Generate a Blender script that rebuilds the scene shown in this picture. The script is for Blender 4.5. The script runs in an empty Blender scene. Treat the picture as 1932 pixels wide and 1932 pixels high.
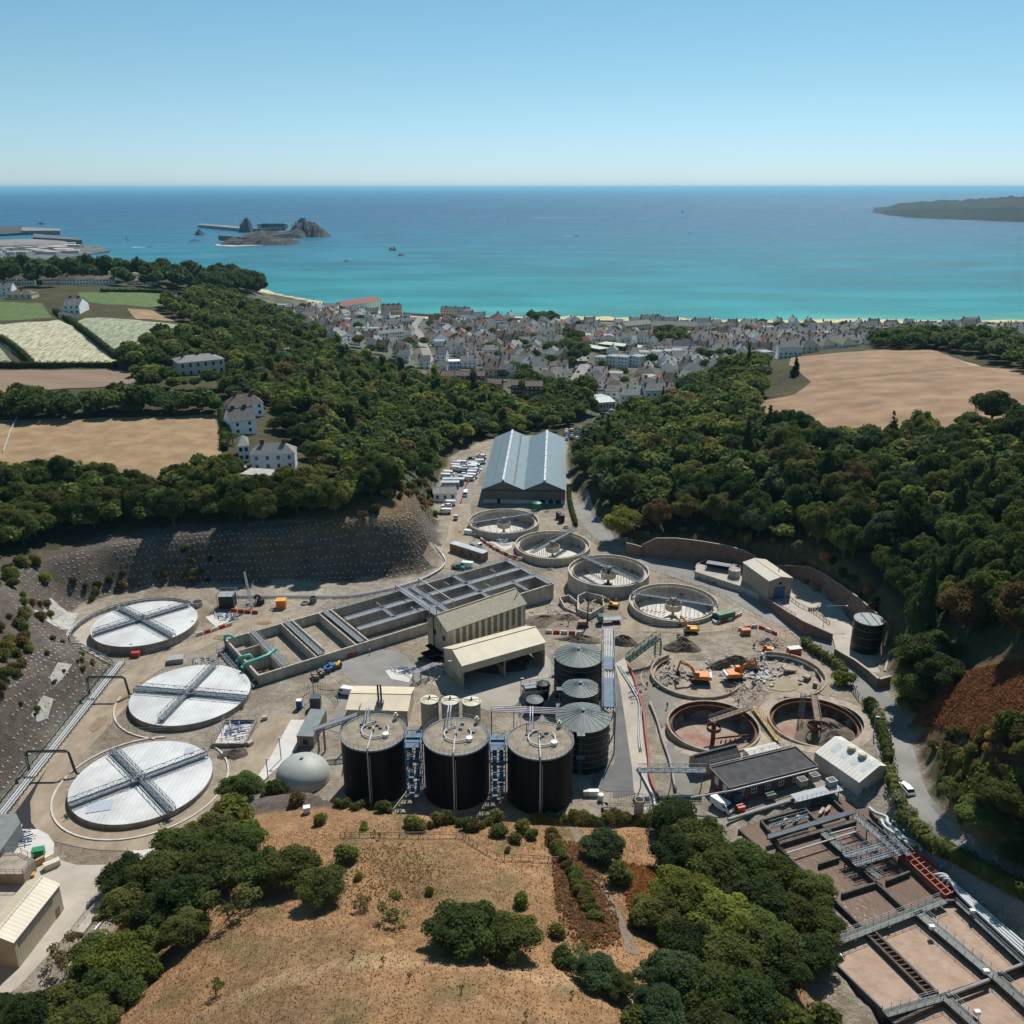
import bpy, bmesh, math, random
import numpy as np
from mathutils import Vector, Matrix
rnd = random.Random(7); nr = np.random.default_rng(7)
R = math.radians
scene = bpy.context.scene
COL = scene.collection
# camera, sky, sun, exposure
FPX = 1700.0                                   # focal length in units of a 1932 px wide picture
PIT = math.atan(613 / FPX); SP, CP = math.sin(PIT), math.cos(PIT); CAMH = 125.0
cam = bpy.data.objects.new('camera', bpy.data.cameras.new('camera')); COL.objects.link(cam)
cam.location = (0, 0, CAMH); cam.rotation_euler = (R(90) - PIT, 0, 0)
cam.data.sensor_width = 36; cam.data.lens = 36 * FPX / 1932
cam.data.clip_start = 1; cam.data.clip_end = 600000
scene.camera = cam
SUN_EL, SUN_AZ = R(51), R(20)                  # azimuth measured clockwise from +Y
world = bpy.data.worlds.new("World"); scene.world = world; world.use_nodes = True
wn = world.node_tree.nodes; wl = world.node_tree.links
sky = wn.new('ShaderNodeTexSky'); sky.sky_type = 'NISHITA'; sky.sun_disc = False
sky.sun_elevation = SUN_EL; sky.sun_rotation = SUN_AZ; sky.altitude = 0; sky.air_density = 1.0; sky.dust_density = 0.1; sky.ozone_density = 3.5
bg = wn['Background']; bg.inputs['Strength'].default_value = 0.068; tn = wn.new('ShaderNodeMix'); tn.data_type = 'RGBA'; tn.blend_type = 'MULTIPLY'; tn.inputs[0].default_value = 1; wl.new(sky.outputs[0], tn.inputs[6]); wl.new(tn.outputs[2], bg.inputs[0])
gt = wn.new('ShaderNodeTexCoord'); gs = wn.new('ShaderNodeSeparateXYZ'); gr = wn.new('ShaderNodeValToRGB'); wl.new(gt.outputs['Generated'], gs.inputs[0]); wl.new(gs.outputs['Z'], gr.inputs[0]); wl.new(gr.outputs[0], tn.inputs[7])
ge = gr.color_ramp.elements; ge[0].position = 0.0; ge[0].color = (.78, 1.02, 1.48, 1); ge[1].position = .32; ge[1].color = (.75, 1.12, 1.0, 1); q_ = ge.new(.10); q_.color = (.82, 1.05, 1.09, 1)
sun = bpy.data.objects.new('sun', bpy.data.lights.new('sun', 'SUN')); COL.objects.link(sun)
sun.data.energy = 4.2; sun.data.angle = R(0.5); sun.data.color = (1, .955, .88)
sd = Vector((math.sin(SUN_AZ) * math.cos(SUN_EL), math.cos(SUN_AZ) * math.cos(SUN_EL), math.sin(SUN_EL)))
sun.rotation_euler = sd.to_track_quat('Z', 'Y').to_euler()
sun.location = (0, 0, 400)
scene.view_settings.view_transform = 'Standard'; scene.view_settings.look = 'None'
scene.view_settings.exposure = 0.32; scene.view_settings.gamma = 1
scene.render.resolution_x = 1024; scene.render.resolution_y = 1024
scene.cycles.max_bounces = 5; scene.cycles.volume_bounces = 0; scene.cycles.transparent_max_bounces = 8
# survey frames: a point seen at (x, y), standing at height z
def P(dx, dy, z=0.0):
 t = (dy - 966) / FPX; d = (CAMH - z) / (SP + t * CP)
 return Vector(((dx - 966) / FPX * d, d * (CP - t * SP), z))
FR = {0: (0, 0, 1), 1: (0, 332, .3359), 2: (603.8, 528.3, .3359), 3: (1207.5, 332, .375), 4: (0, 754.7, .3359), 5: (0, 1086.8, .2734),
  6: (377.3, 1011.3, .2813), 7: (754.7, 905.6, .2578), 8: (1132, 981.1, .3125), 9: (1283, 1358.5, .3359), 10: (0, 1433.9, .3359),
  11: (603.8, 1433.9, .375), 12: (1283, 754.7, .3359), 13: (875.5, 935.8, .2109), 14: (618.9, 1298.1, .2578), 15: (105.7, 1358.5, .1641),
  16: (633.9, 543.4, .15625), 17: (935.8, 543.4, .1953), 18: (407.5, 724.5, .1016), 19: (784.9, 815.1, .15625)}
def D(c, x, y):
 a, b, s = FR[c]; return a + s * x, b + s * y
def W(c, x, y, z=0.0):
 return P(*D(c, x, y), z)
# materials
MATS = {}
def M(name, col, rough=.8, var=.12, scale=.5, metal=0., bump=0., col2=None, stretch=None, spec=.4, rand=0., emit=None, mid=None):
 if name in MATS: return MATS[name]
 m = bpy.data.materials.new(name); m.use_nodes = True; MATS[name] = m
 n, l = m.node_tree.nodes, m.node_tree.links; b = n['Principled BSDF']
 b.inputs['Roughness'].default_value = rough; b.inputs['Metallic'].default_value = metal
 b.inputs['Specular IOR Level'].default_value = spec
 tc = n.new('ShaderNodeTexCoord'); src = tc.outputs['Object']
 if stretch:
  mp = n.new('ShaderNodeMapping'); mp.inputs['Scale'].default_value = stretch; l.new(src, mp.inputs[0]); src = mp.outputs[0]
 nz = n.new('ShaderNodeTexNoise'); nz.inputs['Scale'].default_value = scale; nz.inputs['Detail'].default_value = 6; nz.inputs['Roughness'].default_value = .62
 l.new(src, nz.inputs['Vector'])
 cr = n.new('ShaderNodeValToRGB'); l.new(nz.outputs['Fac'], cr.inputs[0])
 c2 = col2 or tuple(c * (1 - var * 1.6) for c in col); c1 = col if col2 else tuple(min(1, c * (1 + var)) for c in col)
 e = cr.color_ramp.elements; e[0].position = .36; e[1].position = .64; e[0].color = (*c2, 1); e[1].color = (*c1, 1)
 out = cr.outputs[0]
 if rand:
  oi = n.new('ShaderNodeObjectInfo'); mr = n.new('ShaderNodeMapRange'); l.new(oi.outputs['Random'], mr.inputs[0])
  mr.inputs[3].default_value = 1 - rand; mr.inputs[4].default_value = 1 + rand
  hs = n.new('ShaderNodeHueSaturation'); l.new(out, hs.inputs['Color']); l.new(mr.outputs[0], hs.inputs['Value']); out = hs.outputs[0]
  ma = n.new('ShaderNodeMath'); ma.operation = 'MULTIPLY_ADD'; ma.inputs[1].default_value = .05 * rand / .25; ma.inputs[2].default_value = .5 - .02
  wn_ = n.new('ShaderNodeTexWhiteNoise'); wn_.noise_dimensions = '1D'; l.new(oi.outputs['Random'], wn_.inputs['W']); l.new(wn_.outputs['Value'], ma.inputs[0]); l.new(ma.outputs[0], hs.inputs['Hue'])
 l.new(out, b.inputs['Base Color'])
 if bump:
  nb = n.new('ShaderNodeTexNoise'); nb.inputs['Scale'].default_value = scale * 3; nb.inputs['Detail'].default_value = 5; l.new(src, nb.inputs['Vector'])
  bp = n.new('ShaderNodeBump'); bp.inputs['Strength'].default_value = min(1, bump); bp.inputs['Distance'].default_value = .3; l.new(nb.outputs['Fac'], bp.inputs['Height']); l.new(bp.outputs[0], b.inputs['Normal'])
 return m
# mesh collector
class MB:
 def __init__(s): s.v = []; s.f = []; s.m = []
 def add(s, vs, fs, mi=0):
  o = len(s.v); s.v.extend([tuple(v) for v in vs]); s.f.extend([tuple(i + o for i in f) for f in fs]); s.m.extend([mi] * len(fs)); return s
 def prism(s, poly, z0, z1, mi=0, top_mi=None):
  n = len(poly); a = [(p[0], p[1], z0) for p in poly] + [(p[0], p[1], z1) for p in poly]
  area = sum(poly[i][0] * poly[(i + 1) % n][1] - poly[(i + 1) % n][0] * poly[i][1] for i in range(n))
  r = range(n) if area > 0 else range(n - 1, -1, -1); r = list(r)
  s.add(a, [(r[i], r[(i + 1) % n], r[(i + 1) % n] + n, r[i] + n) for i in range(n)], mi)
  o = len(s.v) - 2 * n
  s.f.append(tuple(o + n + i for i in r)); s.m.append(mi if top_mi is None else top_mi)
  s.f.append(tuple(o + i for i in reversed(r))); s.m.append(mi); return s
 def box(s, c, size, rz=0, mi=0, tilt=None):
  x, y, z = size[0] / 2, size[1] / 2, size[2] / 2
  vs = [Vector((i * x, j * y, k * z)) for k in (-1, 1) for j in (-1, 1) for i in (-1, 1)]
  mt = Matrix.Rotation(rz, 3, 'Z')
  if tilt: mt = mt @ Matrix.Rotation(tilt, 3, 'Y')
  vs = [mt @ v + Vector(c) for v in vs]
  return s.add(vs, [(0, 2, 3, 1), (4, 5, 7, 6), (0, 1, 5, 4), (2, 6, 7, 3), (0, 4, 6, 2), (1, 3, 7, 5)], mi)
 def bar(s, a, b, w, h=None, mi=0):
  a, b = Vector(a), Vector(b); h = h or w; d = (b - a)
  if d.length < 1e-6: return s
  d.normalize(); side = d.cross(Vector((0, 0, 1)))
  if side.length < 1e-3: side = Vector((1, 0, 0))
  side.normalize(); up = side.cross(d)
  vs = [p + side * i * w / 2 + up * k * h / 2 for p in (a, b) for i, k in ((-1, -1), (1, -1), (1, 1), (-1, 1))]
  return s.add(vs, [(0, 1, 2, 3), (7, 6, 5, 4), (0, 4, 5, 1), (1, 5, 6, 2), (2, 6, 7, 3), (3, 7, 4, 0)], mi)
 def tube(s, pts, r, n=8, mi=0, caps=True):
  pts = [Vector(p) for p in pts]; rings = []
  rr = r if isinstance(r, (list, tuple)) else [r] * len(pts)
  for i, p in enumerate(pts):
   d = (pts[min(i + 1, len(pts) - 1)] - pts[max(i - 1, 0)])
   if d.length < 1e-6: d = Vector((0, 0, 1))
   d.normalize(); u = d.cross(Vector((0, 0, 1)))
   if u.length < .05: u = d.cross(Vector((1, 0, 0)))
   u.normalize(); w = d.cross(u)
   rings.append([p + (u * math.cos(2 * math.pi * k / n) + w * math.sin(2 * math.pi * k / n)) * rr[i] for k in range(n)])
  vs = [v for g in rings for v in g]; fs = []
  for i in range(len(pts) - 1):
   for k in range(n): fs.append((i * n + k, i * n + (k + 1) % n, (i + 1) * n + (k + 1) % n, (i + 1) * n + k))
  if caps: fs += [tuple(range(n - 1, -1, -1)), tuple((len(pts) - 1) * n + k for k in range(n))]
  return s.add(vs, fs, mi)
 def lathe(s, c, prof, n=48, mi=0, a0=0, a1=2 * math.pi, closed=True):
  full = abs(a1 - a0 - 2 * math.pi) < 1e-6; m = n if full else n + 1; k = len(prof); vs = []
  for i in range(m):
   a = a0 + (a1 - a0) * i / n
   for r, z in prof: vs.append((c[0] + r * math.cos(a), c[1] + r * math.sin(a), c[2] + z))
  fs = []
  for i in range(n):
   j = (i + 1) % m
   for q in range(k - 1): fs.append((i * k + q, j * k + q, j * k + q + 1, i * k + q + 1))
  return s.add(vs, fs, mi)
 def ringwall(s, c, ri, ro, z0, z1, n=72, mi=0, a0=0, a1=2 * math.pi):
  return s.lathe((c[0], c[1], 0), [(ro, z0), (ro, z1), (ri, z1), (ri, z0)], n, mi, a0, a1)
 def disc(s, c, r, n=64, mi=0, r0=None):
  vs = [(c[0] + r * math.cos(2 * math.pi * i / n), c[1] + r * math.sin(2 * math.pi * i / n), c[2]) for i in range(n)]
  return s.add(vs, [tuple(range(n))], mi)
 def rail(s, pts, h=1.1, post=2.0, r=.05, mi=0, mid=True):
  pts = [Vector(p) for p in pts]
  for a, b in zip(pts[:-1], pts[1:]):
   u = Vector((0, 0, h)); s.bar(a + u, b + u, r, mi=mi)
   if mid: s.bar(a + u * .55, b + u * .55, r * .8, mi=mi)
   n = max(1, int((b - a).length / post))
   for i in range(n + 1):
    q = a.lerp(b, i / n); s.bar(q, q + u, r, mi=mi)
  return s
 def arr(s, vs, quads, mi=0):
  return s.add(vs, quads, mi)
 def mesh(s, name, mats, off=None, smooth=False):
  me = bpy.data.meshes.new(name); v = np.array(s.v, dtype=float).reshape(-1, 3)
  if off is not None and len(v): v = v - np.array(off)
  me.from_pydata([tuple(q) for q in v.tolist()], [], s.f)
  mats = mats if isinstance(mats, (list, tuple)) else [mats]
  for m in mats: me.materials.append(m)
  if len(mats) > 1: me.polygons.foreach_set('material_index', s.m)
  if smooth: me.polygons.foreach_set('use_smooth', [True] * len(s.f))
  me.update(); return me
def setp(o, label=None, cat=None, group=None, kind=None):
 for k, v in (('label', label), ('category', cat), ('group', group), ('kind', kind)):
  if v: o[k] = v
 return o
def thing(name, label, cat, loc=(0, 0, 0), rz=0, group=None):
 o = bpy.data.objects.new(name, None); o.empty_display_size = .5; COL.objects.link(o); o.location = loc; o.rotation_euler = (0, 0, rz)
 return setp(o, label, cat, group)
def part(name, mb, mats, parent=None, smooth=False, label=None):
 me = mb.mesh(name, mats, parent_origin(parent), smooth); o = bpy.data.objects.new(name, me); COL.objects.link(o)
 if parent: o.parent = parent
 if label: o['label'] = label
 return o
def parent_origin(p):
 if p is None: return None
 v = Vector((0, 0, 0))
 while p: v += p.location; p = p.parent
 return v
def single(name, mb, mats, label, cat, group=None, smooth=False, kind=None):
 c = None
 if mb.v:
  a = np.array(mb.v); c = ((a[:, 0].min() + a[:, 0].max()) / 2, (a[:, 1].min() + a[:, 1].max()) / 2, a[:, 2].min())
 me = mb.mesh(name, mats, c, smooth); o = bpy.data.objects.new(name, me); COL.objects.link(o); o.location = c
 if kind == 'structure': o['kind'] = kind; return o
 return setp(o, label, cat, group, kind)
CH = {}
def kids(o):
 return [c for c in o.children]
def dup(root, loc=None, rz=None, label=None, group=None, scale=None, mats=None):
 tree = []
 def rec(o, par):
  c = o.copy(); COL.objects.link(c)
  if par is not None: c.parent = par
  for ch in TREE.get(o.name, []): rec(ch, c)
  return c
 r = rec(root, None)
 if loc is not None: r.location = loc
 if rz is not None: r.rotation_euler = (0, 0, rz)
 if scale is not None: r.scale = scale if hasattr(scale, '__len__') else (scale,) * 3
 if label: r['label'] = label
 if group: r['group'] = group
 return r
TREE = {}
def register(root):                            # remembers the parts of a prototype so that copies need no search
 def rec(o):
  TREE[o.name] = list(o.children)
  for c in o.children: rec(c)
 bpy.context.view_layer.update(); rec(root); return root
# terrain
def inside(poly, x, y):
 n = len(poly); r = np.zeros(np.shape(x), bool); j = n - 1
 for i in range(n):
  xi, yi, xj, yj = poly[i][0], poly[i][1], poly[j][0], poly[j][1]
  if yi != yj:
   c = ((yi > y) != (yj > y)) & (x < (xj - xi) * (y - yi) / (yj - yi) + xi); r ^= c
  j = i
 return r
def pdist(poly, x, y, closed=True):
 d = np.full(np.shape(x), 1e9); n = len(poly)
 for i in range(n if closed else n - 1):
  ax, ay = poly[i][0], poly[i][1]; bx, by = poly[(i + 1) % n][0], poly[(i + 1) % n][1]
  ex, ey = bx - ax, by - ay; L = ex * ex + ey * ey + 1e-9
  t = np.clip(((x - ax) * ex + (y - ay) * ey) / L, 0, 1)
  d = np.minimum(d, np.hypot(x - ax - t * ex, y - ay - t * ey))
 return d
def sdist(poly, x, y):
 d = pdist(poly, x, y); return np.where(inside(poly, x, y), -d, d)
def ss(t):
 t = np.clip(t, 0, 1); return t * t * (3 - 2 * t)
class MQ:
 def __init__(s, pts, c):
  w = np.array([tuple(P(*p)) for p in pts]); s.p = w[:, :2]; s.c = c; s.m = w[:, 2].mean()
  d = np.hypot(w[:, None, 0] - w[None, :, 0], w[:, None, 1] - w[None, :, 1])
  s.w = np.linalg.solve(np.sqrt(d * d + c * c) - np.eye(len(w)) * 2.0, w[:, 2] - s.m)
 def __call__(s, x, y):
  r = np.full(np.shape(x), s.m, float)
  for (px, py), w in zip(s.p, s.w): r += w * np.sqrt((x - px) ** 2 + (y - py) ** 2 + s.c ** 2)
  return r
HP = [(100, 1010, 14), (200, 1000, 14), (400, 988, 15), (600, 985, 16), (700, 960, 20), (745, 930, 21), (775, 960, 17), (800, 905, 10), (720, 900, 20), (-100, 1030, 20),
 (0, 1390, 11), (-100, 1300, 20), (0, 1250, 15), (100, 1190, 9), (30, 1110, 15), (-100, 1100, 24), (-200, 1400, 28), (-300, 1600, 32), (-60, 1500, 9),
 (0, 900, 22), (250, 900, 22), (420, 870, 23), (0, 790, 24), (400, 790, 25), (-200, 850, 24), (480, 860, 22), (560, 800, 21), (470, 760, 25),
 (0, 740, 27), (200, 740, 27), (0, 690, 30), (200, 690, 31), (400, 700, 27), (0, 600, 36), (200, 600, 38), (380, 620, 34), (0, 550, 42), (300, 550, 40), (400, 565, 34),
 (0, 515, 40), (200, 512, 38), (350, 525, 34), (450, 540, 22), (-300, 520, 45), (-400, 700, 35), (-300, 900, 28), (-350, 1100, 34),
 (560, 548, -30), (300, 508, -33), (0, 478, -33), (-300, 478, -33), (150, 485, -33), (450, 520, -33),
 (600, 578, -20), (900, 602, -22), (1300, 612, -22), (1600, 614, -22), (1932, 616, -22), (2200, 618, -22), (600, 560, -32), (900, 585, -32), (1100, 597, -24.6), (1300, 600.5, -24.6), (1600, 602, -24.6), (1932, 603.5, -24.6), (2250, 605, -24.6), (1300, 590, -36), (1932, 592, -36), (2300, 592, -36),
 (900, 650, -13), (1100, 700, -9), (1000, 750, -6), (1200, 780, -3), (1100, 810, -3), (700, 620, -11), (800, 700, -4), (1300, 660, -10), (1500, 632, -14), (1700, 628, -14), (1932, 625, -14), (650, 600, -14), (1250, 720, -5),
 (600, 700, 10), (700, 760, 8), (800, 800, 4), (650, 850, 14), (750, 850, 7), (550, 650, 12), (500, 600, 12), (450, 640, 22), (800, 760, 2), (900, 790, -1),
 (1420, 775, 22), (1500, 690, 24), (1600, 670, 27), (1800, 668, 30), (1932, 690, 33), (1932, 780, 38), (1700, 790, 32), (1550, 790, 28), (2100, 700, 38), (1932, 655, 28), (1700, 652, 20), (1400, 720, 12), (1300, 730, 4), (2300, 700, 40),
 (1110, 870, 2), (1150, 950, 5), (1200, 900, 9), (1300, 860, 15), (1400, 830, 21), (1300, 960, 10), (1400, 960, 14), (1500, 900, 24), (1700, 880, 31), (1900, 860, 38), (1500, 1020, 13), (1600, 1050, 16), (1700, 1000, 25), (1900, 1000, 36),
 (1720, 1150, 15), (1850, 1150, 28), (1740, 1280, 13), (1850, 1280, 24), (2000, 1200, 40), (1780, 1400, 14), (1900, 1400, 26), (1840, 1520, 15), (1932, 1520, 22), (2050, 1600, 26), (2050, 1400, 36), (1960, 1625, 14), (2200, 1000, 46), (2300, 1300, 50),
 (520, 1500, 4), (560, 1505, 6), (700, 1530, 8), (900, 1545, 9), (1100, 1560, 8), (1230, 1570, 6), (650, 1600, 12.5), (900, 1620, 13.5), (1100, 1650, 12), (700, 1750, 19), (1000, 1800, 19), (500, 1700, 12), (400, 1750, 11), (300, 1800, 8),
 (600, 1850, 25), (900, 1900, 26), (400, 1900, 20), (1200, 1800, 13), (1250, 1650, 8), (1300, 1900, 16), (1450, 1850, 9), (1400, 1700, 6.5), (1520, 1900, 6), (250, 1900, 10), (700, 2100, 31), (300, 2100, 20), (1100, 2100, 26), (150, 1900, 3), (700, 2600, 34), (100, 2600, 20), (1400, 2600, 20)]
HF = MQ(HP, 14.)
FP = [(x, y, 0) for x, y in ((60, 1550), (200, 1450), (330, 1350), (350, 1150), (520, 1120), (450, 1250), (550, 1400), (650, 1500), (800, 1400), (1000, 1500), (1150, 1500), (1100, 1300), (900, 1250), (800, 1130), (850, 1000), (950, 960), (1060, 950), (1100, 1000), (1040, 1030), (1150, 1090), (1200, 1130), (1050, 1150), (1190, 1250), (1185, 1350), (1180, 1450), (100, 1700), (50, 1850), (1000, 870), (1200, 1540), (0, 1650), (130, 1150), (900, 1100), (600, 1180))] + \
 [(1040, 1150, -2.6), (1062, 1115, -2.2), (1000, 1165, -1.6), (1075, 1150, -1.5), (1110, 1120, -.3), (1240, 1190, .3), (1270, 1140, .6), (1130, 980, 1), (1250, 1070, 1), (1400, 1110, 1.2), (1480, 1180, 2), (1350, 1180, 1), (1300, 1220, 2), (1400, 1200, 2), (1245, 1300, 2.5), (1250, 1450, 2.5), (1400, 1250, 2.5), (1520, 1250, 2.5), (1580, 1310, 3), (1600, 1400, 3), (1450, 1450, 3), (1400, 1500, 3), (1310, 1500, 3),
 (1600, 1250, 3.2), (1660, 1320, 4.5), (1690, 1400, 6), (1709, 1491, 7.5), (1760, 1580, 8.5), (1850, 1650, 9), (1932, 1690, 9.5), (2050, 1760, 10), (1500, 1600, 4), (1650, 1700, 4.5), (1600, 1850, 4.5), (1800, 1850, 4.5), (2000, 2050, 4.5)]
FF = MQ(FP, 6.)
PLANT = [P(*q)[:2] for q in ((-150, 1932, 0), (-90, 1640, 0), (-8, 1530, 0), (60, 1440, 0), (110, 1380, 0), (215, 1262, 0), (150, 1215, 0), (128, 1180, 0), (150, 1145, 0), (215, 1122, 0), (300, 1110, 0), (450, 1104, 0), (600, 1100, 0), (740, 1095, 0), (805, 1082, 0), (845, 1058, 0), (830, 1000, 0), (822, 960, 0), (832, 905, 0), (850, 862, 0), (905, 835, 0), (960, 822, 0),
 (1068, 826, 0), (1072, 900, 0), (1086, 930, 1), (1120, 975, 1), (1180, 1030, 1), (1250, 1045, 1.2), (1330, 1055, 1.5), (1400, 1070, 3), (1490, 1085, 3.3), (1560, 1130, 3.3), (1620, 1180, 3.3), (1668, 1240, 3.3), (1672, 1290, 3.5), (1690, 1325, 5), (1708, 1356, 5.5), (1722, 1400, 6.2), (1738, 1456, 7), (1758, 1520, 8), (1790, 1564, 8.7), (1822, 1592, 9), (1932, 1645, 9.5), (2150, 1760, 10.5),
 (2300, 2300, 4.5), (1700, 2300, 4.5), (1600, 1990, 4.5), (1530, 1850, 4.5), (1440, 1720, 4.2), (1380, 1620, 4), (1290, 1570, 4), (1240, 1552, 5), (1100, 1549, 7), (1000, 1546, 8), (900, 1540, 8), (800, 1532, 8), (700, 1518, 7), (640, 1503, 6), (590, 1488, 4), (520, 1500, 2), (470, 1520, 1), (400, 1570, 1), (300, 1650, 0), (235, 1730, 0), (180, 1810, 0), (100, 1885, 0), (0, 1960, 0), (-100, 2100, 0))]
def pol(pts, c=0): return [tuple(W(c, *q))[:2] for q in pts]
PLAT = [tuple(W(8, *q))[:2] for q in ((585, 262, 3.3), (860, 330, 3.3), (1160, 345, 3.3), (1340, 440, 3.3), (1540, 630, 3.3), (1600, 700, 3.3), (1740, 900, 3.3), (1700, 985, 3.3), (1430, 800, 3.3), (1405, 712, 3.3), (1250, 665, 3.3), (1130, 575, 3.3), (1000, 470, 3.3), (850, 400, 3.3), (575, 312, 3.3))]
PITS = []                                      # (centre, radius, floor z)
def tank_at(cx, cy, r, z): q = P(cx, cy, z); PITS.append((q.x, q.y, r, z)); return q
BASIN = [tuple(W(9, *q))[:2] for q in ((600, 490, 4.5), (880, 405, 4.5), (1060, 480, 4.5), (1180, 640, 4.5), (1540, 970, 4.5), (2100, 1480, 4.5), (2600, 2300, 4.5), (1500, 2300, 4.5), (850, 1330, 4.5), (560, 830, 4.5), (330, 590, 4.5))]
def tfun(x, y):
 h = HF(x, y); f = FF(x, y)
 pl = sdist(PLAT, x, y); f = np.where(pl < -1.2, 3.2, f)
 d = sdist(PLANT, x, y)
 w = np.where((y > 225) & (x < -20), 13., np.where(x < -70, 10., 5.))
 w = np.where((x > -60) & (x < 45) & (y < 160), 2.5, w)
 t = ss(d / w); z = f + (h - f) * t
 b = sdist(BASIN, x, y); z = np.where((b >= 0) & (b < 6), 4.4 + (z - 4.4) * ss(b / 6), z); z = np.where(b < 0, np.minimum(z, 4.4 - np.clip((-b - .8) / 1.6, 0, 1) * 3.2), z)
 z = z + 0.35 * t * (np.sin(x * .21 + y * .13) * np.sin(y * .17 - x * .07))
 for px, py, r, pz in PITS:
  q = np.hypot(x - px, y - py); z = np.where(q < r, pz, z)
 far = ss((y - 1150) / 100.) * 0
 return z
XS = np.concatenate([np.arange(-3200, -450, 60), np.arange(-450, -150, 6), np.arange(-150, 190, 2), np.arange(190, 450, 6), np.arange(450, 2600, 50)]).astype(float)
YS = np.concatenate([np.arange(-60, 40, 10), np.arange(40, 380, 2), np.arange(380, 760, 5), np.arange(760, 1400, 16), np.arange(1400, 2400, 60)]).astype(float)
def proj(x, y, z):
 h = CAMH - z; d = y * CP + h * SP; return 966 + FPX * x / d, 966 + FPX * (-y * SP + h * CP) / d
def zat(x, y, dy):
 t = (dy - 966) / FPX; return CAMH - y * (SP + t * CP) / (CP - t * SP)
def fitc(x0, x1, y0, y1, z):                   # the level circle whose outline spans this box
 c = P((x0 + x1) / 2, (y0 + y1) / 2, z); cx, cy = c.x, c.y; r = (x1 - x0) / 2 / FPX * cy
 for it in range(40):
  q = [proj(cx + r * math.cos(a * .1), cy + r * math.sin(a * .1), z) for a in range(63)]
  xs = [a[0] for a in q]; ys = [a[1] for a in q]; s = cy / FPX
  r *= (x1 - x0) / (max(xs) - min(xs)); cx += ((x0 + x1) - min(xs) - max(xs)) / 2 * s; cy -= ((y0 + y1) - min(ys) - max(ys)) / 2 * s * 1.5
 return cx, cy, r
def fc(c, x0, x1, y0, y1, z): a = D(c, x0, y0); b = D(c, x1, y1); return fitc(a[0], b[0], a[1], b[1], z)
OT = [fc(8, 400, 975, 1093, 1395, 3.3), fc(8, 1015, 1590, 1080, 1362, 3.3), fc(8, 295, 870, 795, 1070, 3.3), fc(8, 800, 1378, 800, 1060, 3.3)]
RO = sum(o[2] for o in OT[:2]) / 2
for i, o in enumerate(OT): PITS.append((o[0], o[1], RO - .2, (-2.2, -1.8, 1.3, 1.1)[i]))
CLF = [fc(13, 38, 672, 112, 335, 2.8) + (2.8,), fc(13, 455, 1132, 310, 560, 2) + (2.,), fc(13, 930, 1660, 530, 805, 3.9) + (3.9,), fc(8, 175, 718, 388, 606, 2.5) + (2.5,)]
for o in CLF: PITS.append((o[0], o[1], o[2] - .3, o[3] - 6.0))
GX, GY = np.meshgrid(XS, YS); GZ = tfun(GX, GY)
GZ = np.where((GY > 2000), np.minimum(GZ, -32), GZ)
def tz(x, y):                                  # height of the ground mesh under a point
 i = int(np.clip(np.searchsorted(XS, x) - 1, 0, len(XS) - 2)); j = int(np.clip(np.searchsorted(YS, y) - 1, 0, len(YS) - 2))
 u = (x - XS[i]) / (XS[i + 1] - XS[i]); v = (y - YS[j]) / (YS[j + 1] - YS[j])
 a, b, c, d = GZ[j, i], GZ[j, i + 1], GZ[j + 1, i + 1], GZ[j + 1, i]
 return float(a + (b - a) * u + (c - b) * v) if v <= u else float(a + (c - d) * u + (d - a) * v)
def tzv(x, y):
 i = np.clip(np.searchsorted(XS, x) - 1, 0, len(XS) - 2); j = np.clip(np.searchsorted(YS, y) - 1, 0, len(YS) - 2)
 u = (x - XS[i]) / (XS[i + 1] - XS[i]); v = (y - YS[j]) / (YS[j + 1] - YS[j])
 a, b, c, d = GZ[j, i], GZ[j, i + 1], GZ[j + 1, i + 1], GZ[j + 1, i]
 return np.where(v <= u, a + (b - a) * u + (c - b) * v, a + (c - d) * u + (d - a) * v)
_D = np.exp(np.linspace(math.log(60), math.log(2600), 1600))
def G(dx, dy):                                 # where the line of sight meets the ground
 t = (dy - 966) / FPX; x = (dx - 966) / FPX * _D; y = _D * (CP - t * SP); z = CAMH - _D * (SP + t * CP)
 g = tzv(x, y); k = np.argmax(z < g)
 if z[k] >= g[k]: k = len(_D) - 1
 f = 0
 if k > 0: a, b = z[k - 1] - g[k - 1], z[k] - g[k]; f = a / (a - b + 1e-9)
 k0 = max(k - 1, 0)
 X, Y = x[k0] + (x[k] - x[k0]) * f, y[k0] + (y[k] - y[k0]) * f
 return Vector((X, Y, tz(X, Y)))
def GC(c, x, y): return G(*D(c, x, y))
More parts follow.
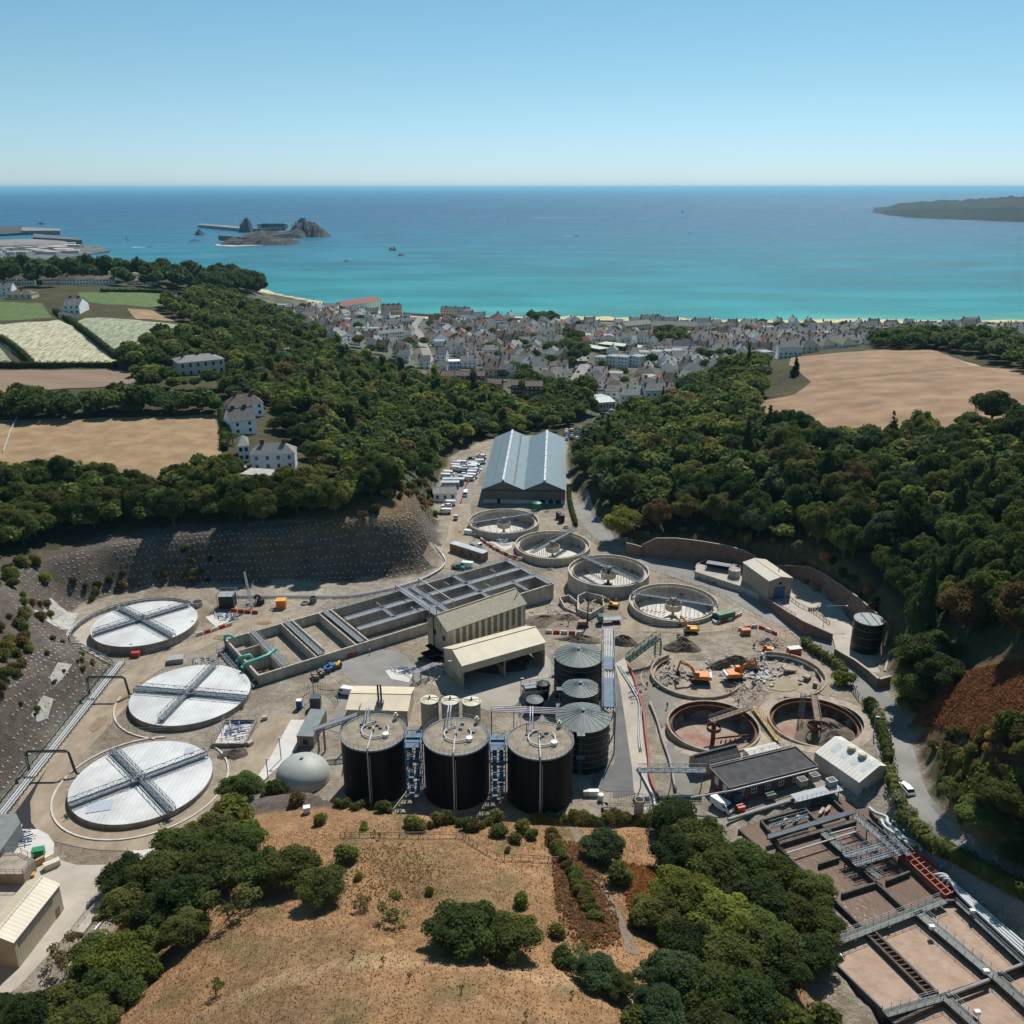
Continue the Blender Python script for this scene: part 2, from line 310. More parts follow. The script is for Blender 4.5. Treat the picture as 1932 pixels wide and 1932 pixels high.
# --- ground colours: each zone is a different real surface
def gp(pts): return [tuple(G(*p))[:2] for p in pts]
def col_terrain():
 x, y, z = GX, GY, GZ
 C = np.zeros(x.shape + (3,)); C[:] = (.07, .066, .034)
 def put(m, c, f=1.0):
  m = m.astype(float) * f if m.dtype == bool else m * f
  C[:] = C * (1 - m[..., None]) + np.array(c) * m[..., None]
 n1 = np.sin(x * .11 + 1.3 * np.sin(y * .05)) * np.sin(y * .09 + x * .03)
 n2 = np.sin(x * .31 + 2 * np.sin(y * .17)) * np.sin(y * .27 + x * .13)
 town = inside([tuple(P(*q)[:2]) for q in ((470, 560, -18), (640, 570, -20), (900, 598, -22), (2300, 612, -22), (2300, 640, -10), (1640, 655, -5), (1440, 700, -5), (1240, 760, -5), (1130, 830, -3), (1090, 800, -3), (820, 760, -4), (640, 660, -4), (480, 610, 5))], x, y)
 put(town, (.13, .125, .105)); put(town & (n2 > .25), (.07, .085, .04))
 fg = ((y < 165) & (x < 72) & (x > -120)) | ((x > 40) & (y < 150) & (sdist(BASIN, x, y) > 2) & (x < 90))
 put(fg, (.31, .18, .092)); put(ss((n1 - .2) * 2) * fg, (.24, .15, .08)); put(ss((n2 - .45) * 3) * fg, (.20, .145, .07))
 soft = lambda q, w: ss((-sdist(gp(q), x, y) + 2.5 * n2 + 1.5) / w); put(soft([(1780, 1262), (1960, 1230), (2010, 1440), (1860, 1430), (1730, 1380), (1735, 1330)], 5), (.18, .085, .05))
 put(soft([(1170, 1640), (1240, 1640), (1250, 1720), (1190, 1720)], 4), (.32, .15, .07)); put(soft([(1050, 1620), (1100, 1610), (1130, 1680), (1165, 1750), (1110, 1780), (1060, 1700)], 5), (.20, .125, .07))
 q_ = np.hypot(x + 8, (y - 40) * 1.3); put(fg & (np.abs(q_ - 62) < 1.6), (.25, .165, .09), .6); put(fg & (np.abs(q_ - 75) < 2.5), (.40, .27, .155), .6)
 sp = sdist(PLANT, x, y)
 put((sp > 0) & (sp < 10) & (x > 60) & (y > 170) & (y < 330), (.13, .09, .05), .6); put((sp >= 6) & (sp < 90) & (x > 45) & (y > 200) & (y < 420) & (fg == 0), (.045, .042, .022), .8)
 cl = (sp > 0) & (sp < 20) & (x < -18) & (y > 150) & (y < 330); put(cl, (.115, .095, .078)); put(ss(n1 * 1.5) * cl, (.15, .115, .08)); put(ss((n2 - .3) * 2) * cl, (.15, .13, .115), .6)
 nose = (sp > 10) & (sp < 34) & (x < -25) & (x > -75) & (y > 255) & (y < 330); put(nose, (.17, .11, .055), .8)
 put(sp < .6, (.30, .255, .20)); put((sp < .6) * ss((n1 - .1) * 2), (.25, .205, .155)); put((sp < .6) * ss((n2 - .2) * 2), (.34, .30, .245), .7)
 put((z < -22.3) & (y > 900), (.52, .46, .26))
 return C
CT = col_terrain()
def ground_mat():
 m = bpy.data.materials.new('ground'); m.use_nodes = True; n, l = m.node_tree.nodes, m.node_tree.links; b = n['Principled BSDF']
 b.inputs['Roughness'].default_value = .95; b.inputs['Specular IOR Level'].default_value = .1
 at = n.new('ShaderNodeAttribute'); at.attribute_name = 'zone'; tc = n.new('ShaderNodeTexCoord'); out = at.outputs['Color']
 for sc, lo, hi, det in ((.05, .72, 1.25, 5), (.45, .68, 1.3, 8), (3.0, .7, 1.35, 3)):
  nz = n.new('ShaderNodeTexNoise'); nz.inputs['Scale'].default_value = sc; nz.inputs['Detail'].default_value = det; nz.inputs['Roughness'].default_value = .65; l.new(tc.outputs['Object'], nz.inputs['Vector'])
  mr = n.new('ShaderNodeMapRange'); mr.inputs[1].default_value = .3; mr.inputs[2].default_value = .7; mr.inputs[3].default_value = lo; mr.inputs[4].default_value = hi; l.new(nz.outputs['Fac'], mr.inputs[0])
  vm = n.new('ShaderNodeVectorMath'); vm.operation = 'SCALE'; l.new(out, vm.inputs[0]); l.new(mr.outputs[0], vm.inputs['Scale']); out = vm.outputs[0]
 l.new(out, b.inputs['Base Color'])
 nb = n.new('ShaderNodeTexNoise'); nb.inputs['Scale'].default_value = 1.4; nb.inputs['Detail'].default_value = 7; nb.inputs['Roughness'].default_value = .7; l.new(tc.outputs['Object'], nb.inputs['Vector'])
 bp = n.new('ShaderNodeBump'); bp.inputs['Strength'].default_value = .9; bp.inputs['Distance'].default_value = .6; l.new(nb.outputs['Fac'], bp.inputs['Height']); l.new(bp.outputs[0], b.inputs['Normal'])
 return m
def np_mesh(name, V, T, mats, mi=None):
 me = bpy.data.meshes.new(name); nv = len(V); k = T.shape[1]; nt = len(T)
 me.vertices.add(nv); me.vertices.foreach_set('co', np.asarray(V, np.float32).ravel())
 me.loops.add(nt * k); me.loops.foreach_set('vertex_index', np.asarray(T, np.int32).ravel())
 me.polygons.add(nt); me.polygons.foreach_set('loop_start', np.arange(0, nt * k, k, dtype=np.int32)); me.polygons.foreach_set('loop_total', np.full(nt, k, np.int32))
 for m in (mats if isinstance(mats, (list, tuple)) else [mats]): me.materials.append(m)
 if mi is not None: me.polygons.foreach_set('material_index', np.asarray(mi, np.int32))
 me.update(calc_edges=True); me.validate(); return me
ny, nx = GX.shape
idx = np.arange(nx * ny).reshape(ny, nx); a, b_, c_, d_ = idx[:-1, :-1].ravel(), idx[:-1, 1:].ravel(), idx[1:, 1:].ravel(), idx[1:, :-1].ravel()
T = np.concatenate([np.stack([a, b_, c_], 1), np.stack([a, c_, d_], 1)])
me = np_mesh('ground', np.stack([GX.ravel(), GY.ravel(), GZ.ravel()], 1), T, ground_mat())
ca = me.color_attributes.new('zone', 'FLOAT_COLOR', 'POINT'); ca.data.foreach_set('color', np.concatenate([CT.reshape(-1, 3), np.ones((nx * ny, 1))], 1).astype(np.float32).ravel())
me.polygons.foreach_set('use_smooth', np.ones(len(T), bool))
ground = bpy.data.objects.new('ground', me); COL.objects.link(ground); ground['kind'] = 'structure'
# --- draped sheets
def drape(name, pts, mat, off=.06, kind='structure', world=False, step=None, **kw):
 w = pts if world else [tuple(G(*p)) for p in pts]
 bm = bmesh.new(); f = bm.faces.new([bm.verts.new((p[0], p[1], 0)) for p in w])
 bmesh.ops.triangulate(bm, faces=[f])
 x0, x1 = min(p[0] for p in w), max(p[0] for p in w); y0, y1 = min(p[1] for p in w), max(p[1] for p in w)
 for lines, no in ((XS[(XS > x0) & (XS < x1)], (1, 0, 0)), (YS[(YS > y0) & (YS < y1)], (0, 1, 0))):
  for q in lines:
   bmesh.ops.bisect_plane(bm, geom=bm.verts[:] + bm.edges[:] + bm.faces[:], plane_co=(q, 0, 0) if no[0] else (0, q, 0), plane_no=no)
 bmesh.ops.triangulate(bm, faces=bm.faces[:])
 for v in bm.verts: v.co.z = tz(v.co.x, v.co.y) + off
 for f in bm.faces:
  if f.normal.z < 0: f.normal_flip()
 me = bpy.data.meshes.new(name); bm.to_mesh(me); bm.free(); me.materials.append(mat)
 o = bpy.data.objects.new(name, me); COL.objects.link(o); o['kind'] = kind; return o
def stripw(pts, w0, w1=None):                  # a band of land along a line of ground points
 pts = [Vector((p[0], p[1], 0)) for p in pts]; L, Rr = [], []
 for i, p in enumerate(pts):
  d = (pts[min(i + 1, len(pts) - 1)] - pts[max(i - 1, 0)]).normalized(); n = Vector((-d.y, d.x, 0)); w = (w0 + ((w1 or w0) - w0) * i / max(1, len(pts) - 1)) / 2
  L.append(p + n * w); Rr.append(p - n * w)
 return [tuple(q) for q in L] + [tuple(q) for q in reversed(Rr)]
def smooth(pts, n=4):
 out = []; pts = [Vector(p) for p in pts]
 for i in range(len(pts) - 1):
  p0, p1, p2, p3 = pts[max(i - 1, 0)], pts[i], pts[i + 1], pts[min(i + 2, len(pts) - 1)]
  for k in range(n):
   t = k / n; out.append(.5 * ((2 * p1) + (p2 - p0) * t + (2 * p0 - 5 * p1 + 4 * p2 - p3) * t * t + (3 * p1 - p0 - 3 * p2 + p3) * t ** 3))
 return out + [pts[-1]]
stubble = M('stubble', (.34, .225, .12), .95, scale=.12, col2=(.23, .15, .08), bump=.5)
stubble2 = M('stubble_pink', (.32, .20, .112), .95, scale=.06, col2=(.20, .12, .065), bump=.5)
plough = M('plough', (.24, .165, .115), .95, scale=.3, var=.1, stretch=(.1, 2, 1))
crop = M('crop_green', (.11, .16, .045), .95, scale=.5, col2=(.065, .105, .025), stretch=(1, .15, 1))
fleece = M('crop_fleece', (.66, .58, .44), .9, scale=1.1, col2=(.14, .16, .05), stretch=(1, .12, 1))
fleece2 = M('crop_thin', (.42, .42, .32), .9, scale=1.2, col2=(.10, .13, .05), stretch=(1, .10, 1))
drape('field', [(-60, 792), (110, 790), (300, 788), (418, 782), (424, 800), (416, 870), (300, 960), (0, 960), (-60, 960)], stubble, off=.2)
drape('field', [(-60, 698), (230, 700), (280, 706), (240, 728), (-60, 742)], plough, off=.3)
drape('field', [(-60, 615), (110, 604), (160, 628), (222, 682), (190, 690), (60, 690), (-10, 640), (-60, 640)], fleece, off=.2)
drape('field', [(-60, 568), (80, 572), (98, 600), (-60, 606)], crop, off=.1)
drape('field', [(140, 612), (160, 600), (330, 612), (405, 636), (380, 652), (240, 680), (150, 620)], fleece2, off=.1)
drape('field', [(-60, 652), (0, 656), (28, 690), (-60, 692)], fleece2, off=.1)
drape('field', [(148, 552), (360, 560), (374, 570), (280, 580), (190, 574), (150, 566)], crop, off=.1)
drape('field', [(240, 582), (288, 586), (330, 606), (256, 602)], stubble, off=.1)
drape('field', [(1432, 792), (1418, 764), (1500, 745), (1530, 722), (1488, 690), (1492, 676), (1640, 662), (1760, 662), (1830, 690), (1932, 700), (2050, 740), (2050, 840), (1850, 850), (1500, 850)], stubble2, off=.3)
drape('field', [(1850, 654), (1932, 636), (2100, 636), (2100, 690), (1900, 668)], stubble, off=.1)
drape('footpath', stripw(smooth([G(*p) for p in ((1740, 668), (1790, 676), (1850, 694), (1880, 712), (1932, 738), (2000, 760))]), 5), M('track', (.40, .29, .19), .95, scale=.2), off=.12, world=True)
# --- plant surfaces
tarmac = M('tarmac', (.135, .132, .13), .85, scale=.25, var=.12, bump=.1)
tarmac_lt = M('tarmac_worn', (.235, .222, .205), .9, scale=.12, var=.12, bump=.1)
concrete = M('concrete_paving', (.42, .37, .31), .9, scale=.15, var=.1)
conc_lt = M('concrete_bright', (.56, .53, .49), .85, scale=.3, var=.06)
dirtc = M('dirt_track', (.36, .29, .215), .95, scale=.22, col2=(.235, .18, .125), bump=.4, stretch=(1, .5, 1))
puddle = M('puddle', (.27, .20, .115), .25, scale=.4, var=.1)
kerb = M('kerb', (.55, .51, .46), .85, scale=1)
road_pts = smooth([G(*p) for p in ((1092, 940), (1108, 975), (1140, 1010), (1200, 1046), (1262, 1072), (1330, 1092), (1400, 1128), (1470, 1170), (1530, 1205), (1590, 1246), (1640, 1300), (1672, 1360), (1690, 1420), (1708, 1485), (1742, 1550), (1800, 1606), (1880, 1652), (1990, 1700))])
drape('road', stripw(road_pts, 7.6), tarmac_lt, off=.05, world=True)
drape('road', [D(8, *q) for q in ((250, 225), (480, 258), (580, 280), (570, 312), (700, 350), (600, 400), (300, 300), (200, 240))], tarmac_lt, off=.08)
_m = MB(); _m.prism(PLAT, .5, 3.36); _o = bpy.data.objects.new('forecourt', _m.mesh('forecourt', concrete)); COL.objects.link(_o); _o['kind'] = 'structure'
drape('road', [D(7, *q) for q in ((1560, 1475), (1600, 1500), (1640, 1640), (1660, 1800), (1690, 2100), (1720, 2300), (1560, 2330), (1570, 2000), (1560, 1700))], tarmac, off=.05)
drape('pavement', [D(8, *q) for q in ((90, 870), (150, 830), (170, 900), (245, 1100), (260, 1300), (290, 1500), (300, 1600), (350, 1680), (270, 1760), (205, 1640), (190, 1480), (150, 1200), (120, 1000))], concrete, off=.07)
drape('road', [D(8, *q) for q in ((60, 1480), (190, 1470), (205, 1640), (40, 1640), (-60, 1600), (-40, 1540))], tarmac, off=.09)
drape('yard', [D(8, *q) for q in ((280, 920), (330, 1000), (480, 1070), (680, 1080), (840, 1100), (1000, 1200), (1000, 1500), (640, 1560), (540, 1680), (450, 1640), (440, 1500), (380, 1250), (300, 1100))], M('yard', (.22, .20, .175), .9, scale=.12, var=.12), off=.05)
drape('yard', [D(6, *q) for q in ((1000, 800), (1130, 760), (1330, 770), (1400, 830), (1500, 960), (1420, 1010), (1280, 1030), (1060, 1000), (960, 930), (940, 870))], tarmac_lt, off=.05)
drape('yard', [D(7, *q) for q in ((380, 1330), (1080, 1290), (1130, 1380), (1180, 1650), (900, 1640), (640, 1690), (380, 1600), (240, 1500), (190, 1400))], M('yard_pale', (.33, .295, .25), .9, scale=.1, var=.12), off=.07)
drape('yard', [D(6, *q) for q in ((940, 1100), (1000, 1060), (1000, 1240), (960, 1330), (860, 1300), (900, 1190))], tarmac_lt, off=.09)
drape('slab', [D(6, *q) for q in ((610, 1235), (705, 1235), (650, 1430), (560, 1520), (430, 1640), (390, 1610), (470, 1490))], conc_lt, off=.11)
drape('yard', [D(10, *q) for q in ((-60, 700), (330, 560), (430, 590), (610, 590), (580, 720), (330, 1030), (100, 1280), (-80, 1400))], concrete, off=.05)
drape('slab', [D(10, *q) for q in ((130, 390), (215, 390), (270, 420), (305, 470), (300, 530), (240, 560), (60, 560), (0, 500))], conc_lt, off=.09)
drape('slab', [D(10, *q) for q in ((730, 510), (905, 490), (960, 470), (880, 570), (800, 640))], conc_lt, off=.09)
drape('drainage_strip', [D(5, *q) for q in ((245, 1440), (330, 1320), (262, 1440), (208, 1560), (215, 1700), (260, 1760), (160, 1750), (100, 1640))], M('membrane', (.02, .018, .024), .5, scale=2), off=.07)
haul = smooth([G(*D(5, *q)) for q in ((480, 1760), (330, 1660), (290, 1520), (330, 1400), (450, 1230), (620, 1050), (780, 880), (900, 720), (1100, 590), (1350, 470), (1600, 380), (1930, 290))])
drape('haul_road', stripw(haul, 9.5, 7), dirtc, off=.05, world=True)
drape('haul_road', stripw(smooth([G(*D(5, *q)) for q in ((480, 1750), (760, 1800), (1100, 1790), (1350, 1700), (1560, 1500), (1700, 1350), (1850, 1100), (1990, 950))]), 8), dirtc, off=.09, world=True)
drape('haul_road', stripw(smooth([G(*D(7, *q)) for q in ((260, 640), (420, 450), (440, 300), (440, 180), (480, 60), (520, -40))]), 9), dirtc, off=.05, world=True)
drape('road', stripw(smooth([G(*p) for p in ((872, 950), (885, 905), (925, 870), (950, 845))]), 7), tarmac_lt, off=.12, world=True)
drape('haul_road', stripw(smooth([G(*D(8, *q)) for q in ((120, 640), (300, 640), (600, 650), (900, 600), (1000, 640), (1200, 720))]), 8), dirtc, off=.05, world=True)
for c, x, y, rx, ry in ((6, 880, 1015, 3.5, 1.6), (5, 680, 1020, 1.6, 3.4), (6, 150, 680, 3, 1.6), (8, 1095, 1005, 4.6, 3.2), (6, 430, 585, 2.5, 1)):
 q = GC(c, x, y); drape('puddle', [(q.x + rx * math.cos(a * .6) * (1 + .2 * math.sin(a * 2.1)), q.y + ry * math.sin(a * .6) * (1 + .2 * math.cos(a * 3.3)), 0) for a in range(10)], puddle, off=.42 if c == 8 else .13, world=True)
drape('footpath', stripw(smooth([G(*p) for p in ((1060, 1560), (1095, 1590), (1118, 1640), (1150, 1700), (1180, 1760), (1195, 1800))]), 1.8), M('path_dirt', (.20, .155, .115), .95, scale=.6), off=.06, world=True)
# sea
def sea_mat():
 m = bpy.data.materials.new('sea'); m.use_nodes = True; n, l = m.node_tree.nodes, m.node_tree.links; b = n['Principled BSDF']
 tc = n.new('ShaderNodeTexCoord'); sx = n.new('ShaderNodeSeparateXYZ'); l.new(tc.outputs['Object'], sx.inputs[0])
 nz = n.new('ShaderNodeTexNoise'); nz.inputs['Scale'].default_value = .0022; nz.inputs['Detail'].default_value = 4
 mp = n.new('ShaderNodeMapping'); mp.inputs['Scale'].default_value = (.5, 1.6, 1); l.new(tc.outputs['Object'], mp.inputs[0]); l.new(mp.outputs[0], nz.inputs['Vector'])
 ma = n.new('ShaderNodeMath'); ma.operation = 'MULTIPLY_ADD'; ma.inputs[1].default_value = 900; l.new(nz.outputs['Fac'], ma.inputs[0]); l.new(sx.outputs['Y'], ma.inputs[2])
 # depth of the seabed: distance off the beach
 mr = n.new('ShaderNodeMapRange'); mr.inputs[1].default_value = 1450; mr.inputs[2].default_value = 6500; l.new(ma.outputs[0], mr.inputs[0])
 cr = n.new('ShaderNodeValToRGB'); l.new(mr.outputs[0], cr.inputs[0]); e = cr.color_ramp.elements
 e[0].position = 0; e[0].color = (.11, .46, .38, 1); e[1].position = 1; e[1].color = (.002, .066, .150, 1)
 for p, c in ((.03, (.02, .34, .36)), (.12, (.008, .22, .275)), (.35, (.004, .135, .22)), (.6, (.003, .095, .185))):
  q = e.new(p); q.color = (*c, 1)
 l.new(cr.outputs[0], b.inputs['Base Color'])
 b.inputs['Roughness'].default_value = .30; b.inputs['Specular IOR Level'].default_value = .17; b.inputs['IOR'].default_value = 1.33
 nb = n.new('ShaderNodeTexNoise'); nb.inputs['Scale'].default_value = .045; nb.inputs['Detail'].default_value = 12; nb.inputs['Roughness'].default_value = .8; l.new(tc.outputs['Object'], nb.inputs['Vector'])
 bp = n.new('ShaderNodeBump'); bp.inputs['Strength'].default_value = 1.0; bp.inputs['Distance'].default_value = 9.0; l.new(nb.outputs['Fac'], bp.inputs['Height'])
 wm = n.new('ShaderNodeMapping'); wm.inputs['Scale'].default_value = (.004, .009, 1); l.new(tc.outputs['Object'], wm.inputs[0]); wz = n.new('ShaderNodeTexNoise'); wz.inputs['Scale'].default_value = 1; wz.inputs['Detail'].default_value = 5; l.new(wm.outputs[0], wz.inputs['Vector'])
 wr = n.new('ShaderNodeMapRange'); wr.inputs[1].default_value = .42; wr.inputs[2].default_value = .66; wr.inputs[3].default_value = 5.0; wr.inputs[4].default_value = 12.0; l.new(wz.outputs['Fac'], wr.inputs[0]); l.new(wr.outputs[0], bp.inputs['Distance'])
 for o_, a_, c_ in (('Roughness', .30, .62), ('Specular IOR Level', .14, .42)):
  w2 = n.new('ShaderNodeMapRange'); w2.inputs[1].default_value = .46; w2.inputs[2].default_value = .68; w2.inputs[3].default_value = a_; w2.inputs[4].default_value = c_; l.new(wz.outputs['Fac'], w2.inputs[0]); l.new(w2.outputs[0], b.inputs[o_]); l.new(bp.outputs[0], b.inputs['Normal'])
 return m
mb = MB(); S = 150000.; ys = [-500, 1000, 3000, 8000, 30000, S]; xs = [-S, -20000, -4000, 4000, 20000, S]
for j in range(5):
 for i in range(5): mb.add([(xs[i], ys[j], -25), (xs[i + 1], ys[j], -25), (xs[i + 1], ys[j + 1], -25), (xs[i], ys[j + 1], -25)], [(0, 1, 2, 3)])
o = bpy.data.objects.new('sea', mb.mesh('sea', sea_mat())); COL.objects.link(o); o['kind'] = 'structure'
# haze over land and sea
hz = bpy.data.materials.new('haze'); hz.use_nodes = True; hn = hz.node_tree.nodes; hn.remove(hn['Principled BSDF'])
pv = hn.new('ShaderNodeVolumePrincipled'); pv.inputs['Color'].default_value = (.34, .74, 1, 1); pv.inputs['Density'].default_value = 3.0e-5; pv.inputs['Anisotropy'].default_value = .2
hz.node_tree.links.new(pv.outputs[0], hn['Material Output'].inputs['Volume'])
mb = MB(); mb.box((0, S / 2, 55), (2 * S + 2000, S + 3000, 170)); mb.v = [(x, y, -41. if z < 0 else 170.) for x, y, z in mb.v]
o = bpy.data.objects.new('haze', mb.mesh('haze', hz)); COL.objects.link(o); o['kind'] = 'stuff'
# materials of the works
def corr(name, col, ang, period=.35, rough=.55, var=.06, amp=.22, metal=0., col2=None, scale=.25):
 m = M(name, col, rough, var, scale, metal, col2=col2)
 n, l = m.node_tree.nodes, m.node_tree.links; b = n['Principled BSDF']
 tc = n.new('ShaderNodeTexCoord'); mp = n.new('ShaderNodeMapping'); mp.inputs['Rotation'].default_value = (0, 0, -ang); l.new(tc.outputs['Object'], mp.inputs[0])
 wv = n.new('ShaderNodeTexWave'); wv.wave_type = 'BANDS'; wv.bands_direction = 'X'; wv.inputs['Scale'].default_value = .314 / period * 1.0; l.new(mp.outputs[0], wv.inputs['Vector'])
 src = b.inputs['Base Color'].links[0].from_socket; mr = n.new('ShaderNodeMapRange'); mr.inputs[3].default_value = 1 - amp; l.new(wv.outputs['Fac'], mr.inputs[0])
 vm = n.new('ShaderNodeVectorMath'); vm.operation = 'SCALE'; l.new(src, vm.inputs[0]); l.new(mr.outputs[0], vm.inputs['Scale']); l.new(vm.outputs[0], b.inputs['Base Color'])
 return m
galv = M('galvanised_steel', (.20, .225, .25), .65, .1, 2, 0, spec=.25)
galv_dk = M('dark_steel', (.16, .18, .20), .55, .1, 2, .3)  # darker grey steel for stands, posts and hoops
galv_lt = M('bright_pipe_cladding', (.52, .53, .54), .5, .05, 2, 0)
conc = M('tank_concrete', (.45, .40, .335), .9, .16, .8, stretch=(1, 1, .2))
conc_d = M('stained_concrete', (.30, .25, .20), .9, .2, .5, stretch=(1, 1, .2))
conc_f = M('tank_floor', (.60, .56, .50), .9, .06, .3)
conc_old = M('old_concrete', (.36, .29, .225), .95, .16, .6)
rust = M('rust_sludge', (.26, .12, .085), .9, scale=.25, col2=(.34, .27, .22), bump=.3)
rust_w = M('rusty_wall', (.16, .075, .045), .9, .25, .7)
blk = M('black_tank', (.007, .007, .008), .6, .4, .8, spec=.16, stretch=(1, 1, .06))
blkg = M('black_glass_steel', (.009, .012, .011), .4, .1, 1, spec=.25)
deckc = M('tank_deck', (.27, .225, .17), .95, .16, .45)
cone_m = M('green_grey_roof', (.125, .155, .145), .6, .12, .5)
dark = M('dark_rubber', (.018, .018, .018), .6, .1)
darkg = M('dark_glass', (.02, .028, .035), .08, .1, spec=.6)
blue_st = M('blue_steel', (.075, .16, .26), .5, .15, 1, .2)
cream = M('cream_paint', (.60, .54, .41), .6, .06, .5)
white = M('white_paint', (.74, .74, .72), .5, .04)
orange = M('orange_paint', (.68, .20, .02), .45, .06)
yellow = M('yellow_paint', (.72, .36, .03), .45, .06)
red = M('red_plastic', (.48, .05, .03), .5, .08)
redpipe = M('red_pipe', (.36, .085, .06), .6, .12)
teal = M('teal_pipe', (.10, .45, .38), .4, .05)
bluep = M('blue_valve', (.035, .10, .25), .4, .1)
greenp = M('green_paint', (.02, .16, .09), .5, .1)
greent = M('green_truss', (.045, .11, .085), .6, .15, 1)
brick = M('brown_brick', (.17, .085, .06), .9, .2, 1.5)
stonew = M('brown_block_wall', (.215, .13, .10), .92, .16, .8, bump=.15)
stonec = M('pale_coping', (.40, .34, .27), .9, .1)
sludge = M('brown_liquor', (.17, .113, .084), .15, .08, .4, bump=.16, spec=.10)
foam = M('tan_foam', (.40, .285, .21), .8, scale=.35, col2=(.31, .21, .15), bump=.5)
bitumen = M('bitumen_roof', (.055, .053, .055), .85, .25, .5)
timber = M('weathered_timber', (.22, .15, .10), .9, .2, 2)
spoil = M('spoil_heap', (.20, .155, .115), .98, scale=.7, col2=(.11, .085, .062), bump=.8)
rubble = M('rubble', (.36, .335, .31), .95, scale=.8, col2=(.17, .155, .14), bump=.6)
STEEL_G = 'steel'
def V2(a): return Vector((a[0], a[1], 0))
def rect(A, B, C):
 A, B, C = Vector(A), Vector(B), Vector(C); u = (B - A); u.z = 0; L = u.length; u.normalize(); n = Vector((-u.y, u.x, 0)); d = (C - A).dot(n)
 return [A, B, B + n * d, A + n * d], u, n * (1 if d > 0 else -1), L, abs(d)
def panel(root, name, A, B, s, w, z0, z1, mat, t=.14, out=None, mb=None):
 A, B = V2(A), V2(B); u = (B - A).normalized(); n = Vector((u.y, -u.x, 0))
 if out is not None and n.dot(out) < 0: n = -n
 c = A + u * (s + w / 2) + n * (t / 2 - .04); m = mb or MB()
 m.box((c.x, c.y, (z0 + z1) / 2), (w, t, z1 - z0), math.atan2(u.y, u.x))
 return m if mb is not None else part(name, m, mat, root)
def gable(name, label, cat, Q, z0, ze, zr, wall, roof, over=.35, open_front=False, group=None):
 A, B, C, Dd = Q; n = len(Q); ctr = (A + B + C + Dd) / 4; root = thing(name, label, cat, (ctr.x, ctr.y, z0), group=group)
 m1, m2 = (Dd + A) / 2, (B + C) / 2
 def z(v, h): return (v.x, v.y, h)
 mb = MB()
 vs = [z(A, z0), z(B, z0), z(C, z0), z(Dd, z0), z(A, ze), z(B, ze), z(C, ze), z(Dd, ze), z(m1, zr), z(m2, zr)]
 fs = [(2, 3, 7, 6), (1, 2, 6, 9, 5), (3, 0, 4, 8, 7)] + ([] if open_front else [(0, 1, 5, 4)])
 mb.add(vs, fs); part('wall', mb, wall, root)
 u = (B - A).normalized() * over; k = (zr - ze) / ((A - m1).length); w = (A - m1).normalized() * over; dz = over * k; T = .12
 rb = MB()
 for s0, s1, sg in ((A, B, 1), (Dd, C, -1)):
  ww = w * sg
  e0, e1, r0, r1 = s0 + ww - u, s1 + ww + u, m1 - u, m2 + u
  v = [z(e0, ze - dz + .05), z(e1, ze - dz + .05), z(r1, zr + .05), z(r0, zr + .05)]; v2 = [(a, b, c + T) for a, b, c in v]
  rb.add(v + v2, [(0, 1, 2, 3), (7, 6, 5, 4), (0, 4, 5, 1), (1, 5, 6, 2), (2, 6, 7, 3), (3, 7, 4, 0)])
 part('roof', rb, roof, root)
 cap = MB(); cap.bar(z(m1 - u, zr + .2), z(m2 + u, zr + .2), .5, .1); part('ridge_cap', cap, roof, root)
 return root
def truss(mb, a, b, w=1.5, h=1.2, pan=1.6, deck=True, th=.1, top=True):
 a, b = Vector(a), Vector(b); u = (b - a); L = u.length; u.normalize(); s = u.cross(Vector((0, 0, 1))).normalized() * w / 2; up = Vector((0, 0, h)); n = max(2, int(L / pan))
 if deck: mb.bar(a, b, w * .62, .08)
 for sg in (-1, 1):
  o = s * sg; mb.bar(a + o, b + o, th * 1.4, th * 2); mb.bar(a + o + up, b + o + up, th)
  for i in range(n + 1):
   p = a + u * (L * i / n) + o; mb.bar(p, p + up, th * .7)
   if i < n: q = a + u * (L * (i + 1) / n) + o; mb.bar(p + (up if i % 2 else Vector()), q + (Vector() if i % 2 else up), th * .7)
 return mb
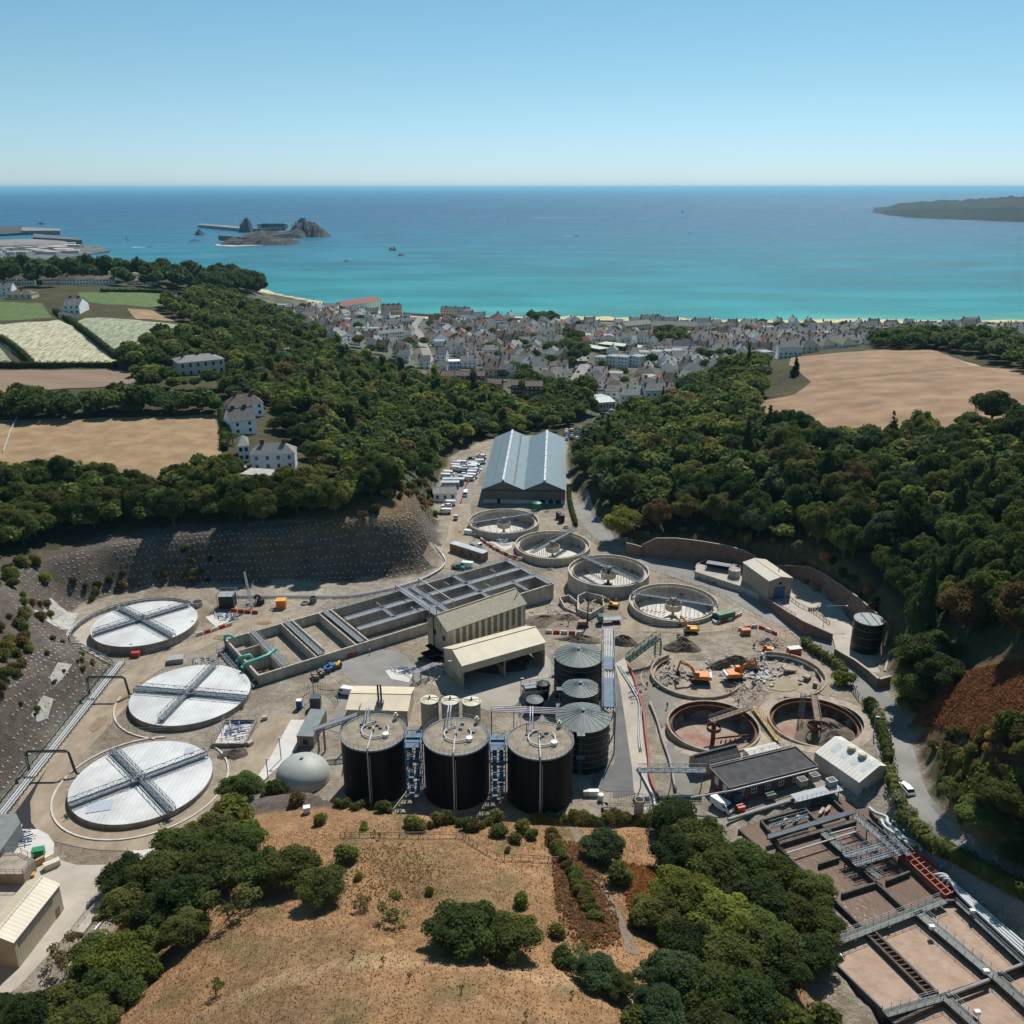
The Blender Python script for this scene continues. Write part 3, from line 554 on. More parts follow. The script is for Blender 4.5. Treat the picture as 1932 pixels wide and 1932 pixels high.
# three covered tanks
cover_m = corr('white_cover_panels', (.60, .60, .59), 0, 1.0, .45, .12, .10, scale=.12)
cover_g = corr('grey_cover_panels', (.42, .46, .52), 0, 1.0, .45, .04, .08)
def covered(box, z, b1, b2, label, patches=()):
 cx, cy, r = fc(5, *box, z); root = thing('covered_tank', label, 'storage tank', (cx, cy, 0), group='round tanks under white panel covers')
 MBw = MB(); MBw.ringwall((cx, cy), r - .5, r, -1.5, z, 80); part('wall', MBw, conc_d, root)
 c = MB(); c.lathe((cx, cy, 0), [(r - .05, z + .02), (r - .05, z + .16), (r * .5, z + .24), (0.01, z + .3)], 80); part('cover', c, cover_m, root)
 for (x, y, w, h, rz) in patches:
  q = W(5, x, y, z); m = MB(); m.box((q.x, q.y, z + .28), (w, h, .06), rz); part('cover_panel', m, cover_g, root)
 for i, (p, q) in enumerate((b1, b2)):
  m = MB(); zz = z + .95 + .06 * i; truss(m, W(5, *p, zz), W(5, *q, zz), 1.5, 1.15, 1.5)
  a, b = Vector(W(5, *p, zz)), Vector(W(5, *q, zz)); u = (b - a).normalized(); s = u.cross(Vector((0, 0, 1))) * .75
  for e in (a, b):
   for sg in (-1, 1): m.bar(e + s * sg + u * 0, e + s * sg - Vector((0, 0, .95)), .15)
  m.bar(a + Vector((0, 0, -.25)) + s * .5, b + Vector((0, 0, -.25)) + s * .5, .32, .3)
  part('walkway_bridge', m, galv, root)
 q = W(5, (b1[0][0] + b1[1][0]) / 2, (b1[0][1] + b1[1][1]) / 2, z + 1); m = MB(); m.box((q.x, q.y, z + 1.2), (2.6, 2.2, .15), .5); m.rail([(q.x - 1.2, q.y - 1, z + 1.25), (q.x + 1.2, q.y - 1, z + 1.25)], 1.0); m.box((q.x + .4, q.y + .3, z + 1.7), (.8, .6, .9)); part('drive_platform', m, galv, root)
 return root, (cx, cy, r)
ct1, c1 = covered((622, 1365, 183, 483), 2.4, ((645, 395), (1310, 190)), ((815, 210), (1195, 410)), 'white covered round tank farthest up the yard, ringed by curved pipes', ((1330, 315, 1.0, .6, 0), (905, 474, 1.0, .5, 0)))
ct2, c2 = covered((886, 1730, 622, 1030), 1.4, ((930, 770), (1700, 835)), ((1490, 600), (1110, 990)), 'middle white covered round tank of the three, its bridges crossing almost level in the picture', ())
ct3, c3 = covered((465, 1468, 1155, 1707), 1.1, ((475, 1580), (1425, 1225)), ((780, 1195), (1190, 1615)), 'nearest white covered round tank with grey replacement panels and a ring kerb around it', ((690, 1595, 5.0, 3.6, .25), (1310, 1210, 2.2, 2.6, .2), (850, 1490, 2.4, .8, .2)))
kb = MB()
for (cx, cy, r), R1, a0, a1 in ((c3, 18.3, R(95), R(415)), (c2, 18.6, R(178), R(262)), (c1, 0, 0, 0)):
 if R1: kb = MB(); kb.ringwall((cx, cy), R1 - .18, R1 + .18, -.2, .28, 90, 0, a0, a1); single('kerb_ring', kb, kerb, 'low pale kerb curving round the %s white covered tank' % ('nearest' if R1 == 18.3 else 'middle'), 'kerb')
# slab, handrail and pipe ring around the far tank
cx, cy, r = c1
a0, a1 = R(60), R(258)
m = MB(); m.lathe((cx - 2, cy + .5, 0), [(r + 3.6, .06), (r - 1.5, .1)], 60, 0, a0, a1); m.f = [tuple(reversed(f)) for f in m.f]
single('apron_slab', m, concrete, 'pale curved concrete apron round the far covered tank', 'paving', kind='structure')
def arcpts(cx, cy, r, a0, a1, z, n=40): return [(cx + r * math.cos(a0 + (a1 - a0) * i / n), cy + r * math.sin(a0 + (a1 - a0) * i / n), z) for i in range(n + 1)]
rack = thing('pipe_run', 'white and dark pipes on low stands curving round the far covered tank', 'pipes', (cx - 18, cy, 0))
ends = smooth([W(5, *q) for q in ((575, 480, .9), (700, 545, .9), (790, 590, .9))])
for k, (dr, mt, zz) in enumerate(((3.9, galv_dk, 1.5), (4.4, galv, .7), (4.9, galv_lt, .7), (5.4, galv_lt, .7))):
 m = MB(); m.tube(arcpts(cx - 2, cy + .5, r + dr, a0, R(218), zz) + [tuple(p + Vector((k * .4 - .6, -k * .3, zz - .9))) for p in ends], .16, 6); part('pipe', m, mt, rack)
m = MB()
m.tube(arcpts(cx - 2, cy + .5, r + 4.4, a0, R(218), .45, 40), .05, 4)
for p in arcpts(cx - 2, cy + .5, r + 4.4, a0, R(218), 0, 26): m.bar(p, (p[0], p[1], 1.5), .12); m.bar((p[0] - .6, p[1], .5), (p[0] + .6, p[1], .5), .1)
part('pipe_stand', m, galv_dk, rack)
# straight rack down the left side
lr = thing('pipe_rack', 'long straight rack of white pipes along the foot of the nailed slope on the left', 'pipes', W(5, 400, 1100, 0))
pa, pb = W(5, 830, 590, .9), W(5, -40, 1690, .9); du = (pb - pa).normalized(); dn = Vector((-du.y, du.x, 0))
for k in range(4):
 m = MB(); o = dn * (k * .62 - .9); m.tube([pa + o, pb + o], .17 if k < 3 else .12, 7); part('pipe', m, galv_lt if k else galv, lr)
m = MB(); n = 40; m.bar(pa - Vector((0, 0, .25)), pb - Vector((0, 0, .25)), .1)
for i in range(n + 1):
 p = pa.lerp(pb, i / n); m.bar(p - dn * 1.2 + Vector((0, 0, -.25)), p + dn * 1.3 + Vector((0, 0, -.25)), .12)
 for s in (-1, 1): m.bar(p + dn * s * 1.1, p + dn * s * 1.1 - Vector((0, 0, .95)), .12)
part('pipe_stand', m, galv_dk, lr)
m = MB(); m.tube([pa - dn * 2.1 + Vector((0, 0, .7)), pb - dn * 2.1 + Vector((0, 0, .7))], .14, 6)
for i in range(30): p = pa.lerp(pb, i / 29) - dn * 2.1; m.bar(p + Vector((0, 0, .7)), p - Vector((0, 0, .8)), .09)
single('crash_rail', m, greent, 'dark green rail standing between the nailed slope and the white pipe rack', 'railing')
for (x0, y0, x1, y1, bx, by, txt) in ((600, 695, 855, 695, 895, 825, 'farther up'), (178, 1208, 468, 1205, 530, 1375, 'nearer')):
 z = 5.6; A, B = W(5, x0, y0, z), W(5, x1, y1, z); m = MB(); e = W(5, bx, by, .3)
 m.tube([(A.x, A.y, .4), (A.x, A.y, z - .5), (A.x + .5, A.y, z), (B.x - .5, B.y, z), (B.x + .1, B.y, z - .5), (e.x, e.y, .8), (e.x + .9, e.y + .6, .5)], .26, 8)
 t = thing('pipe_gantry', 'black pipe arch bridging the haul road, the %s of the two' % ('farther' if txt[0] == 'f' else 'nearer'), 'pipe', (e.x, e.y, 0)); part('pipe', m, M('black_pipe', (.035, .042, .04), .5), t)
 m = MB(); m.bar((A.x - .4, A.y, 0), (A.x - .4, A.y, z), .2); m.bar((B.x + .5, B.y, 0), (B.x - .1, B.y, z), .2); m.bar((A.x, A.y, z - .45), (B.x, B.y, z - .45), .12); part('frame', m, galv_dk, t)
 m = MB(); m.box((e.x + .9, e.y + .3, .25), (2, 1.2, .5), .4); part('plinth', m, conc, t)
# open clarifiers
BR = [((55, 240), (645, 150), 13), ((600, 510), (985, 300), 13), ((1055, 535), (1560, 770), 13), ((190, 440), (715, 520), 8)]
lab = ['empty round concrete clarifier nearest the blue-grey shed', 'empty round clarifier with its bridge rising to the right, second from the shed', 'largest-looking empty clarifier with its steel bridge running down to the right', 'empty clarifier with blue and green cabins at its rim, nearest the road']
for i, (cx, cy, r, z) in enumerate(CLF):
 t = thing('clarifier_tank', lab[i], 'settling tank', (cx, cy, 0), group='open clarifiers of pale concrete'); zf = z - 4.8
 m = MB(); m.ringwall((cx, cy), r - .45, r, -3, z, 96); m.lathe((cx, cy, 0), [(r - .46, -6), (r - .46, z)], 96); part('wall', m, conc, t)
 m = MB(); m.ringwall((cx, cy), r - 1.75, r - 1.6, z - 1.1, z - .35, 80); m.lathe((cx, cy, 0), [(r - .5, z - 1.1), (r - 1.75, z - 1.1)], 80); part('launder', m, conc, t)
 m = MB(); m.lathe((cx, cy, zf), [(.01, -.5), (r - .4, 0)], 72); m.f = [tuple(reversed(f)) for f in m.f]; part('floor', m, conc_f, t)
 m = MB(); m.lathe((cx, cy, 0), [(2.5, z - 2.6), (2.7, z - .6), (2.5, z - .6), (2.3, z - 2.6), (2.5, z - 2.6)], 24); part('centre_drum', m, conc, t)
 m = MB(); m.tube([(cx, cy, zf - .6), (cx, cy, z)], .45, 12); m.disc((cx, cy, zf - .3), 1.5, 20); part('centre_pipe', m, dark if i == 2 else conc_d, t)
 (p, q, c) = BR[i]; A, B = W(c, *p, z + .35), W(c, *q, z + .35); m = MB(); truss(m, A, B, 1.4, 1.15, 1.5); mid = (A + B) / 2; m.box((cx, cy, z + .8), (1.6, 1.6, .9), .4); part('bridge', m, galv, t)
 u = (B - A).normalized(); m = MB(); s = u.cross(Vector((0, 0, 1)))
 for k in range(-9, 10):
  if abs(k) < 2: continue
  p = Vector((cx, cy, 0)) + u * k * (r - 1.8) / 9
  for sg in (-.5, .5):
   e = p + s * sg; m.bar((e.x, e.y, z + .3), (e.x, e.y, zf + .4), .07)
   if k % 2: m.bar((e.x, e.y, z + .3), (e.x + u.x * 1.2, e.y + u.y * 1.2, zf + .4), .05)
 m.bar(Vector((cx, cy, z + .3)) - u * (r - 2), Vector((cx, cy, z + .3)) + u * (r - 2), .06, .06); part('scraper_frame', m, galv, t)
 for sg in (-1, 1):
  for k in range(1, 9): m = MB(); p = Vector((cx, cy, zf + .15)) + u * sg * (1.5 + k * (r - 3) / 8) + s * (.4 * sg); m.box(p, (1.3, .12, .3), math.atan2(u.y, u.x) + .9); part('scraper_blade', m, galv_dk, t)
# long aeration lanes under construction
Q, lu, ln, LL, LW = rect(W(6, 165, 690, 3), W(7, 790, 578, 3), W(6, 460, 915, 3))   # A back-left, B back-right, C front-right, D front-left
LW_t = 3.0
lanes = thing('aeration_tank', 'long concrete aeration tank under construction with parallel lanes and steel walkways', 'concrete tank', Q[0])
def LP(s, t, z=LW_t): p = Q[0] + lu * s + ln * t; return Vector((p.x, p.y, z))
def lwall(name, s0, t0, s1, t1, th=.5, z0=-3, z1=LW_t, mat=conc, mb=None):
 m = mb or MB(); a, b = LP(s0, t0), LP(s1, t1); a.z = b.z = (z0 + z1) / 2; m.bar(a, b, th, z1 - z0)
 return m if mb else part(name, m, mat, lanes)
W_ = LW
for s0, t0, s1, t1 in ((0, .25, LL, .25), (0, W_ - .25, LL, W_ - .25), (.25, .5, .25, W_ - .5), (LL - .25, .5, LL - .25, W_ - .5)): lwall('outer_wall', s0, t0, s1, t1)
for s in (7, 17, 20.5, 29, 33): lwall('lane_wall', s, .5, s, W_ - (.5 if s != 20.5 else 3.5), .4, z1=LW_t - .02)
for t in (W_ * .35, W_ * .66): lwall('lane_wall', 33.2, t, LL - .5, t, .4, z1=LW_t - .03)
for s in (58, 77): lwall('lane_wall', s, .5, s, W_ - .5, .35, z1=LW_t - .6)
lwall('lane_wall', 0.5, 9, 6.8, 9, .35, z1=LW_t - .05); lwall('lane_wall', 0.5, 17, 6.8, 17, .35, z1=LW_t - .05)
m = MB(); m.add([LP(.3, .3, -2.9), LP(LL - .3, .3, -2.9), LP(LL - .3, W_ - .3, -2.9), LP(.3, W_ - .3, -2.9)], [(3, 2, 1, 0)]); part('floor', m, conc_d, lanes)
def walk(s0, t0, s1, t1, w=1.3, z=LW_t + .25, pipes=0, rails=True):
 m = MB(); a, b = LP(s0, t0, z), LP(s1, t1, z); m.bar(a, b, w, .1); u = (b - a).normalized(); s = u.cross(Vector((0, 0, 1))) * (w / 2)
 if rails:
  for sg in (-1, 1): m.rail([a + s * sg, b + s * sg], 1.05, 2.2, .055)
 part('walkway', m, galv, lanes)
 for k in range(pipes):
  m = MB(); o = s.normalized() * (w / 2 + .3 + k * .4); m.tube([a + o + Vector((0, 0, .1)), b + o + Vector((0, 0, .1))], .15, 6); part('air_pipe', m, galv_lt, lanes)
for s in (8.2, 18.6): walk(s + 10 * (s > 10) * 0, .6, s, W_ - .6, 1.2, pipes=1)
walk(31, .6, 31, W_ - .6, 1.2, pipes=1)
for t in (W_ * .35, W_ * .66): walk(33.5, t, LL - 1.5, t, 1.5, pipes=2)
walk(34, 1.0, LL - 1, 1.0, .9, pipes=1)
walk(LL - 1, .4, LL - 1, W_ - .4, 1.6, pipes=1); walk(57.5, .6, 57.5, W_ - .5, 2.6, LW_t + .5); walk(61, .6, 61, W_ - .5, 1.6, LW_t + .5); walk(46, 8, 46, W_ * .66, 1.2); walk(77, 1, 77, W_ - 1, 1.4); walk(90, W_ * .66, 90, W_ - .6, 1.2)
for s in (55.5, 64):
 m = MB(); m.tube([LP(s, .6, LW_t), LP(s, .6, LW_t + 2.4), LP(s, W_ - 4, LW_t + 2.4), LP(s, W_ - 4, LW_t + .5)], .2, 8); part('air_pipe', m, galv_lt, lanes)
for s, t in ((45, 7.5), (52, 16.5), (70, 7), (80, 16), (88, 7)):
 m = MB(); m.tube([LP(s, t, LW_t), LP(s, t, LW_t + 1.8), LP(s, t + 3, LW_t + 1.8), LP(s, t + 3, LW_t)], .1, 6); part('davit', m, galv_lt, lanes)
ex = thing('inlet_pipework', 'rows of grey pipes and gratings along the left end of the long concrete tank', 'pipework', LP(-2, 12, 0))
for k in range(3):
 m = MB(); m.tube([LP(-1 - k * .7, 1, .6), LP(-1 - k * .7, W_ + 1, .6)], .22, 7); part('pipe', m, galv if k else galv_dk, ex)
m = MB()
for k in range(12): m.bar(LP(-3.2, 1 + k * 2.1, .9), LP(.2, 1 + k * 2.1, .9), .12); m.bar(LP(-3, 1 + k * 2.1, .9), LP(-3, 1 + k * 2.1, 0), .12)
m.rail([LP(-3, 1, .9), LP(-3, W_, .9)], 1.1); part('pipe_stand', m, galv, ex)
for pts, r, txt in ((((-.5, 1.5, .3), (-.5, 1.5, 3.6), (-.2, 1.5, 4.6), (1.2, 1.7, 4.6), (1.6, 2.2, 4.2), (2.2, 2.5, 2.8)), .42, 'far'), (((-1.2, 14, .3), (-1.2, 14, 2.6), (-.8, 14, 3.5), (2, 14.5, 3.6), (2.6, 15, 2.6)), .42, 'mid'), (((-1.4, 18.5, .2), (-1.4, 18.5, 2.8), (-.9, 18.5, 3.5), (6, 17.5, 3.6), (9, 15.5, 3.7), (9.4, 15, 3.2)), .46, 'near')):
 m = MB(); m.tube([LP(*p) for p in pts], r, 10); lbl = {'far': 'short teal pipe bend at the back corner of the long tank', 'mid': 'small teal pipe loop beside the long teal pipe', 'near': 'long teal pipe bending over the left end of the concrete tank'}[txt]
 t = thing('teal_pipe', lbl, 'pipe', LP(pts[0][0], pts[0][1], 0)); part('pipe', m, teal, t, True)
 m = MB(); p = LP(*pts[1]); m.tube([p, p + Vector((0, 0, .25))], r * 1.35, 10); part('flange', m, teal, t)
# buildings in the middle
ang = math.atan2
Q2, u2, n2_, L2, D2 = rect(W(7, 345, 1105, 10), W(7, 918, 905, 10), W(7, 182, 1018, 10))
g1 = gable('process_building', 'tall process building striped in cream and brown translucent sheets', 'building', Q2, 0, 10, 13, corr('striped_cladding', (.47, .42, .32), 0, .6), corr('mossy_sheet_roof', (.37, .33, .235), ang(u2.y, u2.x), .5, col2=(.29, .25, .17), amp=.3, scale=.8))
for k in range(11):
 panel(g1, 'translucent_sheet', Q2[0], Q2[1], 3.0 + k * 2.2, 1.15, 3.5 if k % 3 else 4.5, 9.6, M('brown_sheet', (.21, .165, .095), .6, .15), .1, -n2_)
for k in range(12): panel(g1, 'pale_sheet', Q2[0], Q2[1], 1.95 + k * 2.2, .75, 0.2, 9.5, M('pale_sheet', (.60, .585, .53), .6, .1), .08, -n2_)
panel(g1, 'louvre', Q2[3], Q2[0], 3.2, 1.2, 6.5, 8, dark, .1, -u2); panel(g1, 'louvre', Q2[3], Q2[0], 7.6, 1.2, 6.2, 7.7, dark, .1, -u2); panel(g1, 'door', Q2[3], Q2[0], 5, 1.3, .1, 2.4, dark, .1, -u2)
m = MB(); p = Q2[3].lerp(Q2[0], .35) - u2 * .3; m.tube([(p.x, p.y, 0), (p.x, p.y, 8), (p.x, p.y, 12)], .16, 6); part('downpipe', m, dark, g1)
m = MB()
p = Q2[1] - n2_ * -.5; m.tube([(p.x - 2, p.y + 2, 12.3), (p.x - 2, p.y + 2, 14.6)], .12, 6); p = Q2[0] + n2_ * 5; m.tube([(p.x, p.y, 12.3), (p.x, p.y, 15)], .12, 6); part('vent_pipe', m, galv, g1)
st = thing('access_stair', 'dark steel stair and platforms at the left gable of the striped building', 'stairs', Q2[0] - u2 * 4)
m = MB(); b0 = Q2[3].lerp(Q2[0], .25) - u2 * 1; b1 = Q2[0] - u2 * 1
for zz, o in ((1.6, 3.5), (3.4, 1.8)):
 m.box((b0 + (b1 - b0) * .5 - u2 * o / 2).to_tuple()[:2] + (zz,), (o, 7, .12), ang(u2.y, u2.x)); m.rail([b0 - u2 * o + Vector((0, 0, zz)), b1 - u2 * o + Vector((0, 0, zz))], 1.1, 1.2)
m.bar((b0 - u2 * 4).to_tuple()[:2] + (0.1,), (b1 - u2 * 1).to_tuple()[:2] + (3.4,), .9, .2)
for q_ in (b0, b1): m.bar(q_ - u2 * 1.2, q_ - u2 * 1.2 + Vector((0, 0, 3.4)), .15); part('platform', m, M('dark_blue_steel', (.05, .07, .09), .5), st)
# open-fronted storage shed
Q3, u3, n3_, L3, D3 = rect(W(7, 457, 1357, 7), W(7, 1057, 1187, 7), W(7, 305, 1236, 7))
g2 = gable('storage_shed', 'open-fronted cream storage shed in front of the striped building', 'building', Q3, 0, 7, 9.2, corr('cream_sheet_wall', (.56, .50, .36), 0, .5), corr('cream_sheet_roof', (.66, .58, .415), ang(u3.y, u3.x), .5, amp=.18), open_front=True)
m = MB(); f = .12
m.bar((Q3[0] - n3_ * f).to_tuple()[:2] + (5.9,), (Q3[1] - n3_ * f).to_tuple()[:2] + (5.9,), .12, 2.2); part('fascia', m, MATS['cream_sheet_wall'], g2)
for t_ in (.004, .5, .996): p = Q3[0].lerp(Q3[1], t_); m = MB(); m.box((p.x, p.y, 2.4), (.4, .4, 4.8), ang(u3.y, u3.x)); part('column', m, conc_d, g2)
for t_ in (.004, .5, .996): p = Q3[0].lerp(Q3[1], t_); q = p + n3_ * D3 * .55; m = MB(); m.bar((p.x, p.y, 1.3), (q.x, q.y, 1.3), .35, 2.6); part('bay_wall', m, conc_old, g2)
m = MB(); pts = []
def heap(name, cx, cy, rx, ry, h, mat, label, cat='spoil heap', z=None, seed=1, n=20, rough=.25, parent=None):
 r_ = random.Random(seed); z = tz(cx, cy) if z is None else z; m = MB(); k = 7; ph = [r_.uniform(0, 6.28) for _ in range(6)]
 for j in range(k + 1):
  t = j / k
  for i in range(n):
   a = 2 * math.pi * i / n; w = 1 + .18 * math.sin(2 * a + ph[0]) + .12 * math.sin(3 * a + ph[1]) + .07 * math.sin(5 * a + ph[2]); q = (1 - t)
   hh = h * (math.sin(t * math.pi / 2)) ** 1.15
   m.v.append((cx + rx * q * w * math.cos(a) + r_.uniform(-1, 1) * rough * .4, cy + ry * q * w * math.sin(a) + r_.uniform(-1, 1) * rough * .4, z - .12 + hh * (1 + r_.uniform(-rough, rough) * t)))
 for j in range(k):
  for i in range(n): m.f.append((j * n + i, j * n + (i + 1) % n, (j + 1) * n + (i + 1) % n, (j + 1) * n + i)); m.m.append(0)
 m.f.append(tuple(k * n + i for i in range(n))); m.m.append(0)
 return part(name, m, mat, parent) if parent else single(name, m, mat, label, cat)
c_ = (Q3[0] + Q3[1]) / 2 + n3_ * 5
heap('stored_cake', c_.x, c_.y, 7, 3.5, 2.2, M('dark_cake', (.05, .04, .03), .95), 'dark heap of cake under the roof of the open cream shed', 'heap', seed=4)
heap('stored_cake', c_.x + u3.x * 8, c_.y + u3.y * 8, 3.5, 3, 1.6, MATS['dark_cake'], 'small pale-topped heap in the right bay of the open cream shed', 'heap', seed=6)
# low cream engine house with two flues
Q4, u4, n4_, L4, D4 = rect(W(6, 985, 1163, 4.3), W(6, 1390, 1172, 4.3), W(6, 1035, 1010, 4.3))
g3 = gable('engine_house', 'low cream building with two brown flues on its roof', 'building', Q4, 0, 4.3, 5.6, corr('cream_wall', (.55, .47, .34), 0, .5), corr('cream_roof', (.67, .57, .41), ang(u4.y, u4.x), .45, amp=.14), .3)
fb = W(6, 1208, 1120, 5.4)
m = MB(); m.box((fb.x, fb.y, 5.6), (1.8, 1.4, .7)); part('flue_plinth', m, galv, g3)
for d in (-.35, .35): m = MB(); m.tube([(fb.x + d, fb.y, 5.6), (fb.x + d - .05, fb.y, 10.6)], .24, 10); part('flue', m, M('rusty_flue', (.17, .12, .085), .6, .2, 1), g3)
panel(g3, 'door', Q4[0], Q4[1], 11.5, 2, .1, 2.6, galv, .12, -n4_)
# three cream tanks
for i, a in enumerate(((150, 283, 1568, 1650), (302, 433, 1575, 1655), (455, 590, 1582, 1660))):
 cx, cy, r = fc(7, *a, 7.4); t = thing('dosing_tank', '%s of the three cream upright tanks behind the black digesters' % ('leftmost', 'middle one', 'rightmost')[i], 'tank', (cx, cy, 0), group='cream upright tanks')
 m = MB(); m.lathe((cx, cy, 0), [(r, 0), (r, 7.4)], 32); part('wall', m, M('cream_tank', (.43, .385, .31), .6, .1, .5), t, True)
 m = MB(); m.lathe((cx, cy, 0), [(r + .04, 7.38), (r + .04, 7.5), (.01, 7.95)], 32); part('roof', m, cream, t)
 m = MB(); m.tube([(cx - r * .8, cy - .2, 8), (cx + r * .9, cy - .2, 8.2), (cx + r * .9, cy - .2, 7.6)], .1, 6); m.tube([(cx, cy, 7.9), (cx, cy, 8.6)], .2, 8); part('pipe', m, galv_dk, t)
 m = MB(); q = (cx + r * .6, cy - r * .84, 6.6); m.tube([q, (q[0] + .1, q[1] - .5, 6.6)], .25, 8); part('hatch', m, galv, t)
# black digesters
dl = ('black digester tank nearest the gas holder dome', 'middle black digester tank between the two blue stair towers', 'black digester tank on the right, beside the grey cone-roofed tanks')
for i, a in enumerate(((92, 570, 195, 458), (697, 1178, 225, 487), (1310, 1798, 255, 518))):
 H = 13.8; cx, cy, r = fc(14, *a, H); r = 7.05; t = thing('digester_tank', dl[i], 'tank', (cx, cy, 0), group='black digesters with flat brown decks')
 m = MB(); m.lathe((cx, cy, 0), [(r, 0), (r, H)], 72); part('wall', m, blk, t, True)
 m = MB(); m.disc((cx, cy, H + .02), r, 72); part('deck', m, deckc, t)
 m = MB(); m.ringwall((cx, cy), r - .12, r + .16, H - .25, H + .12, 72); m2 = arcpts(cx, cy, r, 0, 2 * math.pi, H + .1, 40); m.rail(m2, 1.1, 9, .05); part('handrail', m, galv, t)
 m = MB(); rp = arcpts(cx + .3, cy + .4, 2.9, R(100), R(400), H + .45, 30); m.tube(rp, .16, 6)
 for k in range(8):
  a_ = R(100 + k * 40); p = (cx + .3 + 2.9 * math.cos(a_), cy + .4 + 2.9 * math.sin(a_)); q = (cx + .3 + 4.0 * math.cos(a_), cy + .4 + 4.0 * math.sin(a_)); m.tube([(*p, H + .5), (*q, H + .7), (q[0] + .3, q[1], H + .1)], .06, 5)
 part('ring_pipe', m, galv_lt, t)
 m = MB(); m.tube([(cx - .2, cy + 1.5, H + .3), (cx - .2, cy - r - .2, H + .75), (cx - .2, cy - r - .45, H - .5), (cx - .2, cy - r - .45, .3)], .14, 6); m.tube([(cx + .25, cy - r - .4, H - 1), (cx + .25, cy - r - .4, .3)], .05, 5); part('down_pipe', m, galv_lt, t)
 m = MB()
 for d in (0, .55): m.tube([(cx - 2.4 + d, cy + r * .25, H + .5), (cx - 2.1 + d, cy + r * .7, H + 2.8), (cx - 2.0 + d, cy + r + 1.4, H + 3.0)], .13, 6)
 m.tube([(cx - 1.2, cy + r * .5, H + .2), (cx - 1.6, cy + r * .75, H + 3)], .1, 6); part('gas_pipe', m, galv_lt, t)
 m = MB(); m.tube([(cx + 2.9, cy - 1.6, H), (cx + 2.9, cy - 1.6, H + .75)], .72, 16); m.disc((cx + 2.9, cy - 1.6, H + .76), .72, 16); part('manhole', m, white, t)
 m = MB(); m.tube([(cx + 4.3, cy + 5, H), (cx + 4.3, cy + 5, H + 1.2)], .5, 12); m.tube([(cx + 4.3, cy + 5, H + 1.2), (cx + 4.3, cy + 5, H + 1.7)], .28, 10); part('vent', m, cream, t)
 m = MB()
 for k in range(7): p = (cx + rnd.uniform(-3.5, 3.5), cy + rnd.uniform(1, 4.5)); m.tube([(*p, H), (*p, H + .5)], .15, 6); m.box((p[0] + .4, p[1], H + .25), (.5, .3, .4))
 m.tube([(cx, cy, H), (cx, cy, H + .9)], .2, 8); part('valve', m, galv, t)
for i, (x0, x1) in enumerate(((cx0, cx0 + 18) for cx0 in (-30., -12.))):
 xm = (-21.0, -3.0)[i]; ym = 164.3 - i * .9; t = thing('stair_tower', 'blue steel stair tower between the %s black digesters' % ('left and middle', 'middle and right')[i], 'stair tower', (xm, ym, 0), group='blue stair towers')
 m = MB()
 for dx in (-1.6, 1.6):
  for dy in (-2.2, 2.2): m.bar((xm + dx, ym + dy, 0), (xm + dx, ym + dy, 15), .2)
 for zz in range(0, 15, 2):
  for dy in (-2.2, 2.2): m.bar((xm - 1.6, ym + dy, zz + 1), (xm + 1.6, ym + dy, zz + 1), .14); m.bar((xm - 1.6, ym + dy, zz + 1), (xm + 1.6, ym + dy, zz + 3 if zz < 13 else zz + 1), .08)
  for dx in (-1.6, 1.6): m.bar((xm + dx, ym - 2.2, zz + 1), (xm + dx, ym + 2.2, zz + 1), .14)
 part('frame', m, blue_st, t)
 for k in range(7):
  m = MB(); z0_ = k * 2; s = 1 if k % 2 else -1; m.bar((xm + .7 * s, ym - 1.5 * 1, z0_), (xm + .7 * s, ym + 1.5, z0_ + 2), .9, .12)
  for j in range(8): m.box((xm + .7 * s, ym - 1.5 + j * .42, z0_ + .12 + j * .28), (.9, .3, .05))
  m.bar((xm + .7 * s + .45, ym - 1.5, z0_ + 1), (xm + .7 * s + .45, ym + 1.5, z0_ + 3), .06); part('stair_flight', m, blue_st, t)
  m = MB(); m.box((xm, ym + (1.9 if k % 2 else -1.9) , z0_ + 2), (3.1, .9, .08)); part('landing', m, blue_st, t)
 m = MB(); m.box((xm, ym, 14), (3.6, 5.4, .1)); m.rail([(xm - 1.8, ym - 2.6, 14), (xm + 1.8, ym - 2.6, 14)], 1.1, .9); m.rail([(xm - 1.8, ym + 2.6, 14), (xm + 1.8, ym + 2.6, 14)], 1.1, .9); m.bar((xm - 1.8, ym + 1, 14.4), (xm + 1.8, ym + 1, 14.4), 1.2, .1); part('top_platform', m, M('blue_grating', (.10, .16, .23), .7), t)
# gas holder
cx, cy, r = fc(6, 508, 868, 1430, 1712, 2.2); t = thing('gas_holder', 'pale grey gas holder dome at the foot of the dry bank', 'gas holder', (cx, cy, 0)); r = 6.0
m = MB(); m.lathe((cx, cy, 0), [(r * math.cos(a_) * 1.0, 1.0 + (r * .70) * math.sin(a_)) for a_ in [R(k) for k in range(-16, 91, 6)]] , 64); part('dome', m, M('grey_membrane', (.36, .375, .35), .55, .05, .5), t, True)
m = MB(); m.lathe((cx, cy, 0), [(r + .05, 0), (r + .05, .7), (r - .5, .7)], 64); part('base_ring', m, conc, t)
m = MB(); m.tube([(cx, cy, .9 + r * .7), (cx, cy, 1.3 + r * .7)], .4, 12); part('vent', m, galv, t)
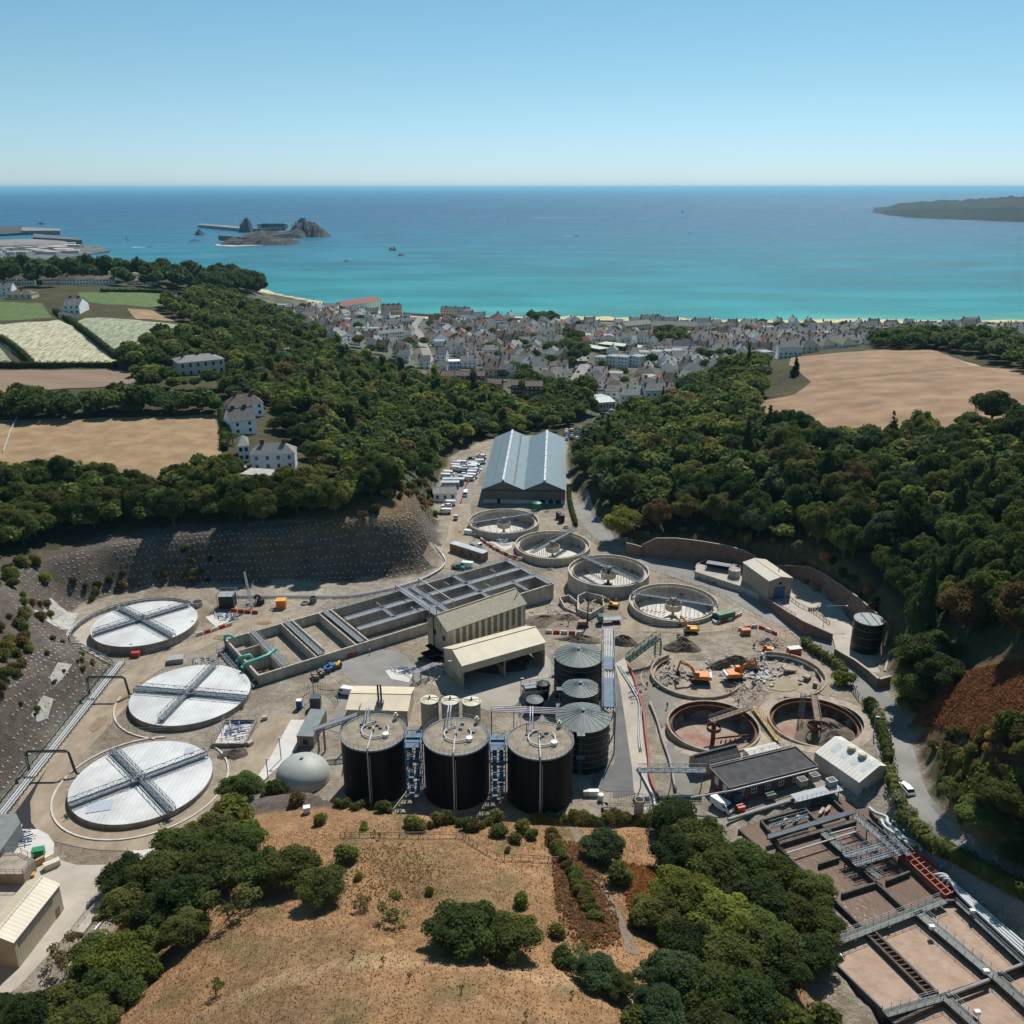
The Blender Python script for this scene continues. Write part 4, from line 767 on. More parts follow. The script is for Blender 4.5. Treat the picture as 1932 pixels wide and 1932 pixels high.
# grey cone-roofed tanks
for i, (a, z, rr) in enumerate((((1128, 1488, 1200, 1370), 11, 6.35), ((1185, 1460, 1455, 1590), 8.5, 4.62), ((1140, 1542, 1628, 1850), 11, 6.3))):
 cx, cy, r = fc(7, *a, z); t = thing('cone_roof_tank', ('dark tank with grey cone roof farthest from the black digesters', 'smallest of the three dark cone-roofed tanks, in the middle', 'dark cone-roofed tank just behind the right black digester')[i], 'tank', (cx, cy, 0), group='dark tanks with grey cone roofs')
 m = MB(); m.lathe((cx, cy, 0), [(r - .1, 0), (r - .1, z)], 64); part('wall', m, blkg, t, True)
 m = MB()
 for zz in (1.6, 3.2, 4.8, 6.4, 8, 9.6):
  if zz < z: m.ringwall((cx, cy), r - .1, r + .03, zz - .05, zz + .05, 48)
 part('hoop', m, galv_dk, t)
 n = 24; m = MB(); h = r * .27; m.lathe((cx, cy, 0), [(r + .1, z - .15), (r + .1, z + .02), (.3, z + h)], n); part('roof', m, cone_m, t)
 m = MB()
 for k in range(n): a_ = 2 * math.pi * k / n; m.bar((cx + (r + .1) * math.cos(a_), cy + (r + .1) * math.sin(a_), z + .07), (cx + .3 * math.cos(a_), cy + .3 * math.sin(a_), z + h + .05), .09)
 part('roof_rib', m, galv_dk, t)
 m = MB(); m.tube([(cx, cy, z + h - .1), (cx, cy, z + h + .45)], .42, 12); part('roof_vent', m, galv, t)
 m = MB(); m.rail([(cx + .6, cy - .2, z + h), (cx + r * .9, cy - r * .25, z + .3)], .8, 1.2, .05, mid=False); part('handrail', m, dark, t)
 sx = -1 if i < 2 else 0; m = MB(); lx, ly = (cx - r - .5, cy - .5) if i < 2 else (cx - 1, cy - r - .6)
 for d in (-.25, .25): m.bar((lx + d, ly, 0), (lx + d, ly, z + 1), .06)
 for k in range(int(z * 2.2)): m.bar((lx - .25, ly, .4 + k * .45), (lx + .25, ly, .4 + k * .45), .04)
 for zz in (z * .45, z): m.box((lx, ly, zz), (1.8, 1.4, .08)); m.rail([(lx - .9, ly - .7, zz), (lx + .9, ly - .7, zz)], 1.0, .9, .05)
 part('ladder', m, galv, t)
# steel pipe bridge past the cone tanks
pbz = 11.2; A, B = W(7, 1522, 1100, pbz), W(7, 1530, 1700, pbz)
t = thing('pipe_bridge', 'tall steel bridge of parallel silver pipes beside the cone-roofed tanks', 'pipe bridge', (B.x, B.y, 0)); u = (B - A).normalized(); s = u.cross(Vector((0, 0, 1))); L_ = (B - A).length
for k in range(6): m = MB(); o = s * (-1.2 + k * .42); m.tube([A + o + Vector((0, 0, .3 + .25 * (k % 2))), B + o + Vector((0, 0, .3 + .25 * (k % 2)))], .13, 6); part('pipe', m, galv_lt, t)
m = MB(); truss(m, A, B, 3.2, 1.5, 2, deck=False, th=.12)
for i in range(12): p = A.lerp(B, i / 11); m.bar(p - s * 1.6, p + s * 1.6, .1)
part('truss', m, galv, t)
m = MB()
for i in range(6):
 p = A.lerp(B, i / 5)
 for sg in (-1.5, 1.5): q = p + s * sg; m.bar((q.x, q.y, 0), q, .25)
 if i: q = A.lerp(B, (i - 1) / 5); m.bar((q.x + s.x * 1.5, q.y + s.y * 1.5, pbz), (p.x + s.x * 1.5, p.y + s.y * 1.5, 4), .1)
part('trestle', m, galv_dk, t)
for a_, b_, zz in ((.40, .56, pbz + .9), (.66, .98, pbz + .9)):
 m = MB(); p, q = A.lerp(B, a_), A.lerp(B, b_); p.z = q.z = zz; m.bar(p, q, 2.6, .12); m.rail([p + s * 1.3, q + s * 1.3], 1.1, 1.3, .06); m.rail([p - s * 1.3, q - s * 1.3], 1.1, 1.3, .06); part('walkway', m, M('blue_grating2', (.11, .16, .22), .7), t)
m = MB(); p = B + s * .8
m.tube([(p.x, p.y, pbz), (p.x, p.y, 1)], .3, 8); part('riser_pipe', m, galv, t)
# pipe rack behind the digesters
A, B = W(14, 1195, 170, 9), W(14, 1690, 190, 9); t = thing('pipe_rack', 'pinkish-white pipes on a steel rack running behind the right black digester', 'pipes', ((A.x + B.x) / 2, A.y, 0))
for k in range(4): m = MB(); m.tube([A + Vector((0, k * .45, .2 * k)), B + Vector((1.5, k * .45, .2 * k))], .13, 6); part('pipe', m, M('pink_white_pipe', (.62, .55, .60), .4), t)
m = MB()
for i in range(4):
 p = A.lerp(B, i / 3)
 for d in (0, 1.6): m.bar((p.x, p.y + d, 0), (p.x, p.y + d, 9), .2)
 m.bar((p.x, p.y, 8.7), (p.x, p.y + 1.6, 8.7), .15)
part('trestle', m, M('brown_steel', (.09, .065, .055), .6), t)
A, B = W(6, 760, 1305, 6.5), W(6, 1050, 1205, 8.5); t = thing('pipe_rack', 'inclined pipe rack rising from the container to the left black digester', 'pipes', (A.x, A.y, 0))
for k in range(3): m = MB(); m.tube([A + Vector((0, k * .5, 0)), B + Vector((0, k * .5, 0)), B + Vector((1.5, k * .5 - 2, 4))], .14, 6); part('pipe', m, galv_lt, t)
m = MB(); truss(m, A + Vector((0, .5, -.5)), B + Vector((0, .5, -.5)), 1.8, .5, 1.5, deck=False, th=.12)
for q in (.08, .22, .75): p = A.lerp(B, q); m.bar((p.x, p.y, 0), (p.x, p.y, p.z), .22); m.bar((p.x, p.y + 1, 0), (p.x, p.y + 1, p.z), .22)
part('trestle', m, galv_dk, t)
# green conveyor truss
A, B = W(8, 165, 850, 3.4), W(8, 350, 712, 7.5); t = thing('conveyor', 'dark green lattice conveyor climbing above the grey pipes', 'conveyor', (A.x, A.y, tz(A.x, A.y)))
m = MB(); truss(m, A, B, 1.8, 1.6, 1.4, th=.16); part('truss', m, greent, t)
m = MB(); C_ = W(8, 325, 830, 3)
for d in (-.8, .8): m.bar((B.x + d, B.y, B.z), (B.x + d, B.y, 2), .2); m.bar((B.x + d, B.y - 1.6, B.z), (B.x + d, B.y - 1.6, 2), .2)
for k in range(5): m.bar((B.x - .8, B.y, 2.3 + k), (B.x + .8, B.y - 1.6, 3.3 + k), .1); m.bar((B.x - .8, B.y - 1.6, 2.3 + k), (B.x + .8, B.y, 2.3 + k), .1)
part('tower', m, greent, t)
# aprons hide the cut round sunken tanks
def apron(parent, cx, cy, r, w, mat, n=72, name='apron', a0=0, a1=2 * math.pi, off=.05):
 m = MB(); k = n if abs(a1 - a0 - 2 * math.pi) < 1e-6 else n + 1
 for i in range(k):
  a = a0 + (a1 - a0) * i / n; o = (cx + (r + w) * math.cos(a), cy + (r + w) * math.sin(a)); zo = tz(*o) + off
  m.v += [(cx + (r - .1) * math.cos(a), cy + (r - .1) * math.sin(a), zo), (*o, zo)]
 m.f = [(2 * i, 2 * i + 1, 2 * ((i + 1) % k) + 1, 2 * ((i + 1) % k)) for i in range(n)]; m.m = [0] * n
 return part(name, m, mat, parent)
dirt_plain = M('bare_dirt', (.31, .255, .195), .95, scale=.4, col2=(.23, .185, .135), bump=.4)
for o in [q for q in COL.objects if q.name.startswith('clarifier_tank')]:
 c = min(CLF, key=lambda q: abs(q[0] - o.location.x) + abs(q[1] - o.location.y)); apron(o, c[0], c[1], c[2], 3.0, dirt_plain)
# old tanks
ringl = ('old round tank with rust-brown floor and a half bridge on the left', 'old round tank half filled with soil beside the white-roofed building', 'partly demolished round tank pit with the left excavator inside', 'partly demolished round tank pit with a muddy puddle and broken slabs')
arcs = ((0, 2 * math.pi), (0, 2 * math.pi), (R(118), R(325)), (R(-100), R(92)))
OTz = []
for i, o in enumerate(OT):
 cx, cy, z = o[0], o[1], 3.3; r = RO if i < 2 else 12.0; a0, a1 = arcs[i]
 t = thing('old_tank', ringl[i], 'settling tank', (cx, cy, 0), group='old brown tanks'); OTz.append(t)
 fz = (-1.0, -.6, 1.6, 1.4)[i]
 m = MB(); m.ringwall((cx, cy), r - .45, r, -2, z, 72, 0, a0, a1)
 if a1 - a0 < 6.2:
  for a in (a0, a1): m.add([(cx + q * math.cos(a), cy + q * math.sin(a), zz) for q, zz in ((r - .45, -2), (r, -2), (r, z), (r - .45, z))], [(0, 1, 2, 3)])
 part('rim', m, conc_old, t)
 m = MB(); m.lathe((cx, cy, 0), [(r - .46, -2), (r - .46, z - .03)], 72, 0, a0, a1); m.ringwall((cx, cy), r - 1.35, r - 1.2, z - 1.1, z - .6, 72, 0, a0, a1); m.lathe((cx, cy, 0), [(r - .46, z - 1.1), (r - 1.35, z - 1.1)], 72, 0, a0, a1); part('inner_wall', m, rust_w if i < 2 else conc_old, t)
 m = MB(); m.lathe((cx, cy, fz), [(.01, -.4 if i < 2 else 0), (r - .4, 0)], 64); m.f = [tuple(reversed(f)) for f in m.f]; part('floor', m, rust if i < 2 else M('demolition_dirt', (.37, .30, .23), .95, scale=.5, col2=(.25, .20, .15), bump=.5), t)
 apron(t, cx, cy, r, 2.6, conc_old if i < 3 else dirt_plain, a0=a0, a1=a1)
def halfbridge(t, a, b, ringc, zb, col_to):
 A, B = W(8, *a, zb), W(8, *b, zb); m = MB(); m.bar(A, B, 1.5, .35); m.box(((A + B) / 2).to_tuple()[:2] + (zb + .2,), (.3, .3, .1)); u = (B - A).normalized(); s = u.cross(Vector((0, 0, 1))) * .75
 part('bridge_beam', m, timber, t)
 for sg in (-1, 1): m = MB(); m.rail([A + s * sg + Vector((0, 0, .2)), B + s * sg + Vector((0, 0, .2))], 1.0, 1.3, .06); part('handrail', m, galv, t)
 c = W(8, *ringc, zb - 1.2); m = MB(); m.lathe((c.x, c.y, c.z), [(1.7, -.9), (1.7, 0), (1.6, 0), (1.6, -.9)], 28); part('drum', m, rust_w, t)
 m = MB(); m.tube([(c.x, c.y, col_to), (c.x, c.y, zb)], .55, 14); part('column', m, rust_w, t)
halfbridge(OTz[0], (665, 1215), (905, 1135), (688, 1245), 4.6, -1.6)
halfbridge(OTz[1], (1290, 1060), (1315, 1215), (1297, 1232), 4.6, -1.6)
m = MB(); c = OT[0]
for k in range(7): a = R(-30); p = Vector((c[0] + 1.8 + k * 1.15, c[1] - 1.6 + k * .25, -.5)); m.box(p, (.9, .14, .7), 1.0)
m.bar((c[0], c[1] - 1.2, .2), (c[0] + 9, c[1] + .4, .2), .3); part('scraper_arm', m, rust_w, OTz[0])
c = OT[1]; heap('soil_fill', c[0] + 3.6, c[1] - .5, 7.2, 9.2, 3.2, spoil, '', z=-.6, seed=3, n=26, parent=OTz[1])
m = MB(); A = W(8, 1212, 1190, -.2); B = W(8, 1228, 1040, 4.5)
for d in ((-.5, -.5), (.5, -.5), (.5, .5), (-.5, .5)): m.bar((A.x + d[0], A.y + d[1], -.6), (A.x + d[0], A.y + d[1], 6.5), .12)
for k in range(7):
 z_ = -.6 + k
 for p, q in (((-.5, -.5), (.5, -.5)), ((.5, -.5), (.5, .5)), ((.5, .5), (-.5, .5)), ((-.5, .5), (-.5, -.5))): m.bar((A.x + p[0], A.y + p[1], z_), (A.x + q[0], A.y + q[1], z_ + 1), .07)
single('lattice_tower', m, galv, 'thin grey lattice tower standing in the left side of the soil-filled old tank', 'tower')
# yard between
for cc, x, y, rx, ry, h, lbl, mt, sd in ((8, 505, 770, 5.0, 4.4, 2.8, 'conical grey spoil heap behind the left demolished tank', spoil, 11), (8, 140, 740, 5, 3.2, 2.2, 'long grey spoil heap beside the green conveyor', spoil, 12), (8, 820, 870, 6, 2.6, 1.8, 'dark spoil heap between the two demolition pits', spoil, 13),
  (8, 1010, 745, 2.6, 2.2, 1.6, 'heap of broken masonry behind the right demolished tank', rubble, 14), (7, 1050, 1030, 6, 5, 1.6, 'brown earth heap in front of the right end of the long tank', spoil, 15), (7, 1230, 1010, 4, 3, 1.2, 'low clay mound next to the concrete chambers', spoil, 16), (7, 1330, 1170, 7, 2.6, 1.5, 'low dark spoil ridge behind the cone-roofed tanks', spoil, 17),
  (5, 1620, 1230, 3.4, 3, 1.1, 'heap of cut brushwood beyond the nearest covered tank', M('brushwood', (.17, .125, .095), .95, scale=2, col2=(.07, .05, .04), bump=1), 18), (7, 1080, 235, 2.0, 1.2, .7, 'small gravel heap behind the empty clarifiers', rubble, 19), (7, 1100, 655, 1.8, 1.2, .8, 'small gravel heap right of the long concrete tank', rubble, 20)):
 p = GC(cc, x, y); heap('spoil_heap' if mt is spoil else 'heap', p.x, p.y, rx, ry, h + (.6 if sd == 13 else 0), mt, lbl, seed=sd, n=28)
def debris(label, c, pts, n, smin, smax, mat, name='rubble', seed=1, flat=.4, zoff=0):
 r_ = random.Random(seed); m = MB()
 for _ in range(n):
  a, b, u = r_.choice(pts); x = a + r_.gauss(0, u); y = b + r_.gauss(0, u * .55); p = GC(c, x, y)
  s = r_.uniform(smin, smax); m.box((p.x, p.y, p.z + s * flat * .4 + zoff), (s, s * r_.uniform(.3, .9), s * flat * r_.uniform(.3, 1)), r_.uniform(0, 3.1), tilt=r_.uniform(-.5, .5))
 return single(name, m, mat, label, name, kind='stuff')
debris('grey demolition rubble strewn between the two pits', 8, ((760, 905, 60), (1000, 900, 70), (960, 950, 50), (880, 900, 50)), 420, .2, 1.1, M('broken_concrete', (.46, .45, .43), .95, .12, 1), seed=3, zoff=.5)
debris('broken rubble in the left pit around the excavator bucket', 8, ((400, 930, 36), (470, 950, 40), (380, 990, 20)), 200, .2, 1.0, rubble, seed=4, zoff=.55)
debris('broken masonry lumps in a heap', 8, ((1015, 740, 26), (1040, 760, 25)), 90, .3, 1.1, M('masonry_lump', (.28, .21, .16), .95, .2, 1), seed=5, zoff=.5)
debris('scattered stones and offcuts over the building site', 7, ((1000, 1000, 60), (1250, 1020, 60), (1130, 960, 60), (1400, 960, 50), (1450, 900, 50)), 170, .2, .9, M('stones', (.36, .31, .25), .95, .2, 1), name='stones', seed=6)
for (x, y, s, rz, lb) in ((1140, 900, 3.6, .3, 'largest broken slab lying in the right demolition pit'), (1250, 945, 2.8, .9, 'tilted broken slab at the right edge of the right pit'), (1210, 970, 1.1, .2, 'small pale block near the right pit puddle'), (1300, 985, 2.0, 1.2, 'broken slab against the right pit wall')):
 p = W(8, x, y, 2.2); m = MB(); m.box(p, (s, s * .6, .5), rz, tilt=.22); single('broken_slab', m, conc_old, lb, 'concrete slab')
# twisted scrap between pits and tanks
m = MB(); r_ = random.Random(5)
for _ in range(70):
 p = GC(8, r_.uniform(770, 1010), r_.uniform(1010, 1075)); a = r_.uniform(0, 6.3); L_ = r_.uniform(.8, 3); m.bar((p.x, p.y, p.z + r_.uniform(.1, .6)), (p.x + math.cos(a) * L_, p.y + math.sin(a) * L_, p.z + r_.uniform(.2, 1.3)), .09)
single('scrap_metal', m, M('scrap', (.20, .13, .12), .7, .3, 1), 'tangle of scrap steel bars between the pits and the lower tanks', 'scrap', kind='stuff')
# gangway between the two lower tanks
m = MB(); A, B = W(8, 925, 1125, 3.4), W(8, 1075, 1330, 3.4); t = thing('gangway', 'yellowish gangway with red bars running between the two lower old tanks', 'gangway', A)
m.bar(A, B, 1.1, .15); part('deck', m, M('worn_yellow', (.45, .30, .10), .8, .25, 1), t)
m = MB(); m.rail([A + Vector((.6, 0, .1)), B + Vector((.6, 0, .1))], 1.1, 1.2); part('handrail', m, redpipe, t); m = MB(); m.rail([A - Vector((.6, 0, -.1)), B - Vector((.6, 0, -.1))], 1.1, 1.2); part('handrail', m, galv, t)
# retaining walls
def wallrun(name, label, c, base, top, zb, th=.6, mat=stonew, cat='retaining wall', minh=1.0):
 bw = [W(c, *q, z) for q, z in zip(base, zb)]; t = thing(name, label, cat, bw[0]); m = MB(); mc = MB(); zs = []
 for (tx, ty), b in zip(top, bw):
  zs.append(max(b.z + minh, zat(b.x, b.y, D(c, tx, ty)[1])))
 for i in range(len(bw) - 1):
  a, b = bw[i], bw[i + 1]; u = (b - a); u.z = 0; u.normalize(); s = Vector((-u.y, u.x, 0)) * th
  vs = [(a.x, a.y, -2), (b.x, b.y, -2), (b.x + s.x, b.y + s.y, -2), (a.x + s.x, a.y + s.y, -2), (a.x, a.y, zs[i]), (b.x, b.y, zs[i + 1]), (b.x + s.x, b.y + s.y, zs[i + 1]), (a.x + s.x, a.y + s.y, zs[i])]
  m.add(vs, [(0, 1, 5, 4), (2, 3, 7, 6), (4, 5, 6, 7), (1, 2, 6, 5), (3, 0, 4, 7)])
  mc.bar((a.x + s.x / 2, a.y + s.y / 2, zs[i] + .08), (b.x + s.x / 2, b.y + s.y / 2, zs[i + 1] + .08), th + .15, .14)
 part('wall_face', m, mat, t); part('coping', mc, stonec, t); return t, bw, zs
_, RW, RWZ = wallrun('retaining_wall', 'tall curving brown retaining wall along the foot of the right-hand wood', 8,
 ((1710, 930), (1742, 800), (1730, 760), (1640, 690), (1530, 600), (1420, 505), (1330, 430), (1240, 375), (1160, 335), (1060, 320), (950, 300), (870, 290), (750, 272), (600, 252), (450, 232), (330, 218), (250, 205)),
 ((1722, 920), (1742, 760), (1742, 640), (1700, 560), (1600, 465), (1510, 385), (1440, 322), (1385, 282), (1290, 279), (1200, 275), (1050, 232), (960, 190), (860, 155), (720, 130), (560, 112), (420, 112), (250, 152)),
 (3.5, 3.4, 3.4, 3.3, 3.3, 3.3, 3.3, 3.3, 3.3, 3.3, 3.3, 3.2, 2.5, 2, 1.7, 1.5, 1.4), th=-.6)
wallrun('boundary_wall', 'low brown wall stub where the tall retaining wall meets the access road', 8, ((250, 210), (200, 203), (155, 195)), ((250, 165), (200, 150), (160, 140)), (1.4, 1.4, 1.4), th=-.6)
wallrun('boundary_wall', 'low brown wall between the access road and the raised forecourt', 8, ((1395, 745), (1300, 712), (1220, 690), (1130, 620), (1010, 520), (930, 460), (850, 420), (760, 385), (680, 350), (580, 318)),
 ((1395, 692), (1300, 650), (1215, 615), (1125, 560), (1012, 482), (930, 440), (850, 396), (760, 352), (680, 318), (580, 292)), (2.6, 2.5, 2.4, 2.1, 1.8, 1.5, 1.3, 1.2, 1.2, 1.2), th=-.5, minh=.9)
wallrun('boundary_wall', 'low brown wall below the black silo, next to the road bend', 8, ((1745, 985), (1680, 1000), (1620, 945), (1540, 880), (1460, 830), (1420, 805)), ((1745, 940), (1690, 958), (1620, 905), (1540, 845), (1465, 800), (1425, 775)), (5, 4.9, 4.4, 4, 3.6, 3.4), th=.5, minh=1.0)
wallrun('boundary_wall', 'short brown end wall left of the covered store on the forecourt', 8, ((580, 312), (590, 290), (640, 258)), ((580, 290), (595, 268), (642, 240)), (1.4, 2, 3), th=.4, minh=1)
# silo
cx, cy, r = fc(8, 1535, 1718, 560, 635, 12.5); r = 4.0; t = thing('silo', 'tall glossy black silo with pale flat lid beside the road bend', 'silo', (cx, cy, 3.3))
m = MB(); m.lathe((cx, cy, 0), [(r, 3.2), (r, 12.4)], 64); part('wall', m, blkg, t, True)
m = MB(); m.ringwall((cx, cy), r - .1, r + .06, 12.2, 12.5, 64); m.disc((cx, cy, 12.48), r - .1, 48); part('lid', m, M('silo_lid', (.22, .25, .235), .6, .2, 1), t)
for d in (-1, 1.5): m = MB(); m.bar((cx + d, cy - r * .9, 12.65), (cx + d, cy + r * .9, 12.65), .15); part('lid_rib', m, galv_dk, t)
for zz in (5.5, 8, 10.2): m = MB(); m.ringwall((cx, cy), r - .05, r + .04, zz, zz + .1, 64); part('hoop', m, galv_dk, t)
m = MB()
for d in (0, .5): m.tube([(cx + r + .5, cy - 1 + d, 3.3), (cx + r + .5, cy - 1 + d, 11.5)], .1, 6)
for k in range(18): m.bar((cx + r + .5, cy - 1, 3.6 + k * .44), (cx + r + .5, cy - .5, 3.6 + k * .44), .05)
part('ladder', m, galv, t)
m = MB()
for k in range(3): m.tube([(cx + 1 + k * .7, cy - r - .8, 3.5), (cx + 1 + k * .7, cy - r - 4.5, 3.6), (cx + 1 + k * .7, cy - r - 4.5, 4.8)], .14, 6)
m.rail([(cx - 1, cy - r - 5, 3.3), (cx + 3.4, cy - r - 5, 3.3)], 1.1, 1.0); single('pump_pipework', m, galv, 'grey pipes and rail at the foot of the black silo', 'pipework')
# weighbridge / tanker reception building
Q5, u5, n5_, L5, D5 = rect(W(8, 865, 258, 9.8), W(8, 1022, 370, 9.8), W(8, 1163, 352, 9.8))
g5 = gable('reception_building', 'tall grey-beige metal building with a blue roller door on the forecourt', 'building', Q5, .8, 9.8, 10.7, corr('beige_cladding', (.34, .295, .225), 0, .4, amp=.1), corr('beige_roof', (.50, .45, .36), ang(u5.y, u5.x), .5, amp=.14), .2)
panel(g5, 'roller_door', Q5[1], Q5[2], 2.1, 3.9, 3.3, 7.4, M('blue_door', (.03, .10, .25), .5, .06), .14, u5); panel(g5, 'vent_louvre', Q5[1], Q5[2], 3.6, .9, 8.1, 9.0, dark, .1, u5)
m = MB(); p = Q5[1].lerp(Q5[2], .8) - u5 * 5; m.tube([(p.x, p.y, 9.8), (p.x, p.y, 11.6)], .16, 8); part('flue', m, dark, g5)
panel(g5, 'door', Q5[1], Q5[2], 6.8, .9, 3.3, 5.4, galv, .1, u5)
# covered store and low building behind it
A, B, C_ = W(8, 640, 262, 5.4), W(8, 815, 290, 5.4), W(8, 655, 245, 5.4)
Q6, u6, n6_, L6, D6 = rect(A, B, C_); t = thing('lean_to_store', 'low lean-to with a pale metal roof behind the reception building', 'shed', (A.x, A.y, 3.3)); m = MB(); m.prism([(q.x, q.y) for q in Q6], 5.3, 5.5); part('roof', m, galv, t); m = MB(); m.bar((Q6[3].x, Q6[3].y, 4.3), (Q6[2].x, Q6[2].y, 4.3), .2, 2); part('back_wall', m, dark, t)
for q in Q6: m = MB(); m.bar((q.x, q.y, 3.3), (q.x, q.y, 5.3), .18); part('post', m, galv_dk, t)
p = W(8, 810, 340, 3.3); t = thing('round_hopper', 'small round grey hopper behind the reception building', 'hopper', p); m = MB(); m.tube([p, p + Vector((0, 0, 2.6))], 2.0, 20); part('body', m, conc, t); m = MB(); m.rail(arcpts(p.x, p.y, 2.0, 0, 6.28, 5.9, 10), 1, 2, .06); part('handrail', m, galv, t)
# forecourt furniture
for pts, lb in ((((1140, 475), (1200, 520), (1290, 560), (1385, 632)), 'timber-and-steel barrier rail in the middle of the forecourt'), (((1150, 320), (1260, 385), (1340, 440), (1430, 510), (1530, 612)), 'grey safety rail along the foot of the tall retaining wall'), (((1050, 505), (1100, 535), (1180, 585)), 'short railing on top of the low wall beside the forecourt')):
 m = MB(); m.rail([W(8, *q, 3.35) for q in pts], 1.0, 1.6, .12); single('safety_rail', m, timber if 'timber' in lb else galv, lb, 'railing')
for (x, y), h, arm, lb in (((1348, 640), 6.5, 6, 'inverted-L steel gantry post on the forecourt'), ((1512, 505), 5, 1, 'street lamp standing against the tall retaining wall')):
 p = W(8, x, y, 3.35); t = thing('street_lamp' if arm == 1 else 'gantry_post', lb, 'lamp' if arm == 1 else 'post', p); m = MB(); m.tube([p, p + Vector((.3, 0, h)), p + Vector((arm, 0, h + .1))], .1, 8); part('pole', m, galv, t); m = MB(); m.box(p + Vector((arm, 0, h + .05)), (.9, .3, .15)); part('lamp_head', m, galv_lt, t)
p = W(8, 1282, 545, 3.35); m = MB()
for k in range(4): m.box(p + Vector((k * .7 - 1, 0, .5)), (.4, .5, 1.0)); m.tube([p + Vector((k * .7 - 1, -.3, .4)), p + Vector((k * .7 - 1, -.9, .4))], .1, 6)
single('hose_stand', m, galv_dk, 'row of small grey hose connections on the forecourt', 'hose stand')
# brick pump house, slate outhouse, white hall
Q7, u7, n7_, L7, D7 = rect(W(8, 790, 1615, 7.6), W(8, 1300, 1485, 7.6), W(8, 640, 1505, 7.6))
ctr = sum(Q7, Vector()) / 4; g7 = thing('pump_house', 'brown brick pump house with flat dark roof and white windows', 'building', (ctr.x, ctr.y, 4)); z0 = 3.0
m = MB(); m.prism([(q.x, q.y) for q in Q7], z0, 7.3); part('wall', m, brick, g7)
m = MB(); QQ = [q + ((q - ctr).normalized()) * .5 for q in Q7]; m.prism([(q.x, q.y) for q in QQ], 7.3, 7.5); part('roof', m, bitumen, g7)
m = MB()
for i in range(4): a, b = QQ[i], QQ[(i + 1) % 4]; m.bar((a.x, a.y, 7.6), (b.x, b.y, 7.6), .22, .34)
part('parapet', m, M('lead_flashing', (.11, .105, .11), .7), g7)
for i, s in enumerate((2.0, 5.2, 8.6, 12.0, 15.6)):
 w_ = panel(g7, 'window', Q7[0], Q7[1], s, 1.3, 4.9, 6.8, darkg, .1, -n7_)
 for ds, ww, za, zb in ((0, 1.3, 4.85, 4.97), (0, 1.3, 6.7, 6.82), (0, .1, 4.9, 6.8), (1.2, .1, 4.9, 6.8), (.6, .1, 4.97, 6.7), (.1, 1.1, 5.8, 5.9)):
  f = panel(g7, 'frame', Q7[0], Q7[1], s + ds, ww, za, zb, white, .2, -n7_); f.data.transform(Matrix.Translation(f.location)); f.parent = w_
for s in (1.5, 4.6): panel(g7, 'window', Q7[3], Q7[0], s, 1.3, 4.9, 6.8, white, .12, -u7)
t = thing('edge_pipe', 'white pipes following the roof edge of the brick pump house', 'pipe', (Q7[0].x, Q7[0].y, 7)); m = MB(); m.tube([W(8, 550, 1675, 5), Q7[0] - n7_ * .9 + Vector((0, 0, -.1)), Q7[1] - n7_ * .9 + Vector((0, 0, -.1))], .17, 6); part('pipe', m, galv_lt, t)
m = MB(); m.tube([Q7[3] + n7_ * .9, Q7[2] + n7_ * .9], .14, 6); part('pipe', m, M('pink_white_pipe', (.62, .55, .60), .4), t); m = MB(); m.rail([Q7[3] + n7_ * 1.2, Q7[2] + n7_ * 1.2], 1.0, 1.8, .06); part('handrail', m, galv, t)
Q8, u8, n8_, L8, D8 = rect(W(8, 600, 1492, 5.6), W(8, 845, 1428, 5.6), W(8, 505, 1440, 5.6))
gable('outhouse', 'small old outhouse with dark slate roof behind the pump house', 'building', Q8, 2, 5.6, 7.3, conc_old, M('dark_slate', (.075, .075, .07), .8, .25, 1.2), .2)
Q9, u9, n9_, L9, D9 = rect(W(8, 905, 1420, 4.6), W(8, 1095, 1376, 4.6), W(8, 840, 1388, 4.6)); m = MB(); m.prism([(q.x, q.y) for q in Q9], 2, 4.6); single('flat_roof_store', m, M('pale_flat_roof', (.55, .52, .46), .8), 'low flat pale-roofed store squeezed between the old tank and the pump house', 'building')
Qa, ua, na_, La, Da = rect(W(8, 1297, 1405, 7.8), W(8, 1565, 1590, 7.8), W(8, 1753, 1500, 9.4)); ca_ = sum(Qa, Vector()) / 4; ga = thing('white_hall', 'white metal hall with ribbed roof, skylights and two roof cowls', 'building', (ca_.x, ca_.y, 4))
A, B, C_, Dd = Qa; f_ = .72; P1, P2 = A.lerp(Dd, f_), B.lerp(C_, f_); m = MB(); za, zr, zc = 7.8, 10.1, 9.3
m.add([(A.x, A.y, 2), (B.x, B.y, 2), (C_.x, C_.y, 2), (Dd.x, Dd.y, 2), (A.x, A.y, za), (B.x, B.y, za), (P2.x, P2.y, zr), (C_.x, C_.y, zc), (Dd.x, Dd.y, zc), (P1.x, P1.y, zr)], [(0, 1, 5, 4), (1, 2, 7, 6, 5), (2, 3, 8, 7), (3, 0, 4, 9, 8)]); part('wall', m, corr('white_cladding', (.56, .53, .46), 0, .5, amp=.1), ga)
rm = corr('white_ribbed_roof', (.70, .67, .60), ang(ua.y, ua.x), .9, amp=.16); m = MB(); o = n9_ * 0
